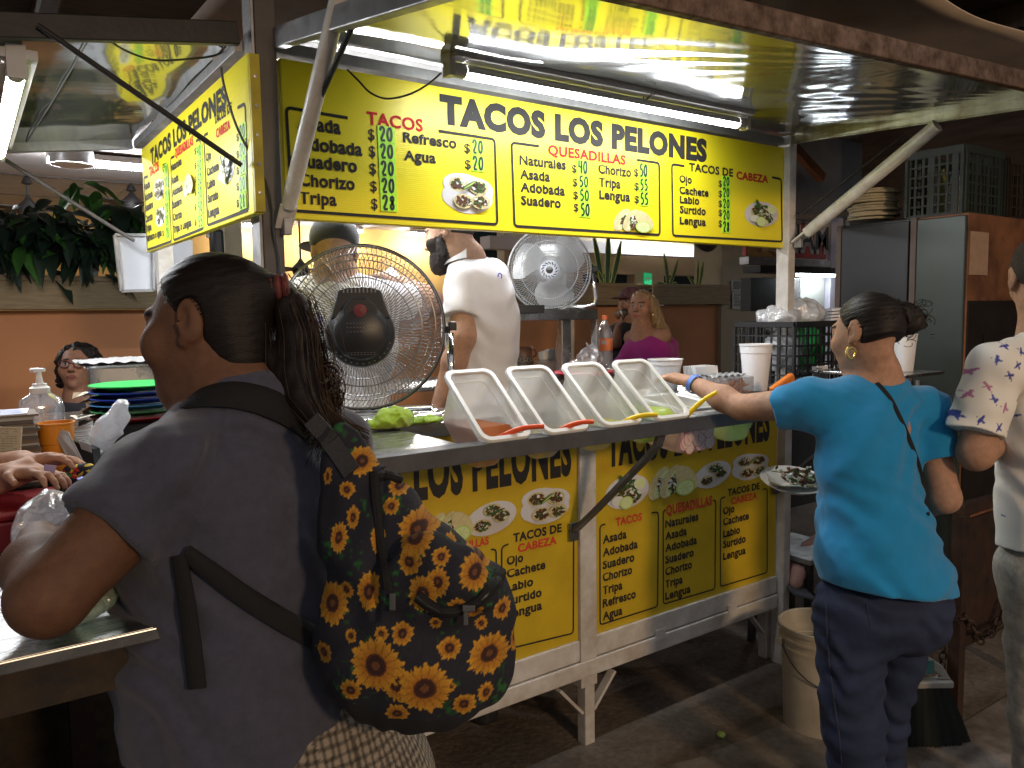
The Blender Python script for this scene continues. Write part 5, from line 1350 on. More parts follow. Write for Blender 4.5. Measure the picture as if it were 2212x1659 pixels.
# ---- foam cups
M_foam = mat('foam_white', (.80, .79, .80), .55, var=.04, vscale=40)
def cup(label, px, pyb, D, h, rt, tilt=0.0, z=None, grp='white foam cups'):
    c = P(px, pyb, D)
    if z is not None: c[2] = z
    t = thing('foam_cup', label, 'cup', c, grp); Mx = np.eye(3)
    if tilt: Mx = np.array(Matrix.Rotation(tilt, 3, Vector(FW)))
    rb = rt * .70
    b = MB(); b.lathe([(0, 0), (rb, 0), (rb + .001, .004), (rt * .93, h * .80), (rt * .93, h * .805), (rt * .965, h * .81), (rt * .985, h * .965)], c, 36, Mx); b.build('body', M_foam, t, smooth=True, ang=40)
    b = MB(); b.lathe([(rt * .985, h * .965), (rt * 1.03, h * .968), (rt * 1.035, h), (rt * .95, h), (rt * .93, h * .95), (rb * .9, .01), (0, .008)], c, 36, Mx); b.build('rim', M_foam, t, smooth=True, ang=40)
    return t
cup('wide white foam cup behind the reaching hand of the woman in blue', 1437, 812, 3.25, .125, .071, z=1.2312)
cup('tall white foam cup standing in front of the black crate', 1632, 838, 3.15, .186, .0635, z=1.2312)
cup('white foam cup half hidden behind the shoulder of the woman in blue', 1953, 812, 3.15, .15, .045, z=1.298)
# ---- napkins, foil box with shredded carrot
M_nap = mat('napkin', (.80, .80, .80), .9, bump=.2, bscale=300)
nb = P(1514, 808, 3.25); nb[2] = 1.2312; t = thing('napkin_stack', 'stack of white paper napkins on the counter behind the wristband', 'napkins', nb)
for k in range(14):
    b = MB(); yy = -.035 + .005 * k; b.obox(nb + (.002 * math.sin(k * 3), yy, .048 + .0012 * math.sin(k * 5)), _n(Xv + .02 * Yv * math.sin(k)) * .068, Yv * .0016, Zv * .045 + Yv * .008); b.build('napkin', M_nap, t)
M_foil = mat('foil', (.82, .82, .82), .34, .7, bump=.7, bscale=40)
M_clear = mat_clear('clear_box', (.80, .80, .80), clear=.72, gloss=.25, rough=.06, bump=.3)
cb = P(1577, 838, 3.0); cb[2] = 1.2312; t = thing('carrot_tray', 'clear tray of orange shredded carrot with a foil lid beside the tall foam cup', 'food tray', cb)
b = MB(); b.obox(cb + (0, 0, .035), Xv * .075, Yv * .055, Zv * .035); b.build('clear_tray', M_clear, t, bevel=.006)
b = MB(); rnd = random.Random(5)
for k in range(230):
    p = cb + (rnd.uniform(-.062, .062), rnd.uniform(-.045, .045), rnd.uniform(.006, .05)); d = _n(np.array([rnd.gauss(0, 1), rnd.gauss(0, 1), rnd.gauss(0, .35)]))
    b.bar(p - d * .012, p + d * .012, .003, .0025)
b.build('carrot_shreds', mat('carrot', (.66, .20, .03), .5, var=.3, vscale=60), t)
def foilpt(u, v): return cb + np.array((-.09 + .18 * u, -.065 + .13 * v, .074 + .004 * math.sin(u * 31 + v * 9) + .003 * math.sin(v * 41)))
b = MB(); b.grid(lambda u, v: foilpt(u, .45 + .55 * v), 30, 14); b.build('foil_lid', M_foil, t, smooth=True, ang=180)
# orange pouch held beside the crate
b = MB(); pc = P(1690, 832, 2.9); b.obox(pc, _n(AX + .5 * AZ) * 0 + _n(np.array((.9, -.1, .42))) * .06, Yv * .012, _n(np.array((-.42, 0, .9))) * .022); o = b.build('sauce_packet', mat('packet_orange', (.70, .20, .03), .4), bevel=.008); tag(o, 'small orange sauce packet in front of the black crate', 'packet')

# ---- black crate full of bags
def solid_bag(name, label, cat, f, lo, hi, m, h=.006): 
    o = solid(name, f, lo, hi, h, m); tag(o, label, cat); return o
M_bagw = mat_clear('bag_white', (.93, .94, .96), clear=.04, gloss=.25, rough=.2, bump=.8, bscale=26)
M_bagc = mat_clear('bag_clear', (.80, .82, .84), clear=.62, gloss=.34, rough=.10, bump=1.0, bscale=30)
M_bagg = mat('bag_green', (.02, .50, .09), .28, var=.4, vscale=25, bump=.8, bscale=34)
kc = P(1706, 800, 3.45); kc[2] = 1.2312
ck = crate('black_crate', 'black plastic crate of plastic bags standing behind the tall foam cup', kc + (-.17, -.14, 0), kc + (.19, .16, .27), M_black, 6, 12)
b = MB(); b.obox(kc + (.0, -.148, .045), Xv * .055, Yv * .0015, Zv * .035); lb = b.build('date_label', mat('label_white', (.72, .72, .72), .5), ck)
b = MB(); put_digits(b, '02/05', kc + (-.04, -.1502, .022), Xv, Zv, .08, .026, .0022)
for k in range(3): b.obox(kc + (-.01, -.1502, .058 + .006 * k), Xv * (.035 - .006 * k), Yv * .0003, Zv * .0012)
b.build('label_writing', M_ink, lb)
def bagf(c, r, sd, amp=.016, sc=22):
    c = np.array(c)
    def f(p):
        q = p - c
        return ell(p, c, r) + amp * np.abs(vnoise(p, sc, sd)) * 1.2 + amp * .5 * vnoise(p, sc * 2.3, sd + 1) + .004 * np.sin(q[:, 0] * 60 + 40 * q[:, 2])
    return f
def bagsolid(label, c, r, m, sd, amp=.016, h=.008, name='plastic_bag'):
    c = np.array(c); r = np.array(r)
    o = solid(name, bagf(c, r, sd, amp), c - r - .02, c + r + .02, h, m, smooth_it=1); tag(o, label, 'bag'); return o
bagsolid('puffed white plastic bag on the left of the black crate', kc + (-.085, 0, .285), (.085, .10, .06), M_bagw, 3)
bagsolid('big puffed white plastic bag on the right of the black crate', kc + (.085, .02, .30), (.11, .11, .075), M_bagw, 5)
bagsolid('bright green plastic bag seen through the side of the black crate', kc + (.02, -.055, .16), (.10, .072, .105), M_bagg, 7, .02)
bagsolid('white plastic bag low inside the left of the black crate', kc + (-.10, -.03, .14), (.062, .09, .10), M_bagw, 9)
t = thing('foam_lid_stack', 'stack of white foam lids on the right corner of the black crate', 'lids', kc + (.215, -.05, .25))
for k in range(5):
    b = MB(); b.obox(kc + (.215 + .004 * k, -.06, .262 + .014 * k), _n(np.array((1, -.3, .06))) * .05, _n(np.array((.3, 1, 0))) * .05, Zv * .005); b.build('foam_lid', M_foam, t, bevel=.003)

# ---- back counter: bottle, clay jug, napkin holder, plates with bags
zb_ = 1.2412
def at_z(x, y, D, z):
    p = P(x, y, D); p[2] = z; return p
bo = at_z(1307, 784, 4.25, zb_); t = thing('soda_bottle', 'nearly empty soda bottle with orange cap and orange label on the back counter', 'bottle', bo)
M_pet = mat_clear('pet', (.80, .78, .80), clear=.66, gloss=.30, rough=.06)
b = MB(); b.lathe([(0, .002), (.030, 0), (.041, .012), (.041, .10), (.040, .105), (.041, .11), (.041, .18), (.038, .20), (.028, .235), (.014, .262), (.0125, .275)], bo, 28); b.build('bottle', M_pet, t, smooth=True)
b = MB(); b.lathe([(.0415, .105), (.0422, .106), (.0422, .172), (.0415, .173)], bo, 28); lb = b.build('label', mat('label_orange', (.78, .22, .08), .4, var=.2), t, smooth=True)
q = MB(); Mb = frame_for(bo, -(bo - CAM) * (1, 1, 0)); q.obox(bo + Mb @ np.array((-.006, .150, .0425)), Mb[:, 0] * .013, Mb[:, 1] * .010, Mb[:, 2] * .0012); q.build('label_emblem', mat('emblem', (.40, .36, .42), .5), lb)
b = MB(); b.lathe([(.0145, .272), (.0145, .292), (.013, .295), (0, .295)], bo, 20); b.build('cap', mat('cap_orange', (.78, .17, .05), .4), t, smooth=True)
M_clay = mat('clay', (.17, .085, .055), .45, var=.3, vscale=20); M_clayd = mat('clay_dark', (.06, .05, .048), .5, var=.4, vscale=30)
jg = at_z(1128, 795, 4.2, zb_); t = thing('clay_pot', 'round dark clay pot with brown neck and painted rings on the back counter', 'pot', jg)
b = MB(); b.lathe([(0, 0), (.05, .0), (.062, .03), (.063, .06), (.055, .085)], jg, 28); b.build('belly', M_clayd, t, smooth=True)
b = MB(); b.lathe([(.055, .085), (.053, .10), (.054, .125), (.058, .13), (.055, .134), (.048, .125), (.047, .09)], jg, 28); b.build('neck', M_clay, t, smooth=True)
b = MB(); Mj = frame_for(jg, -(jg - CAM) * (1, 1, 0))
for k in range(9):
    a = -1.2 + .3 * k; p = jg + Mj @ np.array((.0635 * math.sin(a), .066 + .006 * (k % 2), .0635 * math.cos(a))); nn = Mj @ np.array((math.sin(a), .2, math.cos(a)))
    b.tube(ringpts(p, frame_for(p, nn), .0105, 0, 14), .0013, 5, closed=True)
b.build('painted_ring', mat('ring_cream', (.36, .28, .18), .5), t)
hp = jg + Mj @ np.array((.058, .10, 0)); b = MB(); b.tube([hp + Mj @ np.array((.018 * math.sin(q), .02 * math.cos(q), 0)) for q in np.linspace(0, 3.1, 9)], .005, 8); b.build('ear_handle', M_clay, t, smooth=True)
nh = at_z(1182, 788, 4.15, zb_); t = thing('napkin_holder', 'clear napkin holder with a folded white napkin beside the clay pot', 'napkin holder', nh)
b = MB(); b.obox(nh + (0, 0, .035), AX * (1, 1, 0) * .06 if False else Xv * .055, Yv * .035, Zv * .035); b.build('box', M_clear, t, bevel=.003)
b = MB(); b.obox(nh + (-.005, .0, .085), Xv * .035 + Zv * .006, Yv * .02, Zv * .028 - Xv * .004); b.obox(nh + (.03, .005, .092), Xv * .02, Yv * .012, Zv * .03); b.build('napkin', M_nap, t)
rp = at_z(1262, 806, 3.9, 1.2312); t = thing('red_plate', 'round red plastic plate under clear bags behind the salsa tubs', 'plate', rp)
M_redp = mat('plate_red', (.55, .02, .04), .35)
b = MB(); b.lathe([(0, .01), (.10, .01), (.125, .022), (.15, .028), (.152, .025), (.125, .014), (.10, 0), (0, 0)], rp, 40); b.build('dish', M_redp, t, smooth=True)
b = MB(); b.lathe([(.12, .0305), (.15, .0325), (.1515, .0295)], rp, 40); b.build('rim', M_redp, t, smooth=True)
bagsolid('clear plastic bag of yellow lemons on the red plate', rp + (-.045, -.02, .055), (.07, .05, .042), M_bagc, 11, .012, .006)
for k, (dx, dy, dz) in enumerate(((-.07, -.03, .045), (-.045, -.04, .05), (-.055, -.01, .065))):
    b = MB(); b.lathe([(0, -.02), (.012, -.016), (.018, 0), (.012, .016), (0, .02)], rp + (dx, dy, dz), 14); o = b.build('lemon', mat('lemon', (.70, .55, .06), .45, bump=.2), smooth=True); tag(o, 'yellow lemon inside the clear bag on the red plate', 'lemon', 'lemons in the clear bag')
bagsolid('crumpled clear plastic bag rising beside the soda bottle', rp + (.045, .01, .085), (.07, .05, .085), M_bagc, 13, .03, .006)
bagsolid('flat crumpled clear bag behind the third salsa tub', rp + (.17, .03, .03), (.07, .05, .03), M_bagc, 15, .018, .006)

# ---- left side: tables and counters
side = thing('side_table', 'steel topped side table at the left with dark apron and legs', 'table', (-.3, 1.6, 0))
b = MB(); b.box((-1.4, 1.155, 1.112), (.245, 2.06, 1.124)); b.box((-1.4, 1.150, 1.106), (.245, 1.1545, 1.124)); b.build('table_top', M_steel, side, bevel=.002)
b = MB(); b.box((-1.4, 1.20, 1.03), (.22, 1.22, 1.111)); b.build('apron', mat('apron_shaded', (.010, .008, .007), .7, var=.6, vscale=20, col2=(.05, .03, .012)), side)  # near-black colour holds the shade below the table edge, with rusty flecks
for x in (-.9, .16):
    for y in (1.2, 2.0):
        b = MB(); b.box((x, y, 0), (x + .05, y + .05, 1.0)); b.build('leg', M_rframe, side)
b = MB(); b.box((-1.38, 1.22, .35), (.22, 2.0, .37)); b.build('lower_shelf', M_dark, side)
scn = thing('side_counter', 'raised steel counter along the left side of the stall holding plates and bottles', 'counter', (.2, 2.7, 0))
b = MB(); b.box((-1.2, 2.075, 1.185), (.60, 3.45, 1.20)); b.build('counter_top', M_steel, scn, bevel=.003)
b = MB(); b.box((-1.2, 2.10, .0), (.60, 2.12, 1.184)); b.build('front_panel', _mats['apron_shaded'], scn)  # same painted shade on the panel below the side counter
# dark gear under the table
rnd = random.Random(12)
for k, (x, y, z, s) in enumerate(((.0, 1.42, .385, .16), (-.33, 1.40, .385, .18), (-.15, 1.75, .385, .2), (-.6, 1.5, .385, .17))):
    b = MB(); b.obox((x, y, .372 + s), Xv * s * .8, Yv * s * .7, Zv * s); bx = b.build('storage_box', mat('box_dark_%s' % 'abcd'[k], [(.010, .010, .016), (.018, .010, .007), (.008, .008, .012), (.016, .015, .013)][k], .5, var=.6, vscale=18, col2=(.008, .008, .01)), bevel=.02)
    tag(bx, ['dark bluish storage box under the side table nearest the woman', 'brown storage box under the side table, second from the woman', 'dark box at the back under the side table', 'grey storage box under the side table at the left edge'][k], 'box')

def zt(x, y, D, z): p = P(x, y, D); p[2] = z; return p
ZC, ZT = 1.2012, 1.1252
# hand gel
gl = zt(97, 1000, 1.95, ZC); t = thing('gel_bottle', 'large clear hand gel bottle with white pump on the side counter', 'bottle', gl)
M_gel = mat_clear('gel_plastic', (.84, .85, .88), clear=.80, gloss=.28, rough=.08)
b = MB(); ro = []
def orr(rx, ry, r, z): return [gl + Xv * a * 1.0 + Yv * b_ + Zv * z for a, b_ in rrect(rx * 2, ry * 2, r)]
loft(b, [orr(.046, .03, .02, .0), orr(.05, .034, .024, .006), orr(.05, .034, .024, .135), orr(.044, .03, .024, .158), orr(.026, .022, .02, .170), orr(.019, .019, .018, .176)], True)
b.build('bottle', M_gel, t, smooth=True, ang=60)
M_pump = mat('pump_white', (.80, .80, .82), .35)
b = MB(); b.lathe([(.021, .170), (.0225, .172), (.0225, .186), (.016, .190), (.016, .196), (.009, .198), (.006, .215), (.006, .225), (.0145, .226), (.0145, .233), (0, .235)], gl, 20); b.build('pump', M_pump, t, smooth=True)
b = MB(); b.tube([gl + Zv * .2295 + RT * .0, gl + Zv * .229 - RT * .02], [.006, .0045], 10); b.build('spout', M_pump, t, smooth=True)
b = MB(); b.tube([gl + Zv * .172, gl + Zv * .03 + RT * .006], .0035, 8); b.build('dip_tube', M_pump, t)
b = MB(); b.obox(gl + (-.022, -.0348, .07), Xv * .024, Yv * .0006, Zv * .036); lb = b.build('label', mat('label_pale', (.66, .68, .76), .5), t)
q = MB(); q.tube(ringpts(gl + (-.024, -.0362, .087), frame_for(gl, (0, -1, 0)), .006, 0, 14), .0012, 4, closed=True); q.obox(gl + (-.022, -.0362, .068), Xv * .012, Yv * .0003, Zv * .002); q.build('label_print', mat('print_blue', (.03, .10, .35), .5), lb)
# notebooks
nbk = zt(30, 985, 1.70, ZC); t = thing('notebook_stack', 'tall stack of worn order notebooks at the left edge', 'notebooks', nbk)
rnd = random.Random(2); zz = ZC - .0005
for k in range(24):
    th = rnd.uniform(.004, .0075); b = MB(); dx, dy = rnd.uniform(-.006, .004), rnd.uniform(-.006, .006)
    b.obox(np.array((nbk[0] - .045 + dx, nbk[1] + dy, zz + th / 2 + .0005)), _n(Xv + .05 * rnd.uniform(-1, 1) * Yv) * .088, _n(Yv - .05 * rnd.uniform(-1, 1) * Xv) * .06, Zv * th / 2); zz += th + .0006
    b.build('notebook', [mat('cover_dark', (.10, .085, .075), .7), mat('pages', (.45, .43, .40), .9, var=.3, vscale=300, stretch=(.02, .02, 1)), mat('cover_brown', (.16, .12, .085), .8)][k % 3], t)
b = MB(); b.obox(np.array((nbk[0] - .05, nbk[1], zz + .0012)), Xv * .082, _n(Yv + .1 * Xv) * .058, Zv * .0008); pg = b.build('top_sheet', mat('sheet_bluish', (.66, .68, .78), .8), t)
q = MB()
for k in range(10): q.obox(np.array((nbk[0] - .05, nbk[1] - .045 + .010 * k, zz + .0023)), Xv * .07, Yv * .0007, Zv * .0001)
q.build('ruled_line', mat('ink_blue', (.12, .16, .45), .6), pg)
pad = zt(20, 985, 1.58, ZT); t = thing('order_slip', 'yellowed handwritten order slips standing against the notebook stack', 'slips', pad)
b = MB(); pc = P(14, 954, 1.60); b.obox(pc, _n(RT) * .030, FW * .002, _n(UP_ + .06 * RT) * .030); sl = b.build('slip', mat('slip_paper', (.52, .46, .32), .8, var=.15, vscale=30), t)
q = MB(); rnd = random.Random(6)
for k in range(11):
    for j in range(6):
        p0_ = pc - FW * .0025 - RT * (.026 - .0085 * j) + UP_ * (.026 - .005 * k)
        if rnd.random() < .8: ribbon(q, [p0_, p0_ + RT * .002 + UP_ * rnd.uniform(-.0012, .0012), p0_ + RT * .0045 + UP_ * rnd.uniform(-.001, .001), p0_ + RT * .0068], .0008, RT, UP_)
q.build('handwriting', mat('pencil', (.10, .09, .08), .8), sl)
# orange tumbler, cards, white bag
tm = zt(126, 1003, 1.74, ZC); t = thing('plastic_tumbler', 'orange plastic tumbler beside the gel bottle', 'cup', tm)
M_orc = mat('tumbler_orange', (.72, .27, .02), .35)
b = MB(); b.lathe([(0, 0), (.027, 0), (.029, .004), (.031, .078), (.034, .081), (.0365, .122)], tm, 30); b.build('body', M_orc, t, smooth=True, ang=40)
b = MB(); b.lathe([(.0365, .122), (.038, .123), (.038, .127), (.035, .127), (.033, .09), (.028, .006), (0, .005)], tm, 30); b.build('rim', M_orc, t, smooth=True, ang=40)
cdm = mat('card_grey', (.48, .47, .48), .7, var=.15, vscale=12)
cd = thing('card_holder', 'dark holder with a leaning grey card and papers in front of the orange tumbler', 'card holder', zt(160, 1000, 1.72, ZT))
def sheet_px(mb, quad, D, th=.001):
    q = [P(x, y, D if not hasattr(D, '__len__') else D[i]) for i, (x, y) in enumerate(quad)]; mb.prism(q, FW * th)
b = MB(); sheet_px(b, [(107, 917), (148, 934), (183, 1003), (152, 1003)], (1.72, 1.70, 1.66, 1.68), .0012); b.build('card', cdm, cd, fix=True)
b = MB(); sheet_px(b, [(168, 950), (195, 960), (198, 978), (176, 970)], (1.72, 1.70, 1.70, 1.72), .0012); b.build('card', mat('card_white', (.6, .6, .6), .7), cd, fix=True)
b = MB(); sheet_px(b, [(118, 935), (200, 970), (204, 1006), (128, 1010)], (1.75, 1.73, 1.72, 1.74), .03); b.build('holder', M_black, cd, fix=True)
wb = P(236, 925, 1.78)
def wbf(p):
    q = (p - wb); x = q @ RT; y = q @ UP_; z = q @ FW
    d = ell(np.stack([x - .45 * y, y, z], 1), (0, 0, 0), (.034, .064, .024))
    return d + .016 * np.abs(vnoise(p, 26, 3)) + .007 * np.abs(vnoise(p, 60, 5)) - .006
o = solid('plastic_bag', wbf, wb - .09, wb + .09, .004, M_bagw); tag(o, 'crumpled white plastic bag between the card holder and the woman with the backpack', 'bag')
# coloured plates with brown paper
pl_ = zt(300, 905, 2.12, ZC + .003); ps = []
cols = [((.66, .04, .05), 'red'), ((.03, .30, .08), 'dark green'), ((.06, .26, .55), 'light blue'), ((.02, .06, .45), 'blue'), ((.02, .07, .42), 'deep blue'), ((.04, .50, .10), 'bright green')]
M_kraft = mat('kraft_paper', (.25, .17, .10), .85, var=.3, vscale=20, bump=.2); M_kraftw = mat('kraft_pale', (.55, .50, .40), .85)
zz = ZC + .0004
zz = PL(300, 890, 1, pl_[1])[2] - .02
pst = MB(); pst.box((pl_[0] - .1, pl_[1] - .09, ZC), (pl_[0] + .1, pl_[1] + .09, zz - .001)); o = pst.build('plate_box', M_dark, bevel=.006); tag(o, 'dark box under the stack of coloured plates', 'box')
rnd = random.Random(8)
for k, (cl, nm) in enumerate(cols):
    t = thing('plastic_plate', '%s plate with brown paper, %s in the stack by the woman' % (nm, ['lowest', 'second lowest', 'third lowest', 'third from the top', 'second from the top', 'topmost'][k]), 'plate', (pl_[0], pl_[1], zz), 'stack of coloured plates')
    m = mat('plate_colour_' + 'abcdef'[k], cl, .35)
    b = MB(); b.lathe([(0, .005), (.075, .005), (.098, .013), (.116, .016), (.117, .0135), (.098, .009), (.075, .0005), (0, .0)], (pl_[0], pl_[1], zz), 40); b.build('dish', m, t, smooth=True)
    if k < 5:
        for j in range(2):
            a = math.atan2(-RT[1], -RT[0]) + rnd.uniform(-.5, .4); c_ = np.array((pl_[0], pl_[1], zz + .0165 + .002 * j)); dr = np.array((math.cos(a), math.sin(a), rnd.uniform(-.08, .12))); sd = np.array((-dr[1], dr[0], 0))
            L0, L1 = .085, .125 + .025 * rnd.random()
            b = MB(); b.prism([c_ + dr * L0 + sd * .07, c_ + dr * L1 + sd * .06 - Zv * (.012 + .006 * j), c_ + dr * (L1 + .022) - Zv * .006, c_ + dr * L1 - sd * .07 - Zv * (.014 + .004 * k % 3 * .004), c_ + dr * L0 - sd * .08], Zv * .0009); b.build('paper_liner', M_kraft if j else (M_kraftw if k % 2 else M_kraft), t)
    zz += .0165
b = MB(); sheet_px(b, [(180, 817), (206, 838), (232, 845), (205, 835)], 2.05, .001); 
# steel pan with foil lid
pn_ = zt(275, 860, 2.75, ZC); t = thing('steel_pan', 'deep steel pan with a foil covered lid behind the coloured plates', 'pan', pn_)
zt_ = P(275, 778, 2.75)[2] - ZC
b = MB(); loft(b, [[pn_ + Xv * a + Yv * c_ + Zv * z for a, c_ in rrect(w, h, .03)] for w, h, z in ((.24, .19, .0), (.255, .2, zt_ * .9), (.275, .22, zt_ * .92), (.28, .225, zt_ * .95))], True); b.build('pan', M_steel, t, smooth=True, ang=40)
def lidp(u, v): return pn_ + np.array((-.15 + .30 * u, -.12 + .24 * v, zt_ + .003 * math.sin(u * 40 + 7 * v) + .003 * math.sin(v * 35) + .008 * math.sin(u * 3.14) * math.sin(v * 3.14)))
b = MB(); b.grid(lidp, 40, 24); b.build('foil_lid', M_foil, t, smooth=True, ang=180)
b = MB(); b.obox(pn_ + (-.02, -.108, zt_ * .55), Xv * .09, Yv * .004, Zv * .02); b.build('green_box_side', mat('lid_green', (.06, .42, .10), .4), t, bevel=.003)
# red cash box, chilli pouch
rb = P(60, 1100, 1.52); rb[2] = ZT; t = thing('cash_box', 'red metal cash box on the side table under the counting hands', 'box', rb)
M_redb = mat('red_metal', (.30, .012, .02), .4, var=.2, vscale=10)
xr = P(148, 1100, 1.50)
b = MB(); b.box((xr[0] - .36, xr[1], ZT), (xr[0], xr[1] + .20, ZT + .058)); b.build('box_body', M_redb, t, bevel=.006)
b = MB(); b.box((xr[0] - .362, xr[1] - .002, ZT + .0585), (xr[0] + .002, xr[1] + .202, ZT + .078)); b.build('lid', M_redb, t, bevel=.008)
ch = P(172, 1035, 1.55)
def pouchf(p):
    q = p - ch; return rbox(np.stack([q @ RT, q @ UP_, q @ FW], 1), (0, 0, 0), (.028, .030, .02), .014) + .003 * vnoise(p, 60, 2)
def pouchc(v):
    c = np.tile(np.array((.02, .02, .035)), (len(v), 1)); rnd = np.random.RandomState(4); x = (v - ch) @ RT; y = (v - ch) @ UP_
    for k in range(26):
        a, b_ = rnd.uniform(-.03, .03), rnd.uniform(-.03, .03); th = rnd.uniform(0, 3.1); u = (x - a) * math.cos(th) + (y - b_) * math.sin(th); w = -(x - a) * math.sin(th) + (y - b_) * math.cos(th)
        c[(u / .006) ** 2 + ((w - 40 * u * u) / .0025) ** 2 < 1] = [(.6, .03, .03), (.75, .55, .05), (.05, .3, .06)][k % 3]
    return c
M_vc = mat('printed_cloth', (.5, .5, .5), .85, vc=True, bump=.2, bscale=200)
o = solid('chilli_pouch', pouchf, ch - .06, ch + .06, .0016, M_vc, vcol=pouchc); tag(o, 'dark zip pouch printed with little red and yellow chillies on the red box', 'pouch')
b = MB(); bp = P(190, 1045, 1.47); b.lathe([(0, -.012), (.016, -.012), (.018, .012), (.0, .013)], bp, 20); o = b.build('blue_lid', mat('lid_blue', (.02, .05, .55), .4), smooth=True); tag(o, 'blue plastic cap beside the chilli pouch', 'cap')
o = solid('red_pouch', lambda p: ell(p, P(156, 1085, 1.47), (.016, .03, .028)), P(156, 1085, 1.47) - .05, P(156, 1085, 1.47) + .05, .003, M_redp); tag(o, 'small red pouch beside the cash box', 'pouch')
# bags on the side table
gb = P(170, 1368, 1.12); gb[2] = ZT + .028
bagsolid('clear bag of pale green salsa lying on the side table edge', gb, (.062, .05, .03), mat_clear('bag_greenish', (.62, .72, .55), clear=.35, gloss=.3, rough=.12, bump=.8, bscale=40), 21, .010, .0035)
# ================================================================== PEOPLE
def cvec(r, u, f): return _n(RT * r + UP_ * u + FW * f)          # a direction given as right / up / away
def head_axes(face, up=(0, 1, 0)):
    f = cvec(*face); u = cvec(*up); r = _n(np.cross(f, u)); u = np.cross(r, f)
    return np.stack([r, f, u], 1)                                 # columns: her right, face direction, up
def lod(p, c, M, s): return ((p - c) @ M) / s
def head_sdf(p, c, M, s, fat=0.0, nose=1.0):
    q = lod(p, c, M, s)
    d = ell(q, (0, -.016, .034), (.073, .092, .081))
    d = smin(d, ell(q, (0, .020, -.022), (.062 + fat * .6, .070, .088)), .03)
    d = smin(d, ell(q, (0, .034, -.066), (.044 + fat, .050, .044)), .025)
    d = smin(d, ell(q, (0, .072, -.098), (.018, .015, .014)), .022)
    for sx in (-1, 1):
        d = smin(d, ell(q, (sx * (.040 + fat * .5), .058, -.026), (.024 + fat * .6, .026, .026 + fat * .6)), .02)
    d = smin(d, cone(q, (-.034, .078, .026), (.034, .078, .026), .011, .011), .016)
    for sx in (-1, 1):
        d = smax(d, -(np.linalg.norm(q - np.array((sx * .031, .099, .008)), axis=1) - .0165), .010)
        d = smin(d, np.linalg.norm(q - np.array((sx * .031, .0755, .007)), axis=1) - .0135, .004)
        d = smin(d, np.linalg.norm(q - np.array((sx * .0115, .099, -.027)), axis=1) - .0072 * nose, .007)
    d = smin(d, cone(q, (0, .086, .014), (0, .108, -.022), .0068, .0118 * nose), .010)
    d = smin(d, cone(q, (-.019, .085, -.054), (.019, .085, -.054), .0052, .0052), .008)
    d = smin(d, cone(q, (-.015, .087, -.064), (.015, .087, -.064), .0062, .0062), .007)
    for sx in (-1, 1):
        e = ell(q, (sx * .0775, -.020, .004), (.0075, .021, .034), np.array(((1, sx * .35, 0), (-sx * .35, 1, 0), (0, 0, 1.))) / np.array((1.06, 1.06, 1)))
        e = smax(e, -ell(q, (sx * .0875, -.014, .006), (.0085, .0115, .021)), .003)
        e = smin(e, cone(q, (sx * .079, -.023, -.012), (sx * .080, -.024, .020), .003, .003), .003)
        d = smin(d, smin(e, ell(q, (sx * .074, -.004, -.026), (.008, .009, .010)), .006), .004)
    return d * s
def face_col(p, c, M, s, skin, lips=None, brow=(.02, .012, .01)):
    q = lod(p, c, M, s); n = len(q)
    col = np.tile(np.array(skin), (n, 1)) * (1 + .10 * vnoise(p, 70, 3) + .06 * vnoise(p, 25, 5))[:, None]
    ch = np.exp(-(((np.abs(q[:, 0]) - .042) / .022) ** 2 + ((q[:, 2] + .024) / .022) ** 2)) * (q[:, 1] > .03)
    col[:, 0] *= 1 + .16 * ch; col[:, 2] *= 1 - .1 * ch
    lp = ((q[:, 0] / .022) ** 2 + ((q[:, 2] + .059) / .0105) ** 2 < 1) & (q[:, 1] > .075)
    col[lp] = lips if lips is not None else np.array(skin) * (1.0, .62, .62)
    ml = (np.abs(q[:, 0]) < .021) & (np.abs(q[:, 2] + .059) < .0016) & (q[:, 1] > .075); col[ml] = np.array(skin) * .25
    bx = np.abs(q[:, 0]) - .031
    bw = (np.abs(bx) < .020) & (np.abs(q[:, 2] - .0285 + 6 * bx * bx) < .0042) & (q[:, 1] > .05); col[bw] = brow
    ey = (bx / .0125) ** 2 + ((q[:, 2] - .007) / .0058) ** 2; fr = q[:, 1] > .06
    col[(ey < 1.5) & fr] = np.array(brow) * .8
    col[(ey < 1) & fr] = (.55, .52, .50)
    col[((bx / .0058) ** 2 + ((q[:, 2] - .0075) / .0058) ** 2 < 1) & (ey < 1) & fr] = (.02, .012, .01)
    return col
M_skin = mat('skin', (.4, .25, .18), .62, vc=True, bump=.22, bscale=420, sss=.03, spec=.25, var=.22, vscale=70)
M_hair = mat('hair_dark', (.014, .009, .007), .5, var=.5, vscale=60, stretch=(1, 1, 6), bump=.3, bscale=150, spec=.28)
M_hairb = mat('hair_brown', (.095, .058, .032), .42, var=.5, vscale=60, bump=.4, bscale=150)
M_blond = mat('hair_blond', (.42, .28, .13), .45, var=.5, vscale=50, stretch=(3, 3, .6), bump=.4, bscale=120)
def cloth(name, col, **k):
    kw = dict(var=.14, vscale=14, bump=.25, bscale=500, sheen=.25); kw.update(k)
    return mat(name, col, .9, **kw)
def wrinkle(p, a, f, w, sd, amp):
    """cloth folds running across direction a"""
    x = p @ np.array(a)
    ph = 2.2 * vnoise(p, w, sd)
    return amp * (np.sin(x * f + 3.0 * ph) * (.5 + .5 * vnoise(p, w * 1.6, sd + 7)))
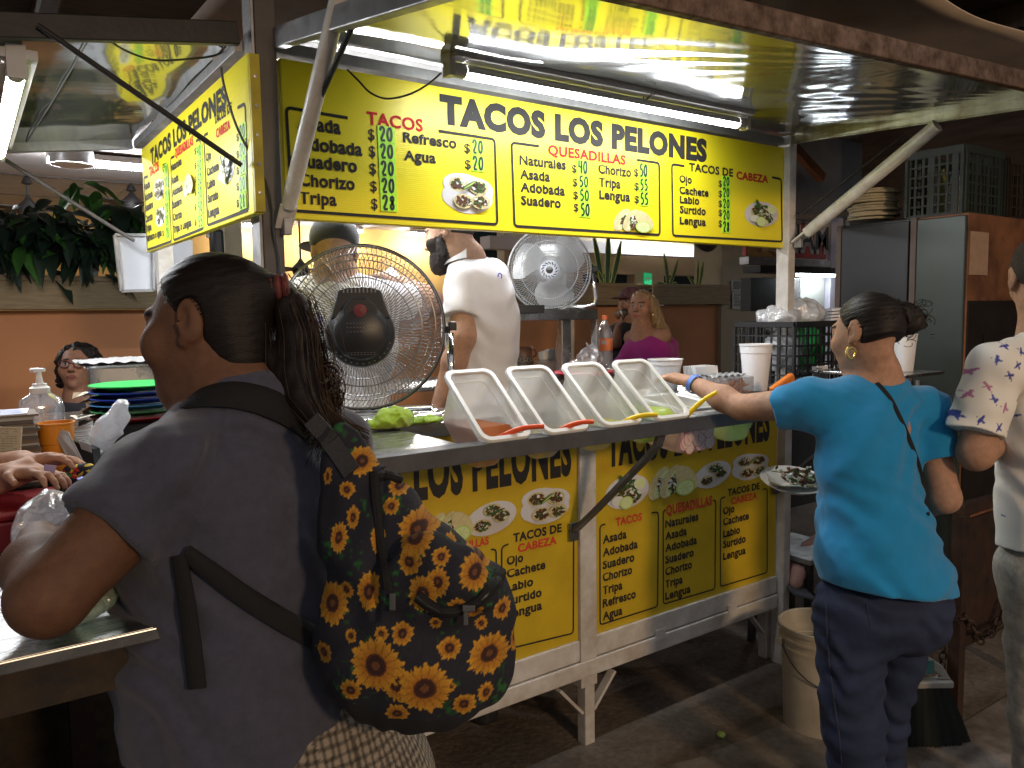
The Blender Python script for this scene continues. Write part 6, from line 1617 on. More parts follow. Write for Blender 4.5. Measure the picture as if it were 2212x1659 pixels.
def scalp_strands(name, parent, c, M, s, target, starts, m, r=.0007, lift=1.035, n=8, sag=.0):
    """combed hair: thin strands over the skull from the hairline to where the hair is tied"""
    mb = MB(); T = np.array(target, float); ctr = np.array((0, -.014, .028)); ra = np.array((.077, .098, .088))
    def surf(dv):
        dv = _n(dv); k = 1 / np.linalg.norm(dv / ra); return ctr + dv * k * lift
    td = _n(T - ctr)
    for st in starts:
        sd = _n(np.array(st) - ctr); w = math.acos(max(-1, min(1, sd @ td)))
        if w < .05: continue
        pts = []
        for t in np.linspace(0, 1, n):
            dv = (math.sin((1 - t) * w) * sd + math.sin(t * w) * td) / math.sin(w)
            q = surf(dv) + np.array((0, 0, -sag * math.sin(t * 3.14)))
            pts.append(c + M @ (q * s))
        mb.tube(pts, [r * (.5 + .6 * math.sin(3.0 * (i / (n - 1)))) for i in range(n)], 3, caps=False)
    return mb.build(name, m, parent, smooth=True, ang=180)
def px_r(px, d): return px * d / FPX
def hand(fn_list, wr, knuckle_dir, palm_n, size, curl=.5, spread=.25):
    """adds palm, four fingers and a thumb to a list of distance functions: wr wrist point"""
    d = _n(np.array(knuckle_dir)); nn = _n(np.array(palm_n) - d * (np.array(palm_n) @ d)); s = np.cross(d, nn)
    wr = np.array(wr); pc = wr + d * size * .26
    Mp = np.stack([s, d, nn], 1)
    fn_list.append((lambda p: rbox(p, pc, (size * .21, size * .27, size * .085), size * .07, Mp), .012))
    for k, ln in enumerate((.40, .46, .43, .33)):
        a = (k - 1.5)
        b0 = wr + d * size * .48 + s * a * size * .115
        d1 = _n(d + s * a * spread * .25 - nn * (-1) * curl * .35); d2 = _n(d1 + nn * curl * .9); d3 = _n(d2 + nn * curl * .9)
        b1 = b0 + d1 * size * ln * .45; b2 = b1 + d2 * size * ln * .32; b3 = b2 + d3 * size * ln * .24
        r = size * .052
        for x, y, ra, rb in ((b0, b1, r, r * .92), (b1, b2, r * .92, r * .85), (b2, b3, r * .85, r * .7)):
            fn_list.append((lambda p, x=x, y=y, ra=ra, rb=rb: cone(p, x, y, ra, rb), .004))
    t0 = wr + d * size * .16 - s * size * .17; t1 = t0 + _n(d * .7 - s * .8 + nn * .3) * size * .2; t2 = t1 + _n(d * .9 - s * .15 + nn * .5) * size * .2
    fn_list.append((lambda p: cone(p, t0, t1, size * .075, size * .06), .012)); fn_list.append((lambda p: cone(p, t1, t2, size * .058, size * .045), .004))
def union(parts):
    def f(p):
        d = None
        for fn, k in parts:
            v = fn(p); d = v if d is None else smin(d, v, k)
        return d
    return f
def C_(a, b, ra, rb): return lambda p: cone(p, a, b, ra, rb)
def E_(c, r, M=None): return lambda p: ell(p, c, r, M)

# ------------------------------------------------------------------ woman with the backpack (nearest figure)
TB = head_axes((-.78, -.06, .62))                  # torso: right, front, up
hcn = P(448, 709, 1.27); HM = head_axes((-.975, -.10, .20), (-.02, 1, .03)); hs = .985
SKF = (.165, .080, .045)
shl = P(352, 1032, 1.13); elb = P(104, 1292, 1.015); wri = P(84, 1166, 1.20)
chest = P(512, 1085, 1.27); belly = P(545, 1390, 1.28); hip = P(640, 1760, 1.30); neckb = P(520, 880, 1.26)
shr = chest + TB[:, 0] * .19 + UP_ * .075
hp = []
hand(hp, wri + (P(98, 1140, 1.25) - wri) * .3, P(150, 1140, 1.33) - wri, -UP_ * .8 - RT * .1, .155, .75)
fg_parts = [(lambda p: head_sdf(p, hcn, HM, hs, .013, .85), .02),
            (C_(hcn + HM @ np.array((0, -.02, -.06)), neckb, .062, .074), .035), (C_(neckb, chest + UP_ * .06, .075, .10), .05),
            (E_(hcn + HM @ np.array((0, .035, -.098)), (.05, .045, .035), HM), .03),
            (C_(chest + UP_ * .05, belly, .12, .15), .05), (C_(belly, hip, .15, .165), .05),
            (C_(P(505, 925, 1.25), shl, .052, .060), .04), (C_(shl, elb, .064, .047), .03), (C_(elb, P(80, 1225, 1.10), .046, .043), .02), (C_(P(80, 1225, 1.10), wri, .043, .029), .02),
            (C_(hip, hip - Zv * .45 + RT * .02, .16, .10), .04)] + hp
fg_fn = union(fg_parts)
foot0 = np.array((hip[0], hip[1], 0))
fgw = thing('person', 'woman in dark grey t-shirt with a ponytail, seen from behind at the left front', 'person', foot0)
body = solid('body', fg_fn, *bbox([hcn + UP_ * .0, wri, elb, hip - Zv * .3, shl, shr, belly], .17), .0036, M_skin, fgw, lambda v: face_col(v, hcn, HM, hs, SKF))
# legs and shoes below the frame
lg = MB()
for sx in (-1, 1):
    a = hip - Zv * .42 + TB[:, 0] * sx * .09; b_ = np.array((*(hip + TB[:, 0] * sx * .09)[:2], .06)); lg.tube([a, (a + b_) / 2 + TB[:, 1] * .01, b_], [.085, .06, .04], 16)
lg.build('legs', mat('skin_leg', SKF, .5), fgw, smooth=True)
for sx in (-1, 1):
    q = np.array((*(hip + TB[:, 0] * sx * .09 + TB[:, 1] * .06)[:2], .035)); b = MB(); b.obox(q, TB[:, 0] * .04, _n(TB[:, 1] * (1, 1, 0)) * .12, Zv * .034); b.build('shoe', M_dark, fgw, bevel=.02)
# t-shirt
hemz = .905
LSH = hcn
def shirt_core(p):
    d = smin(ell(p, chest - UP_ * .015, (.200, .150, .175), TB), ell(p, belly, (.210, .185, .27), TB), .08)
    d = smin(d, cone(p, belly - UP_ * .05, hip + Zv * .03, .185, .205), .06)
    d = smin(d, cone(p, P(505, 932, 1.25), shl + RT * .01, .060, .074), .04)
    d = smin(d, cone(p, neckb - UP_ * .045, shr, .070, .075), .05)
    d = smin(d, cone(p, P(532, 893, 1.255), chest - UP_ * .02, .088, .135), .04)
    return d
slv = shl + (elb - shl) * .44
def shirt_fn(p):
    ax_ = _n(elb - shl); d = smin(shirt_core(p), np.maximum(cone(p, shl, slv + ax_ * .05, .076, .076), (p - slv) @ ax_ - .012), .030)
    d = d + wrinkle(p, cvec(.25, .9, 0), 62, 6, 3, .0075) + wrinkle(p, cvec(.8, .5, .2), 72, 5, 11, .0065) + .005 * vnoise(p, 9, 4) + .0016 * vnoise(p, 45, 6)
    cc_ = (p - CAM) @ MWI.T; X_ = PCX + FPX * cc_[:, 0] / cc_[:, 2]; Y_ = PCY - FPX * cc_[:, 1] / cc_[:, 2]
    sx_ = X_ - np.interp(Y_, [880, 980, 1080, 1185], [482, 468, 440, 396]); d = d + .0045 * np.exp(-(sx_ / 5) ** 2) * ((Y_ > 880) & (Y_ < 1190))      # armhole seam
    d = np.maximum(d, hemz - p[:, 2])                                   # hem
    q = lod(p, neckb + UP_ * .025, TB, 1.0)
    d = np.maximum(d, -(ell(p, neckb + UP_ * .082 + TB[:, 1] * .02, (.082, .084, .062), TB)))
    return d
M_tee = cloth('tee_grey', (.058, .060, .090), var=.25, vscale=60)
solid('tshirt', shirt_fn, *bbox([shl, slv, neckb, hip + Zv * .05, belly + TB[:, 1] * .2, belly - TB[:, 1] * .2, shr], .11), .0042, M_tee, fgw)
b = MB()
for sx in (-1,):
    for k in range(9):
        a = (k - 4) * .0028; p0_ = hcn + HM @ (np.array((sx * .031 + a, .0885, .0105)) * hs); b.tube([p0_, p0_ + HM @ np.array((a * .8, .005, .0005)), p0_ + HM @ np.array((a * 1.4, .008, .002))], [.0007, .0006, .0003], 4)
pass
# plaid skirt
def plaid(v):
    a = np.arctan2((v - hip) @ TB[:, 1], (v - hip) @ TB[:, 0]) * .22; z = v[:, 2]
    base = np.tile(np.array((.30, .25, .19)), (len(v), 1))
    fx = np.abs(((a / .013) % 1) - .5); fz = np.abs(((z / .013) % 1) - .5)
    base[(fx < .20)] *= .28; base[(fz < .20)] *= .42
    return base
M_vcc = mat('woven_cloth', (.5, .5, .5), .9, vc=True, bump=.2, bscale=300)
solid('skirt', lambda p: np.maximum(np.maximum(smin(cone(p, hip + Zv * .10, hip - Zv * .55, .200, .235), ell(p, hip + Zv * .02 - TB[:, 1] * .05, (.21, .19, .18), TB), .04) + wrinkle(p, cvec(1, 0, .3), 40, 5, 2, .004), p[:, 2] - hemz - .06), .33 - p[:, 2]),
      (hip - .32) * (1, 1, 0) + (0, 0, .32), (hip + .32) * (1, 1, 0) + (0, 0, hemz + .1), .0045, M_vcc, fgw, plaid)
# hair: cap, ponytail, curls, strands
tie = np.array((.012, -.125, .052))
def in_face(q): return (q[:, 1] > .052 - .50 * (q[:, 2] - .03).clip(-.2, .0) * 0 + .0 - .55 * (q[:, 2] - .055).clip(-1, 1)) 
def hair_fn(p):
    q = lod(p, hcn, HM, hs)
    d = ell(q, (0, -.016, .034), (.0795, .0995, .0885))
    d = smin(d, ell(q, (0, -.055, -.01), (.066, .052, .062)), .03)
    front = (q[:, 1] - (.060 - .75 * (.085 - q[:, 2]).clip(0, 1))) * .8        # hairline: high on the brow, back over the ear
    d = smin(d, ell(q, (0, -.062, -.058), (.056, .044, .062)), .03)
    low = (-.014 + 1.0 * np.minimum(q[:, 1], 0.01)) - q[:, 2]
    d = smax(d, front, .012); d = smax(d, low * .9, .012)
    d = smax(d, -(ell(q, (-.078, -.018, .002), (.02, .022, .036))), .006); d = smax(d, -(ell(q, (.078, -.018, .002), (.02, .022, .036))), .006)
    d = smin(d, cone(q, (0, -.088, .05), tuple(tie), .040, .020), .03)
    return (d + .0005 * np.sin(q[:, 2] * 420 + 60 * q[:, 1] + 4 * vnoise(q, 40, 2))) * hs
tw_ = hcn + HM @ (tie * hs)
solid('hair', hair_fn, *bbox([hcn - .13, hcn + .13, tw_], .03), .0034, M_hair, fgw)
rnd = random.Random(21); starts = []
for k in range(1300):
    a = rnd.uniform(-2.6, 2.6); e = rnd.uniform(-.6, 1.45)
    v_ = np.array((math.sin(a) * math.cos(e), math.cos(a) * math.cos(e), math.sin(e)))
    st = np.array((0, -.014, .028)) + v_ * np.array((.078, .10, .088))
    if st[1] - (.062 - .75 * max(0, .085 - st[2])) > 0 or st[2] < -.014 + 1.0 * min(st[1], .01): continue
    starts.append(st)
scalp_strands('hair_strands', fgw, hcn, HM, hs, tie, starts, M_hair, .0006, 1.04)
def D_(x, y, d): return P(x, y, d)
tail = [D_(566, 632, 1.31), D_(600, 634, 1.29), D_(628, 668, 1.27), D_(643, 730, 1.255), D_(648, 800, 1.245), D_(662, 862, 1.23), D_(700, 925, 1.21)]
tr = [.020, .024, .026, .029, .031, .028, .014]
def tail_fn(p):
    d = None
    for i in range(len(tail) - 1):
        v = cone(p, tail[i], tail[i + 1], tr[i], tr[i + 1]); d = v if d is None else smin(d, v, .02)
    d = smin(d, cone(p, D_(545, 700, 1.27), D_(596, 778, 1.25), .012, .016), .010); d = smin(d, cone(p, D_(596, 778, 1.25), D_(640, 850, 1.24), .020, .030), .02)
    x = p @ RT
    return d + .0006 * np.sin(x * 330 + 4 * vnoise(p, 22, 4)) + .0008 * vnoise(p, 60, 3)
solid('ponytail', tail_fn, *bbox(tail + [D_(540, 700, 1.27)], .05), .003, M_hair, fgw)
st_ = MB(); st2 = MB(); rnd = random.Random(5)
for k in range(520):                                            # loose strands, lighter on the outside
    o1 = np.array([rnd.gauss(0, 1), rnd.gauss(0, 1), rnd.gauss(0, 1)]); i0 = rnd.choice((0, 1, 2, 2))
    pts = [tail[i] + o1 * tr[i] * .55 + np.array([rnd.gauss(0, .002) for _ in range(3)]) + RT * tr[i] * .35 for i in range(i0, len(tail))]
    if rnd.random() < .5: pts.append(pts[-1] + RT * rnd.uniform(-.02, .03) - UP_ * rnd.uniform(.0, .05))
    (st2 if rnd.random() < .45 else st_).tube(pts, .00055, 3, caps=False)
for k in range(170):                                            # curls at the end
    c = D_(rnd.uniform(690, 712), rnd.uniform(800, 865), 1.24 + rnd.uniform(-.02, .02)); r = rnd.uniform(.008, .024); a0 = rnd.uniform(0, 6)
    pts = [c + RT * r * math.cos(a0 + t) + UP_ * r * math.sin(a0 + t) * 1.2 + FW * .004 * t - UP_ * .003 * t for t in np.linspace(0, rnd.uniform(3, 6), 12)]
    (st2 if rnd.random() < .7 else st_).tube(pts, .0009, 3, caps=False)
for k in range(110):
    a = D_(rnd.uniform(680, 712), rnd.uniform(850, 905), 1.22); pts = [a, a + (D_(740, 930, 1.19) - a) * .6 + UP_ * rnd.gauss(0, .006), D_(rnd.uniform(745, 800), rnd.uniform(925, 975), 1.16)]
    st2.tube(pts, .0006, 3, caps=False)
st_.build('loose_strands', M_hair, fgw); st2.build('brown_strands', M_hairb, fgw)
b = MB()
for k in range(3):
    Mt = frame_for(tw_, cvec(1, .1, .32)); b.tube(ringpts(tw_ + Mt @ np.array((0, 0, -.013 + .012 * k)), Mt, .0185, 0, 20), .006, 8, closed=True)
b.build('hair_tie', mat('tie_red', (.17, .035, .03), .7, var=.5, vscale=90), fgw, smooth=True)

# ------------------------------------------------------------------ the sunflower backpack
BD = 1.13; bc0 = P(900, 1300, BD)
def bl(x, y, dd=0.0): return np.array(((x - 900) * BD / FPX, -(y - 1300) * BD / FPX, dd))
def bq(p): q = p - bc0; return np.stack([q @ RT, q @ UP_, q @ FW], 1)
def pack_fn(p):
    q = bq(p); q = q * (1, 1, 1.18)
    d = cone(q, bl(728, 962), bl(890, 1330), .030, .126)
    d = smin(d, cone(q, bl(775, 1045), bl(1003, 1290), .022, .074), .03)
    d = smin(d, ell(q, bl(905, 1400), (.142, .110, .130)), .03)
    d = smin(d, cone(q, bl(770, 1090), bl(790, 1350), .040, .052), .03)
    # front pocket that bulges towards us, with a crease above it
    pk = ell(q, bl(960, 1225, -.105), (.075, .065, .045)); d = smin(d, pk, .016)
    crease = np.exp(-((q[:, 0] - bl(835, 0)[0]) / .006) ** 2) * (q[:, 1] > bl(0, 1300)[1]) * (q[:, 1] < bl(0, 1010)[1])
    d = d + .007 * crease
    d = d + .0065 * np.sin(q[:, 0] * 46 + q[:, 1] * 30 + 3 * vnoise(q, 9, 3)) * (.4 + .6 * np.clip((q[:, 1] + .05) * 8, 0, 1)) + .006 * vnoise(q, 14, 5) + .002 * np.sin(q[:, 0] * 120 - q[:, 1] * 60 + 4 * vnoise(q, 11, 6)) + .0015 * vnoise(q, 50, 7)
    return d / 1.1
FL = [(615, 605, 82), (365, 335, 64), (315, 450, 36), (290, 640, 62, .62), (525, 440, 42), (725, 672, 36), (855, 735, 74, .8), (430, 835, 82, .62), (265, 905, 86, .9), (330, 840, 36), (235, 1100, 42),
      (470, 1105, 112), (660, 1195, 108), (550, 1175, 78, .8), (365, 1215, 48), (905, 1095, 88), (810, 1280, 50), (890, 1250, 44, .8), (545, 1305, 48), (750, 1045, 48), (790, 868, 42), (655, 815, 80, .8), (715, 765, 62, .8),
      (600, 700, 54, .8), (632, 690, 24), (575, 980, 46), (955, 930, 44, .8), (875, 970, 28), (1010, 1080, 60, .35), (200, 235, 44), (165, 1130, 36), (490, 985, 30), (455, 640, 62, .5), (500, 515, 36), (850, 885, 50, .8), (345, 560, 50, .6), (700, 940, 26), (445, 310, 34), (760, 1190, 20), (225, 400, 40, .5), (360, 1010, 26)]
FLP = [(603.5 + .504 * f[0], 822.9 + .504 * f[1], .504 * f[2], f[3] if len(f) > 3 else 1.0) for f in FL]
def pack_col(v):
    q = bq(v); X_ = 900 + q[:, 0] * FPX / BD; Y_ = 1300 - q[:, 1] * FPX / BD
    wav = 2.5 * vnoise(q, 40, 8)
    X_ = X_ + wav; col = np.tile(np.array((.014, .014, .024)), (len(v), 1)); 
    g = vnoise(q, 34, 9) + .9 * vnoise(q, 150, 10); col[g > .62] = (.012, .055, .018); col[g > .92] = (.02, .11, .03)
    rs = np.random.RandomState(3)
    for x, y, r, sx in sorted(FLP, key=lambda f: f[2]):
        rot = rs.uniform(0, 6); n = 15 if r > 30 else 11
        dx = (X_ - x) / sx; dy = Y_ - y; rr = np.hypot(dx, dy) / r; an = np.arctan2(dy, dx) + rot
        k = np.abs(((an * n / (2 * np.pi)) % 1) - .5) * 2                           # 0 in the middle of a petal
        lim = .62 + .38 * (1 - k) ** .7 + .05 * np.sin(an * 5 + rot)
        k2 = np.abs(((an * n / (2 * np.pi) + .5) % 1) - .5) * 2; lim2 = (.55 + .33 * (1 - k2) ** .7)
        inp = rr < np.maximum(lim, lim2); t = np.clip((rr - .35) / .6, 0, 1)
        pc = np.stack([.44 + .27 * t, .155 + .20 * t, .010 + .016 * t], 1) * (1 - .35 * (k > .8) * (rr < .8))[:, None] * (1 - .22 * np.abs(np.sin(an * n * 2.5)))[:, None]
        col[inp] = pc[inp]
        col[rr < .40] = (.085, .024, .010); col[rr < .34] = (.040, .012, .007); col[(rr < .15)] = (.15, .055, .018)
    # black base panel of the bag
    base = Y_ - np.interp(X_, [640, 690, 760, 860, 960, 1010, 1060], [1335, 1372, 1455, 1495, 1505, 1512, 1560]); col[base > 0] = (.010, .010, .012)
    edge = X_ - np.interp(Y_, [850, 950, 1050, 1150, 1250, 1350], [668, 690, 700, 705, 690, 672]); col[edge < 0] = (.010, .010, .012)
    return col
bpk = thing('backpack', 'black backpack printed with orange sunflowers worn by the woman in dark grey', 'backpack', bc0 - UP_ * .16)
M_pack = mat('pack_print', (.5, .5, .5), .88, vc=True, bump=.35, bscale=420, var=.2, vscale=300)
solid('bag_body', pack_fn, *bbox([P(690, 890, BD), P(1120, 1570, BD), P(690, 1570, BD), bc0 - FW * .15, bc0 + FW * .15], .035), .0021, M_pack, bpk, pack_col)
def on_surf(fn, pts, off, d0=.8, d1=1.6):
    out = []; last = None
    for x, y in pts:
        d = march(fn, x, y, d0, d1)
        if d is None: d = last if last else (BD if fn is pack_fn else 1.2)
        last = d; out.append(P(x, y, d - off))
    return out
def dense(pts, n=8):
    out = []
    for i in range(len(pts) - 1):
        for t in np.linspace(0, 1, n, endpoint=False): out.append((pts[i][0] + (pts[i + 1][0] - pts[i][0]) * t, pts[i][1] + (pts[i + 1][1] - pts[i][1]) * t))
    return out + [pts[-1]]
M_web = mat('webbing_black', (.004, .004, .0045), .8, var=.3, vscale=200, bump=.5, bscale=600)
b = MB(); zp = on_surf(pack_fn, dense([(901, 1287), (925, 1306), (951, 1319), (980, 1320), (1007, 1312), (1035, 1297), (1057, 1276), (1073, 1256), (1082, 1236)], 4), .001); b.tube(zp, .0085, 8); zo = b.build('pocket_zip', M_web, bpk, smooth=True)
b = MB(); b.tube([p - FW * .008 for p in zp], .0022, 6); b.build('zip_teeth', mat('zip_grey', (.05, .05, .05), .35, .6), zo)
zq = zp[17]; b = MB(); b.obox(zq - FW * .012, RT * .008, UP_ * .004, FW * .003); b.obox(zq - FW * .011 - RT * .004 - UP_ * .012, RT * .003, UP_ * .010, FW * .0015); b.build('zip_pull', M_greybar, zo, bevel=.001)
b = MB(); b.tube(on_surf(pack_fn, dense([(808, 1022), (812, 1080), (820, 1150), (830, 1210), (838, 1270)], 6), .0), .0075, 8); zo = b.build('main_zip', M_web, bpk, smooth=True)
q_ = on_surf(pack_fn, [(848, 1300)], .006)[0]; b = MB(); b.obox(q_, RT * .004, UP_ * .011, FW * .002); b.build('zip_pull', M_greybar, zo, bevel=.001)
b = MB(); b.tube(on_surf(pack_fn, dense([(806, 1030), (836, 1028), (862, 1036)], 6), .0), .0075, 8); b.build('top_seam', M_web, bpk, smooth=True)
def strap(pts, w, name, fn, th=.008, off=.004):
    """flat band that lies on the cloth: px centre line with px widths"""
    m = dense(pts, 5); ww = np.interp(np.linspace(0, 1, len(m)), np.linspace(0, 1, len(w)), w)
    top = []; bot = []
    for i, (x, y) in enumerate(m):
        dx, dy = m[min(i + 1, len(m) - 1)][0] - m[max(i - 1, 0)][0], m[min(i + 1, len(m) - 1)][1] - m[max(i - 1, 0)][1]; L_ = math.hypot(dx, dy)
        top.append((x - dy / L_ * ww[i], y + dx / L_ * ww[i])); bot.append((x + dy / L_ * ww[i], y - dx / L_ * ww[i]))
    A = on_surf(fn, top, off); Bq = on_surf(fn, bot, off); Cq = on_surf(fn, m, off + .003)
    # smooth the sampled depths along the band
    def sm(L): 
        L = [np.array(q) for q in L]
        for _ in range(3): L = [L[0]] + [(L[i - 1] + 2 * L[i] + L[i + 1]) / 4 for i in range(1, len(L) - 1)] + [L[-1]]
        return L
    A, Bq, Cq = sm(A), sm(Bq), sm(Cq)
    rings = [[a, (a + c) / 2 - FW * .002, c, (b_ + c) / 2 - FW * .002, b_, b_ + FW * th, c + FW * th, a + FW * th] for a, c, b_ in zip(A, Cq, Bq)]
    q = MB(); loft(q, rings, True, True); return q.build(name, M_web, bpk, smooth=True, ang=50, fix=True)
def torso_only(p): return np.minimum(shirt_core(p) - .004, fg_fn(p))
strap([(388, 880), (440, 856), (500, 850), (560, 862), (615, 884), (665, 915), (695, 945)], [3, 22, 29, 30, 30, 29, 26], 'shoulder_strap', torso_only, .012)
strap([(398, 1192), (450, 1232), (520, 1285), (600, 1335), (690, 1385)], [16, 20, 22, 23, 24], 'lower_strap', torso_only, .005)
strap([(385, 1200), (402, 1300), (415, 1400), (425, 1488)], [16, 19, 20, 20], 'loose_strap_end', torso_only, .003, .006)
b = MB(); wp = on_surf(pack_fn, dense([(672, 905), (700, 935), (730, 975), (760, 1020)], 4), .004)
for i in range(len(wp) - 1): b.bar(wp[i], wp[i + 1], .026, .004, FW)
b.build('haul_webbing', mat('webbing_grey', (.045, .045, .048), .8, var=.4, vscale=300, bump=.5, bscale=600), bpk)
# bag in her hand
def hbag(p):
    q = bq(p - P(85, 1165, 1.27) + bc0); d = ell(q, (0, -.005, .02), (.058, .062, .05)); d = smin(d, ell(q, (.01, .045, .02), (.05, .03, .04)), .03)
    return d + .012 * np.abs(vnoise(p, 34, 3)) + .005 * np.sin(q[:, 0] * 90 + q[:, 1] * 60)
hb_c = P(85, 1165, 1.27); o = solid('plastic_bag', hbag, hb_c - .11, hb_c + .11, .004, mat_clear('bag_held', (.82, .80, .82), clear=.42, gloss=.30, rough=.15, bump=.9, bscale=34)); tag(o, 'translucent plastic bag in the hand of the woman with the backpack', 'bag')

# ------------------------------------------------------------------ woman in the blue shirt
bh = P(1870, 722, 2.2); BM = head_axes((-.50, -.06, .86), (0, 1, .02)); bs = .95; SKB = (.44, .25, .165)
TBb = head_axes((-.62, -.03, .78))
b_neck = P(1892, 812, 2.22); b_ch = P(1875, 985, 2.22); b_be = P(1893, 1185, 2.22); b_hip = P(1900, 1290, 2.24)
b_sl = P(1757, 872, 2.18); b_el = P(1600, 880, 2.34); b_wr = P(1497, 828, 2.50)
b_sr = P(2000, 890, 2.26); b_er = P(2040, 1075, 2.20); b_wrr = P(1935, 1120, 2.42)
bhp = []; hand(bhp, b_wr + (b_wr - b_el) * .03, P(1440, 812, 2.56) - b_wr, cvec(-.1, -.9, .3), .155, .7)
bhr = []; hand(bhr, b_wrr, cvec(-.9, .1, .3), cvec(.2, .9, 0), .15, .5)
b_parts = [(lambda p: head_sdf(p, bh, BM, bs, .004), .02), (C_(bh + BM @ np.array((0, -.02, -.05)), b_neck, .050, .058), .03), (C_(b_neck, b_ch + UP_ * .1, .06, .09), .04),
           (C_(b_ch + UP_ * .05, b_be, .11, .12), .05), (C_(b_be, b_hip, .12, .14), .05), (C_(b_neck - UP_ * .05, b_sl, .055, .048), .04), (C_(b_neck - UP_ * .05, b_sr, .055, .05), .04),
           (C_(b_sl, b_el, .050, .0385), .02), (C_(b_el, (b_el * .65 + b_wr * .35), .0375, .0385), .008), (C_(b_el * .65 + b_wr * .35, b_wr, .0385, .0235), .02),
           (C_(b_sr, b_er, .047, .041), .02), (C_(b_er, b_wrr, .041, .028), .02)] + bhp + bhr
bw = thing('person', 'woman in a bright blue t-shirt and jeans reaching over the salsa tubs', 'person', np.array((b_hip[0], b_hip[1], 0)))
solid('body', union(b_parts), *bbox([bh, b_wr, P(1430, 800, 2.6), b_er, b_hip, b_wrr], .17), .0045, M_skin, bw, lambda v: face_col(v, bh, BM, bs, SKB))
def bshirt(p):
    d = smin(ell(p, b_ch, (.185, .125, .22), TBb), ell(p, b_be, (.198, .155, .20), TBb), .08)
    d = smin(d, ell(p, b_hip + UP_ * .045 - TBb[:, 1] * .03, (.205, .165, .12), TBb), .05)
    d = smin(d, cone(p, b_neck - UP_ * .055, b_sl + UP_ * .004, .056, .062), .05); d = smin(d, cone(p, b_neck - UP_ * .055, b_sr, .058, .064), .05)
    s1 = P(1700, 880, 2.23); a1 = _n(b_el - b_sl); d = smin(d, np.maximum(cone(p, b_sl, s1 + a1 * .06, .064, .062), (p - s1) @ a1 - .02), .03)
    s2 = P(2026, 985, 2.22); a2 = _n(b_er - b_sr); d = smin(d, np.maximum(cone(p, b_sr, s2 + a2 * .06, .064, .062), (p - s2) @ a2 - .01), .03)
    yb = (p - b_ch) @ UP_; xb = (p - b_ch) @ RT
    w = np.clip((-yb) / .25, 0, 1)
    d = d + w * wrinkle(p, cvec(.45, .9, 0), 88, 5, 3, .0095) + (1 - w) * wrinkle(p, cvec(.7, -.7, 0), 75, 5, 9, .0065) + .004 * vnoise(p, 10, 4) + .0012 * vnoise(p, 50, 5)
    hem = P(1900, 1262, 2.2); d = np.maximum(d, (hem - p) @ cvec(.10, 1, 0))
    return np.maximum(d, -ell(p, b_neck + UP_ * .035, (.068, .065, .05), TBb))
M_blue = cloth('tee_blue', (.002, .225, .50), var=.10, vscale=20)
solid('tshirt', bshirt, *bbox([b_sl, P(1660, 880, 2.25), b_sr, b_hip - UP_ * .03, b_be, b_ch + TBb[:, 1] * .14, b_ch - TBb[:, 1] * .14, P(2070, 1000, 2.2)], .11), .0045, M_blue, bw)
kl = P(1842, 1570, 2.20); al = P(1868, 1800, 2.24); kr = P(1910, 1540, 2.36); ar = P(1908, 1765, 2.42)
def jeans(p):
    d = ell(p, b_hip - UP_ * .02 - TBb[:, 1] * .02, (.180, .150, .13), TBb)
    d = smin(d, cone(p, P(1834, 1320, 2.2), kl, .098, .080), .05); d = smin(d, cone(p, kl, al, .080, .072), .03)
    d = smin(d, ell(p, P(1975, 1325, 2.2), (.088, .095, .11)), .04)
    e = smin(cone(p, P(1958, 1330, 2.26), kr, .088, .064), cone(p, kr, ar, .064, .060), .03); d = smin(d, e, .02)
    d = d + wrinkle(p, cvec(.25, .95, 0), 90, 8, 3, .0055) + wrinkle(p, cvec(-.5, .8, 0), 64, 6, 5, .0045) + .0014 * vnoise(p, 60, 5)
    return np.maximum(np.maximum(d, (p - b_hip) @ UP_ - .06), .07 - p[:, 2])
M_jean = mat('denim', (.018, .030, .080), .85, var=.45, vscale=10, bump=.35, bscale=400, col2=(.010, .017, .045))
solid('jeans', jeans, *bbox([b_hip + UP_ * .06, al, ar, kl, kr, P(2060, 1320, 2.2)], .13) , .005, M_jean, bw)
M_jseam = mat('denim_seam', (.028, .032, .06), .8)
b = MB(); b.tube(on_surf(jeans, dense([(1783, 1275), (1786, 1350), (1790, 1420), (1800, 1500), (1812, 1580), (1818, 1650)], 4), .0005, 1.7, 2.6), .0022, 6); b.build('side_seam', M_jseam, bw)
b = MB(); b.tube(on_surf(jeans, dense([(1868, 1262), (1874, 1320), (1882, 1358)], 4), .0005, 1.7, 2.6), .0016, 6); b.build('pocket_seam', M_jseam, bw)
for a in (al, ar):
    q = np.array((a[0], a[1], .035)) + _n(TBb[:, 1] * (1, 1, 0)) * .05; b = MB(); b.obox(q, TBb[:, 0] * .042, _n(TBb[:, 1] * (1, 1, 0)) * .12, Zv * .034); b.build('shoe', M_dark, bw, bevel=.02)
def bhair(p):
    q = lod(p, bh, BM, bs)
    d = ell(q, (0, -.016, .034), (.0785, .099, .0875)); d = smin(d, ell(q, (0, -.055, -.012), (.064, .050, .060)), .03)
    d = smax(d, (q[:, 1] - (.066 - .72 * (.085 - q[:, 2]).clip(0, 1))) * .8, .012); d = smax(d, (-.042 - .35 * (q[:, 1] + .02)) - q[:, 2], .012)
    d = smax(d, -(ell(q, (-.078, -.018, .002), (.02, .022, .036))), .006)
    return (d + .001 * np.sin(q[:, 2] * 420 + 50 * q[:, 1])) * bs
solid('hair', bhair, bh - .15, bh + .15, .004, M_hair, bw)
bt_ = np.array((.0, -.112, .055)); bun = P(1950, 690, 2.24)
starts = []
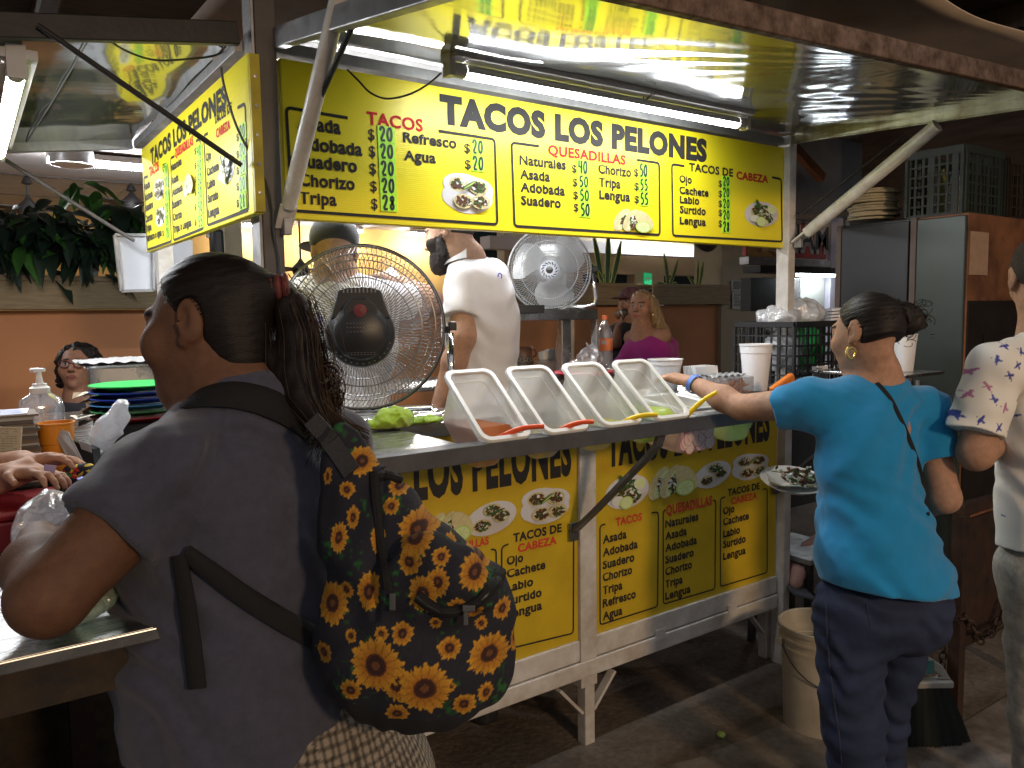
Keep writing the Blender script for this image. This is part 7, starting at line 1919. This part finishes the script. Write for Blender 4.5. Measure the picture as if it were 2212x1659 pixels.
for k in range(420):
    a = rnd.uniform(-2.6, 2.6); e = rnd.uniform(-.3, 1.45); st = np.array((0, -.014, .028)) + np.array((math.sin(a) * math.cos(e), math.cos(a) * math.cos(e), math.sin(e))) * np.array((.078, .10, .088))
    if st[1] - (.068 - .72 * max(0, .085 - st[2])) > 0 or st[2] < -.04 - .35 * (st[1] + .02): continue
    starts.append(st)
scalp_strands('hair_strands', bw, bh, BM, bs, bt_, starts, M_hair, .0011, 1.04)
def bunf(p): return smin(ell(p, bun, (.060, .056, .050)), ell(p, bun + RT * .02 + UP_ * .012, (.032, .03, .03)), .01) + .012 * vnoise(p, 38, 3) + .006 * vnoise(p, 90, 4)
solid('hair_bun', bunf, bun - .09, bun + .09, .004, M_hair, bw)
b = MB()
for k in range(240):
    c = bun + np.array([rnd.gauss(0, .026) for _ in range(3)]); r = rnd.uniform(.008, .022); u = _n(np.array([rnd.gauss(0, 1) for _ in range(3)])); w = _n(np.cross(u, (.3, .2, .9))); a0 = rnd.uniform(0, 6)
    b.tube([c + r * (u * math.cos(a0 + t) + w * math.sin(a0 + t)) for t in np.linspace(0, rnd.uniform(1.5, 4), 9)], .0011, 3, caps=False)
b.build('bun_curls', M_hair, bw)
ear = bh + BM @ (np.array((-.078, -.006, -.045)) * bs)
b = MB(); Me = frame_for(ear, -FW + RT * .35); b.tube(ringpts(ear - UP_ * .012, Me, .0155, 0, 26), [.0036 + .0012 * (k % 2) for k in range(26)], 8, closed=True); b.build('hoop_earring', mat('gold', (.80, .58, .22), .2, 1.0), bw, smooth=True)
b = MB(); wc = b_wr + (b_el - b_wr) * .04; Mw = frame_for(wc, b_el - b_wr)
b.lathe([(.029, -.008), (.0305, -.008), (.0305, .008), (.029, .008)], wc, 30, Mw); b.build('wristband', mat('band_blue', (.08, .20, .62), .5), bw, smooth=True)
sp_ = on_surf(bshirt, dense([(1888, 822), (1902, 835), (1925, 862), (1955, 925), (1980, 990), (1998, 1050), (2004, 1110)], 6), .001, 1.7, 2.6)
for _ in range(3): sp_ = [sp_[0]] + [(sp_[i - 1] + 2 * sp_[i] + sp_[i + 1]) / 4 for i in range(1, len(sp_) - 1)] + [sp_[-1]]
b = MB()
for i in range(len(sp_) - 1): b.bar(sp_[i], sp_[i + 1] + (sp_[i + 1] - sp_[i]) * .1, .011, .004, FW)
b.build('crossbody_strap', M_web, bw)
# plate of tacos in her other hand
tp = P(1712, 1045, 2.45); t = thing('taco_plate', 'paper lined plate of tacos held at the side of the woman in blue', 'plate of food', tp)
Mt = np.stack([cvec(1, 0, 0), cvec(0, .35, 1), cvec(0, 1, -.35)], 1)
b = MB(); b.lathe([(0, 0), (.07, .0), (.095, .014), (.10, .016), (.095, .011), (.07, -.004), (0, -.004)], tp, 30, Mt); b.build('plate', mat('plate_cream', (.55, .50, .42), .5), t, smooth=True)
b = MB(); b.prism([P(x, y, d) for x, y, d in ((1652, 1018, 2.42), (1680, 1022, 2.46), (1735, 1036, 2.46), (1735, 1052, 2.40), (1690, 1050, 2.38), (1664, 1040, 2.40))], Zv * .002); b.build('paper_liner', M_kraftw, t, fix=True)
b = MB()
for k in range(120):
    b.cm = rnd.choice((0, 0, 1, 2, 2)); p = tp + Mt @ np.array((rnd.uniform(-.04, .07), rnd.uniform(-.05, .05), .016 + rnd.uniform(0, .02))); s_ = rnd.uniform(.003, .008)
    b.obox(p, _n(np.array([rnd.gauss(0, 1) for _ in range(3)])) * s_, Xv * 0 + np.array((0, s_ * .7, 0)), Zv * s_ * .5)
b.build('taco_filling', [M_meat, M_green, M_onion], t)
b = MB()
for dx in (-.03, .035): b.lathe([(0, .004), (.045, .006), (.05, .018), (.046, .010), (0, .0)], tp + Mt @ np.array((dx, 0, .004)), 18, Mt)
b.build('tortilla', M_tort, t, smooth=True)

# ------------------------------------------------------------------ the two cooks
M_whitee = cloth('shirt_white', (.74, .73, .76), var=.08, vscale=14); M_capb = cloth('cap_black', (.022, .022, .025), var=.3)
M_hairs = mat('hair_short', (.045, .03, .022), .8, var=.5, vscale=150, bump=.8, bscale=500)
def cook(label, hd, face, s, neck, ch, be, arms, skin, box, hairf, extra=None):
    M = head_axes(face); T = head_axes(extra['tface'])
    parts = [(lambda p: head_sdf(p, hd, M, s, .004), .02), (C_(hd + M @ np.array((0, -.02, -.06)), neck, .060, .066), .03), (C_(neck, ch + UP_ * .08, .068, .09), .04), (C_(ch, be, .11, .12), .05), (C_(be, be - Zv * .5, .12, .10), .05)]
    for sh, el_, wr, hdir, hn, cu in arms:
        parts += [(C_(neck - UP_ * .05, sh, .06, .055), .04), (C_(sh, el_, .056, .047), .02), (C_(el_, el_ * .65 + wr * .35, .047, .045), .02), (C_(el_ * .65 + wr * .35, wr, .045, .030), .02)]
        q = []; hand(q, wr, hdir, hn, .17, cu); parts += q
    t = thing('person', label, 'person', np.array((be[0], be[1], 0)))
    def colr(v):
        c = face_col(v, hd, M, s, skin)
        if 'beard' in extra:
            q = lod(v, hd, M, s); bm = (q[:, 2] < -.012 + .25 * (.02 - q[:, 1]).clip(-1, 1) * 0) & (q[:, 1] > -.01) & (q[:, 2] > -.16); c[bm & ~(((q[:, 0] / .03) ** 2 + ((q[:, 2] + .02) / .022) ** 2 < 1))] = (.025, .017, .013)
        return c
    solid('body', union(parts), *bbox([hd, neck, ch, be - Zv * .1] + [x for a in arms for x in a[:3]] + [a[2] + _n(a[3]) * .15 for a in arms], .16), .0055, M_skin, t, colr)
    b = MB(); 
    for sx in (-1, 1): b.tube([be - Zv * .2 + T[:, 0] * sx * .09, np.array((*(be + T[:, 0] * sx * .09)[:2], .05))], [.10, .07], 14)
    b.build('trousers', mat('trouser_dark', (.03, .03, .04), .9), t, smooth=True)
    for sx in (-1, 1):
        q = np.array((*(be + T[:, 0] * sx * .09 + T[:, 1] * .05)[:2], .035)); b = MB(); b.obox(q, T[:, 0] * .045, _n(T[:, 1] * (1, 1, 0)) * .13, Zv * .034); b.build('shoe', M_dark, t, bevel=.02)
    return t, M, T
def tee(t, T, neck, ch, be, slvs, m, rx, ry, h=.0055, fold=(.4, .9, 0), collar=None, blx=1.0):
    def f(p):
        d = smin(ell(p, ch, (rx, ry, .24), T), ell(p, be, (rx * blx, ry * 1.08, .26), T), .08)
        d = smin(d, cone(p, be, be - Zv * .2, rx * .8, rx * .86), .06)
        for sh, se in slvs:
            a = _n(se - sh); d = smin(d, cone(p, neck - UP_ * .05, sh, .064, .070), .05); d = smin(d, np.maximum(cone(p, sh, se + a * .06, .070, .070), (p - se) @ a - .01), .012)
        d = d + wrinkle(p, cvec(*fold), 76, 5, 3, .0045) + wrinkle(p, cvec(.8, .4, .1), 66, 5, 8, .0045) + .004 * vnoise(p, 10, 4)
        d = np.maximum(d, be[2] - .28 - p[:, 2])
        return np.maximum(d, -ell(p, neck + UP_ * .04, (.068, .068, .048), T))
    o = solid('shirt', f, *bbox([neck, ch + T[:, 0] * rx, ch - T[:, 0] * rx, be - Zv * .25, be + T[:, 1] * ry, be - T[:, 1] * ry] + [x for q in slvs for x in q], .10), h, m, t)
    return f
# the bearded cook
ck2h = P(972, 507, 2.98); n2_ = P(1006, 560, 2.99); c2_ = P(1040, 700, 2.99); e2_ = P(1050, 900, 2.99)
s2l = P(1003, 612, 2.90); el2 = P(1000, 728, 2.84); w2 = P(948, 880, 2.86)
t, M, T = cook('bearded man in a white polo shirt standing behind the counter', ck2h, (-.90, -.22, .42), 1.0, n2_, c2_, e2_, [(s2l, el2, w2, cvec(-.2, -.9, .1), cvec(-1, 0, 0), .35)], (.50, .29, .20), None, None, {'tface': (-.80, 0, .60), 'beard': 1})
f = tee(t, T, n2_, c2_, e2_, [(s2l, P(998, 682, 2.865)), (P(1064, 600, 3.10), P(1084, 690, 3.12))], M_whitee, .176, .132)
b = MB(); cp = []
for a in np.linspace(-.4, 3.9, 30): cp.append((math.cos(a), math.sin(a)))
ctr = n2_ - UP_ * .008
rings = []
for k, (r, z) in enumerate(((.092, -.014), (.078, .030), (.071, .034), (.080, .006))): rings.append([ctr + T[:, 0] * r * x + T[:, 1] * r * y * .95 + UP_ * (z + .02 * (-y)) for x, y in cp])
n_ = len(cp); vs = [p for r in rings for p in r]
b.add(vs, [(i * n_ + j, i * n_ + j + 1, (i + 1) * n_ + j + 1, (i + 1) * n_ + j) for i in range(3) for j in range(n_ - 1)]); b.build('collar', M_whitee, t, smooth=True, ang=180)
q0 = on_surf(f, [(1080, 596), (1086, 600)], .003, 2.4, 3.6); b = MB(); b.tube(ringpts(q0[0], frame_for(q0[0], -FW + RT), .010, 0, 12), .002, 5, closed=True); b.build('shirt_emblem', mat('emblem_blue', (.06, .08, .55), .6), t)
solid('hair', lambda p: (lambda q: smax(smax(ell(q, (0, -.016, .034), (.077, .096, .085)), smax((q[:, 1] - (.06 - .6 * (.085 - q[:, 2]).clip(0, 1))), -ell(q, (-.078, -.018, .002), (.02, .022, .036)), .006), .01), (-.030 + .45 * np.minimum(q[:, 1], 0) - q[:, 2]), .01) + .001 * vnoise(q, 200, 3))(lod(p, ck2h, M, 1.0)), ck2h - .14, ck2h + .14, .005, M_hairs, t)
def beardf(p):
    q = lod(p, ck2h, M, 1.0)
    d = ell(q, (0, .040, -.082), (.058, .060, .055)); d = smin(d, ell(q, (0, .074, -.108), (.030, .028, .030)), .025)
    d = smin(d, ell(q, (-.060, .012, -.048), (.012, .024, .045)), .02); d = smin(d, ell(q, (.060, .012, -.048), (.012, .024, .045)), .02)
    d = smax(d, -ell(q, (0, .10, -.055), (.024, .04, .014)), .006)
    return d + .0035 * vnoise(q, 170, 4)
solid('beard', beardf, ck2h + M @ np.array((0, .04, -.08)) - .12, ck2h + M @ np.array((0, .04, -.08)) + .12, .004, mat('beard', (.022, .015, .012), .8, var=.5, vscale=150, bump=.9, bscale=500), t)
# the cook in the cap
ck1h = P(722, 543, 2.80); n1_ = P(724, 596, 2.82); c1_ = P(742, 735, 2.84); e1_ = P(745, 950, 2.84)
s1l = P(642, 645, 2.86); el1 = P(640, 790, 2.95); w1 = P(680, 860, 3.15); s1r = P(832, 648, 2.88); el1r = P(935, 655, 3.02); w1r = P(868, 610, 3.10)
t, M, T = cook('man in a white t-shirt and black cap standing behind the black fan', ck1h, (-.25, -.12, .96), .98, n1_, c1_, e1_, [(s1l, el1, w1, cvec(.3, -.3, .9), cvec(0, -1, 0), .4), (s1r, el1r, w1r, cvec(-.8, .35, .3), cvec(0, -1, .2), .6)], (.42, .25, .17), None, None, {'tface': (-.1, 0, 1)})
f = tee(t, T, n1_, c1_, e1_, [(s1l, P(622, 720, 2.9)), (s1r, P(885, 652, 2.95))], M_whitee, .20, .135)
q0 = on_surf(f, [(690, 692), (800, 700)], .003, 2.3, 3.4)
for q_ in q0:
    b = MB(); b.tube(ringpts(q_, frame_for(q_, -FW), .009, 0, 12), .002, 5, closed=True); b.build('shirt_emblem', mat('emblem_blue', (.06, .08, .55), .6), t)
def capf(p):
    q = lod(p, ck1h, M, .98); d = ell(q, (0, -.014, .045), (.090, .108, .090)); d = smax(d, .002 - q[:, 2] - .14 * q[:, 1], .008)
    br = ell(q, (-.055, .125, .052), (.075, .075, .010)); return smin(d, br, .006) * .98
solid('cap', capf, ck1h - .22, ck1h + .22, .005, M_capb, t)
b = MB(); pq = [P(x, y, d) for x, y, d in ((838, 612, 3.08), (826, 590, 3.10), (846, 578, 3.12), (866, 598, 3.09), (858, 614, 3.07))]; b.prism(pq, Zv * .003); o = b.build('paper_sheet', M_nap, fix=True); tag(o, 'white paper sheet held up by the man in the black cap', 'paper')

# ------------------------------------------------------------------ background people
def sitter(label, hd, face, s, skin, tface, ch, cl, w, hair=None, arms=(), lips=None):
    M = head_axes(face); T = head_axes(tface); nk = hd - UP_ * .135 * s - FW * -.0
    parts = [(lambda p: head_sdf(p, hd, M, s, .008), .02), (C_(hd + M @ np.array((0, -.02, -.06)), nk - UP_ * .02, .05, .056), .03), (C_(nk - UP_ * .02, ch, .06, .10), .05), (C_(nk - UP_ * .07, ch + T[:, 0] * w * .85 + UP_ * .10, .05, .055), .04), (C_(nk - UP_ * .07, ch - T[:, 0] * w * .85 + UP_ * .10, .05, .055), .04), (C_(ch, ch - Zv * .3, .12, .14), .05)]
    for sh, el_, wr, hdir, hn in arms:
        parts += [(C_(sh, el_, .045, .038), .02), (C_(el_, wr, .038, .026), .02)]; q = []; hand(q, wr, hdir, hn, .15, .6); parts += q
    t = thing('person', label, 'person', np.array((ch[0], ch[1], 0)))
    solid('body', union(parts), *bbox([hd, ch - Zv * .15, ch + T[:, 0] * w, ch - T[:, 0] * w] + [x for a in arms for x in a[:3]], .17), .006, M_skin, t, lambda v: face_col(v, hd, M, s, skin, lips))
    return t, M, T, nk
# older woman with glasses
oh = P(168, 792, 3.95); och = P(172, 960, 4.0)
t, M, T, nk = sitter('older woman with glasses and dark curly hair sitting by the orange wall', oh, (.22, .06, -.97), 1.0, (.33, .165, .105), (-.3, 0, -.95), och, None, .19, lips=(.22, .06, .055))
def ohair(p):
    q = lod(p, oh, M, 1.0); d = smin(ell(q, (0, -.028, .045), (.088, .100, .082)), smin(ell(q, (.072, -.01, -.02), (.03, .05, .085)), ell(q, (-.078, -.02, .0), (.028, .05, .07)), .02), .03)
    d = smax(d, q[:, 1] - .062 + .9 * (.075 - q[:, 2]).clip(-.1, .03), .01); return d + .012 * vnoise(q, 42, 3) + .006 * vnoise(q, 100, 4)
solid('hair', ohair, oh - .17, oh + .17, .005, M_hair, t)
b = MB()
for sx in (-1, 1):
    c = oh + M @ np.array((sx * .034, .098, .004)); pts = [c + M @ np.array((.026 * math.cos(a), -.004 * abs(math.cos(a)), .017 * math.sin(a))) for a in np.linspace(0, 6.283, 19)[:-1]]; b.tube(pts, .0028, 6, closed=True)
    b.tube([c + M @ np.array((sx * .026, -.002, .004)), oh + M @ np.array((sx * .078, .01, .008))], .0026, 6)
b.tube([oh + M @ np.array((-.009, .101, .008)), oh + M @ np.array((.009, .101, .008))], .0025, 6); b.build('glasses', mat('frame_maroon', (.09, .02, .025), .3), t, smooth=True)
tee(t, T, nk - UP_ * .03, och, och - Zv * .2, [(och + T[:, 0] * .17 + UP_ * .09, och + T[:, 0] * .22 - UP_ * .05), (och - T[:, 0] * .17 + UP_ * .09, och - T[:, 0] * .22 - UP_ * .05)], cloth('blouse_dark', (.03, .028, .035)), .19, .13, .007)
# woman in magenta
mh = P(1386, 664, 5.1); mch = P(1398, 762, 5.12)
t, M, T, nk = sitter('blond woman in a magenta off shoulder top sitting by the orange wall', mh, (-.52, -.04, -.85), .95, (.44, .24, .155), (-.75, 0, -.66), mch, None, .15, lips=(.40, .10, .10))
def mhair(p):
    q = lod(p, mh, M, .95); d = ell(q, (0, -.022, .042), (.082, .096, .080)); d = smin(d, ell(q, (-.075, -.03, -.02), (.022, .05, .08)), .02)
    d = smax(d, q[:, 1] - .045 + .8 * (.075 - q[:, 2]).clip(-.1, .05), .012)
    x = (p - mh) @ RT; y = (p - mh) @ UP_; z = (p - mh) @ FW
    g = cone(p, mh + RT * .075 + FW * .04 + UP_ * .02, mh + RT * .13 - UP_ * .17 + FW * .0, .045, .048); g = smin(g, cone(p, mh + RT * .13 - UP_ * .17, mh + RT * .20 - UP_ * .38 - FW * .02, .048, .03), .04)
    return smin(d * .95, g, .03) + .003 * np.sin(x * 260 + 3 * vnoise(p, 12, 3)) + .003 * vnoise(p, 60, 2)
solid('hair', mhair, *bbox([mh, mh + RT * .2 - UP_ * .4], .14), .005, M_blond, t)
b = MB(); e_ = mh + M @ np.array((-.074, 0, -.052)); b.tube(ringpts(e_, frame_for(e_, RT), .022, 0, 18), .0022, 6, closed=True); b.build('hoop_earring', _mats['gold'], t)
def mtop(p):
    d = smin(ell(p, mch - UP_ * .02, (.185, .135, .17), T), ell(p, mch - Zv * .2, (.19, .16, .2), T), .06)
    d = smin(d, cone(p, mch + RT * .14 + UP_ * .035, mch + RT * .15 - UP_ * .16, .068, .062), .04); d = smin(d, cone(p, mch - RT * .10 + UP_ * .0, mch - RT * .20 - UP_ * .13, .066, .062), .04)
    d = d + wrinkle(p, cvec(.6, .8, 0), 40, 7, 3, .004)
    return np.maximum(d, (p - mch) @ cvec(-.10, 1, .1) - .135)
solid('top', mtop, *bbox([mch + RT * .2, mch - RT * .24, mch - Zv * .25, mch + UP_ * .08], .12), .006, cloth('top_magenta', (.36, .018, .24)), t)
# person with a cap drinking behind her
dh = P(1362, 655, 5.75); dch = P(1345, 765, 5.75)
cw = P(1344, 690, 5.45)
t, M, T, nk = sitter('person in black with a pink peaked cap drinking from a can behind the blond woman', dh, (-.75, -.05, -.6), .95, (.36, .20, .13), (-.4, 0, -.9), dch, None, .17, arms=[(dch - RT * .14 + UP_ * .09, P(1330, 740, 5.45), P(1336, 705, 5.42), cvec(.4, .9, -.1), cvec(1, 0, 0))])
tee(t, T, nk - UP_ * .03, dch, dch - Zv * .2, [(dch + T[:, 0] * .16 + UP_ * .08, dch + T[:, 0] * .2 - UP_ * .06), (dch - T[:, 0] * .16 + UP_ * .08, dch - T[:, 0] * .2 - UP_ * .06)], cloth('shirt_black', (.014, .015, .017)), .18, .13, .007)
solid('cap', lambda p: (lambda q: smin(smax(ell(q, (0, -.01, .05), (.086, .104, .08)), .03 - q[:, 2], .008), ell(q, (0, .13, .04), (.065, .06, .010)), .006))(lod(p, dh, M, .95)) * .95, dh - .2, dh + .2, .006, mat('cap_two_tone', (.30, .12, .14), .85, var=.9, vscale=14, col2=(.02, .02, .025)), t)
b = MB(); cn = P(1350, 674, 5.38); Mc = frame_for(cn, cvec(.3, .1, -1)); b.lathe([(0, .0), (.022, .0), (.028, -.004), (.030, -.012), (.030, -.11), (.02, -.118), (0, -.118)], cn, 24, Mc); o = b.build('drink_can', M_steel, smooth=True); tag(o, 'silver drink can at the mouth of the person in the pink cap', 'can')

# man at the right edge with the bird shirt
rh = P(2250, 602, 2.25); RM = head_axes((.36, -.05, .93)); rn = P(2262, 720, 2.27); rch = P(2262, 900, 2.28); rbe = P(2270, 1120, 2.28)
TR = head_axes((-.70, 0, .71)); rsl = P(2152, 800, 2.16); rel = P(2108, 978, 2.14); rwr = P(2185, 940, 2.42)
rhand = []; hand(rhand, rwr, cvec(.1, .3, .9), cvec(0, -1, 0), .17, .6)
rparts = [(lambda p: head_sdf(p, rh, RM, 1.0, .003), .02), (C_(rh + RM @ np.array((0, -.02, -.06)), rn, .056, .062), .03), (C_(rn, rch + UP_ * .08, .07, .1), .04), (C_(rch, rbe, .11, .12), .05), (C_(rn - UP_ * .04, rsl, .06, .055), .04), (C_(rsl, rel, .054, .046), .02), (C_(rel, rwr, .046, .030), .02)] + rhand
rm = thing('person', 'man in a cream shirt printed with little birds at the right edge', 'person', np.array((rbe[0], rbe[1], 0)))
solid('body', union(rparts), *bbox([rh, rsl, rel, rwr, rbe, rwr + FW * .12], .15), .005, M_skin, rm, lambda v: face_col(v, rh, RM, 1.0, (.44, .25, .16)))
BIRDS = [(2158, 748), (2132, 778), (2096, 800), (2150, 812), (2118, 862), (2082, 850), (2090, 905), (2062, 895), (2138, 880), (2125, 920), (2160, 935), (2185, 860), (2190, 760), (2180, 960), (2195, 1010), (2175, 1040), (2200, 1075), (2168, 1165), (2190, 1180), (2205, 900), (2112, 835), (2170, 790), (2205, 1130)]
def bird_col(v):
    q = v - rch; c_ = np.array(MWI @ (rch - CAM)); D0 = c_[2]
    cc_ = (v - CAM) @ MWI.T; X_ = PCX + FPX * cc_[:, 0] / D0; Y_ = PCY - FPX * cc_[:, 1] / D0
    x0 = PCX + FPX * 0; col = np.tile(np.array((.74, .72, .66)), (len(v), 1)); rs = np.random.RandomState(6)
    for k, (x, y) in enumerate(BIRDS):
        # the list is in picture units at the figure's own distance
        xx = PCX + (x - PCX) * 2.14 / D0; yy = PCY + (y - PCY) * 2.14 / D0
        a = rs.uniform(-1, 1) - .9; dx = X_ - xx; dy = Y_ - yy; u = dx * math.cos(a) + dy * math.sin(a); w = -dx * math.sin(a) + dy * math.cos(a)
        inb = ((u / 8) ** 2 + (w / 2.6) ** 2 < 1) | (((u - 8) / 2.6) ** 2 + ((w + 1) / 2.2) ** 2 < 1) | (((u + 1) / 2.6) ** 2 + ((w - 4) / 4.5) ** 2 < 1) | ((np.abs(u - 1) < .9) & (w > -9) & (w < 0)) | ((np.abs(u + 8) < 4) & (np.abs(w - 1) < 1.1))
        col[inb] = [(.05, .06, .30), (.06, .08, .34), (.42, .16, .30)][k % 3]
    return col
def rshirt(p):
    d = smin(ell(p, rch, (.195, .135, .24), TR), ell(p, rbe + UP_ * .03, (.19, .14, .24), TR), .07)
    sl = P(2105, 918, 2.14); a1 = _n(rel - rsl); d = smin(d, cone(p, rn - UP_ * .05, rsl, .068, .072), .05); d = smin(d, np.maximum(cone(p, rsl, sl + a1 * .06, .072, .074), (p - sl) @ a1 - .018), .03)
    d = smin(d, ell(p, rbe - UP_ * .10, (.175, .135, .10), TR), .04)
    d = d + wrinkle(p, cvec(.5, .85, 0), 76, 6, 3, .004) + wrinkle(p, cvec(.9, .2, 0), 66, 6, 5, .003)
    return np.maximum(np.maximum(d, (P(2190, 1190, 2.2) - p) @ UP_), -ell(p, rn + UP_ * .03, (.075, .075, .055), TR))
solid('shirt', rshirt, *bbox([rsl, rel, rbe - UP_ * .1, rch + RT * .2, rch - TR[:, 1] * .1, rch + TR[:, 1] * .1], .10), .0036, mat('shirt_print', (.5, .5, .5), .9, vc=True, bump=.2, bscale=400), rm, bird_col)
solid('hair', lambda p: (lambda q: smax(smax(ell(q, (0, -.016, .036), (.079, .098, .088)), (q[:, 1] - (.06 - .6 * (.085 - q[:, 2]).clip(0, 1))), .01), (-.005 + .55 * q[:, 1] - q[:, 2]), .01) + .0014 * vnoise(q, 200, 3))(lod(p, rh, RM, 1.0)), rh - .14, rh + .14, .005, M_hairs, rm)
def rpants(p):
    hp_ = P(2270, 1230, 2.28); d = ell(p, hp_, (.17, .14, .12), TR)
    d = smin(d, cone(p, P(2235, 1270, 2.26), P(2232, 1560, 2.28), .088, .062), .04); d = smin(d, cone(p, P(2235, 1560, 2.28), P(2240, 1760, 2.32), .062, .055), .03)
    d = smin(d, cone(p, P(2320, 1270, 2.3), P(2330, 1760, 2.36), .09, .055), .02)
    return np.maximum(d + wrinkle(p, cvec(.9, .3, 0), 60, 7, 3, .005) + wrinkle(p, cvec(.2, .9, 0), 70, 7, 4, .003), .07 - p[:, 2])
solid('trousers', rpants, *bbox([P(2270, 1180, 2.28), P(2240, 1760, 2.32), P(2340, 1770, 2.36), P(2200, 1300, 2.2)], .12), .006, cloth('trouser_pale', (.40, .38, .33), var=.5, vscale=30), rm)
for x in (2240, 2330):
    q = P(x, 1790, 2.34); q[2] = .035; q = q + _n(TR[:, 1] * (1, 1, 0)) * .05; b = MB(); b.obox(q, TR[:, 0] * .042, _n(TR[:, 1] * (1, 1, 0)) * .12, Zv * .034); b.build('shoe', M_dark, rm, bevel=.02)

# person counting money at the left edge: forearms and hands come in from outside the frame
ch_parts = []
for (e, w, hd_, cu) in (((-120, 1035, 1.62), (48, 1000, 1.56), (110, 992, 1.56), .55), ((-130, 1080, 1.52), (30, 1025, 1.50), (110, 1020, 1.47), .6)):
    e3, w3 = P(*e), P(*w); ch_parts += [(C_(e3, w3, .040, .026), .02)]; q = []; hand(q, w3, P(*hd_) - w3, -UP_ * .9 - FW * .15, .145, cu); ch_parts += q
sh_ = P(-330, 900, 1.75)
ch_parts += [(C_(P(-120, 1035, 1.62), sh_, .042, .055), .02), (C_(P(-130, 1080, 1.52), sh_ - FW * .2, .042, .055), .02), (C_(sh_ - FW * .1, sh_ - FW * .1 - UP_ * .45, .14, .15), .04), (lambda p: head_sdf(p, sh_ - FW * .08 + UP_ * .26, head_axes((.8, -.3, .1)), 1.0), .02), (C_(sh_ - FW * .09 + UP_ * .2, sh_ - FW * .1, .05, .07), .03)]
t = thing('person', 'person reaching in from the left edge with both hands over the red cash box', 'person', np.array((sh_[0], sh_[1], 0)))
solid('body', union(ch_parts), *bbox([sh_ + UP_ * .28, sh_ - UP_ * .5, sh_ - FW * .25, P(130, 1000, 1.6), P(130, 1020, 1.45)], .17), .0045, M_skin, t, lambda v: np.tile(np.array((.46, .25, .16)), (len(v), 1)))
b = MB(); sheet_px(b, [(96, 1003), (122, 1006), (112, 1038), (92, 1022)], 1.47, .0008); o = b.build('banknote', mat('note_violet', (.36, .30, .50), .7), fix=True); tag(o, 'violet banknote between the fingers of the person at the left edge', 'banknote')
# bare foot of a seated customer
ft = P(1722, 1238, 3.45); fparts = [(C_(ft + UP_ * .02 + FW * .1, ft + RT * .0, .035, .032), .02), (C_(ft, ft - UP_ * .035 - RT * .02 - FW * .04, .034, .026), .02), (C_(ft + UP_ * .02 + FW * .1, ft + FW * .32 + UP_ * .10 + RT * .28, .040, .05), .03)]
t = thing('person', 'bare foot in a dark sandal of someone seated behind the woman in blue', 'person', ft - UP_ * .08)
solid('body', union(fparts), *bbox([ft, ft + FW * .32 + UP_ * .10 + RT * .28], .09), .005, M_skin, t, lambda v: np.tile(np.array((.52, .30, .26)), (len(v), 1)))
b = MB(); b.obox(ft - UP_ * .062 - RT * .012 - FW * .03, cvec(1, -.25, 0) * .045, cvec(0, .1, 1) * .09, cvec(.25, 1, 0) * .009); b.build('sandal', mat('sandal_grey', (.10, .11, .13), .8), t, bevel=.006)
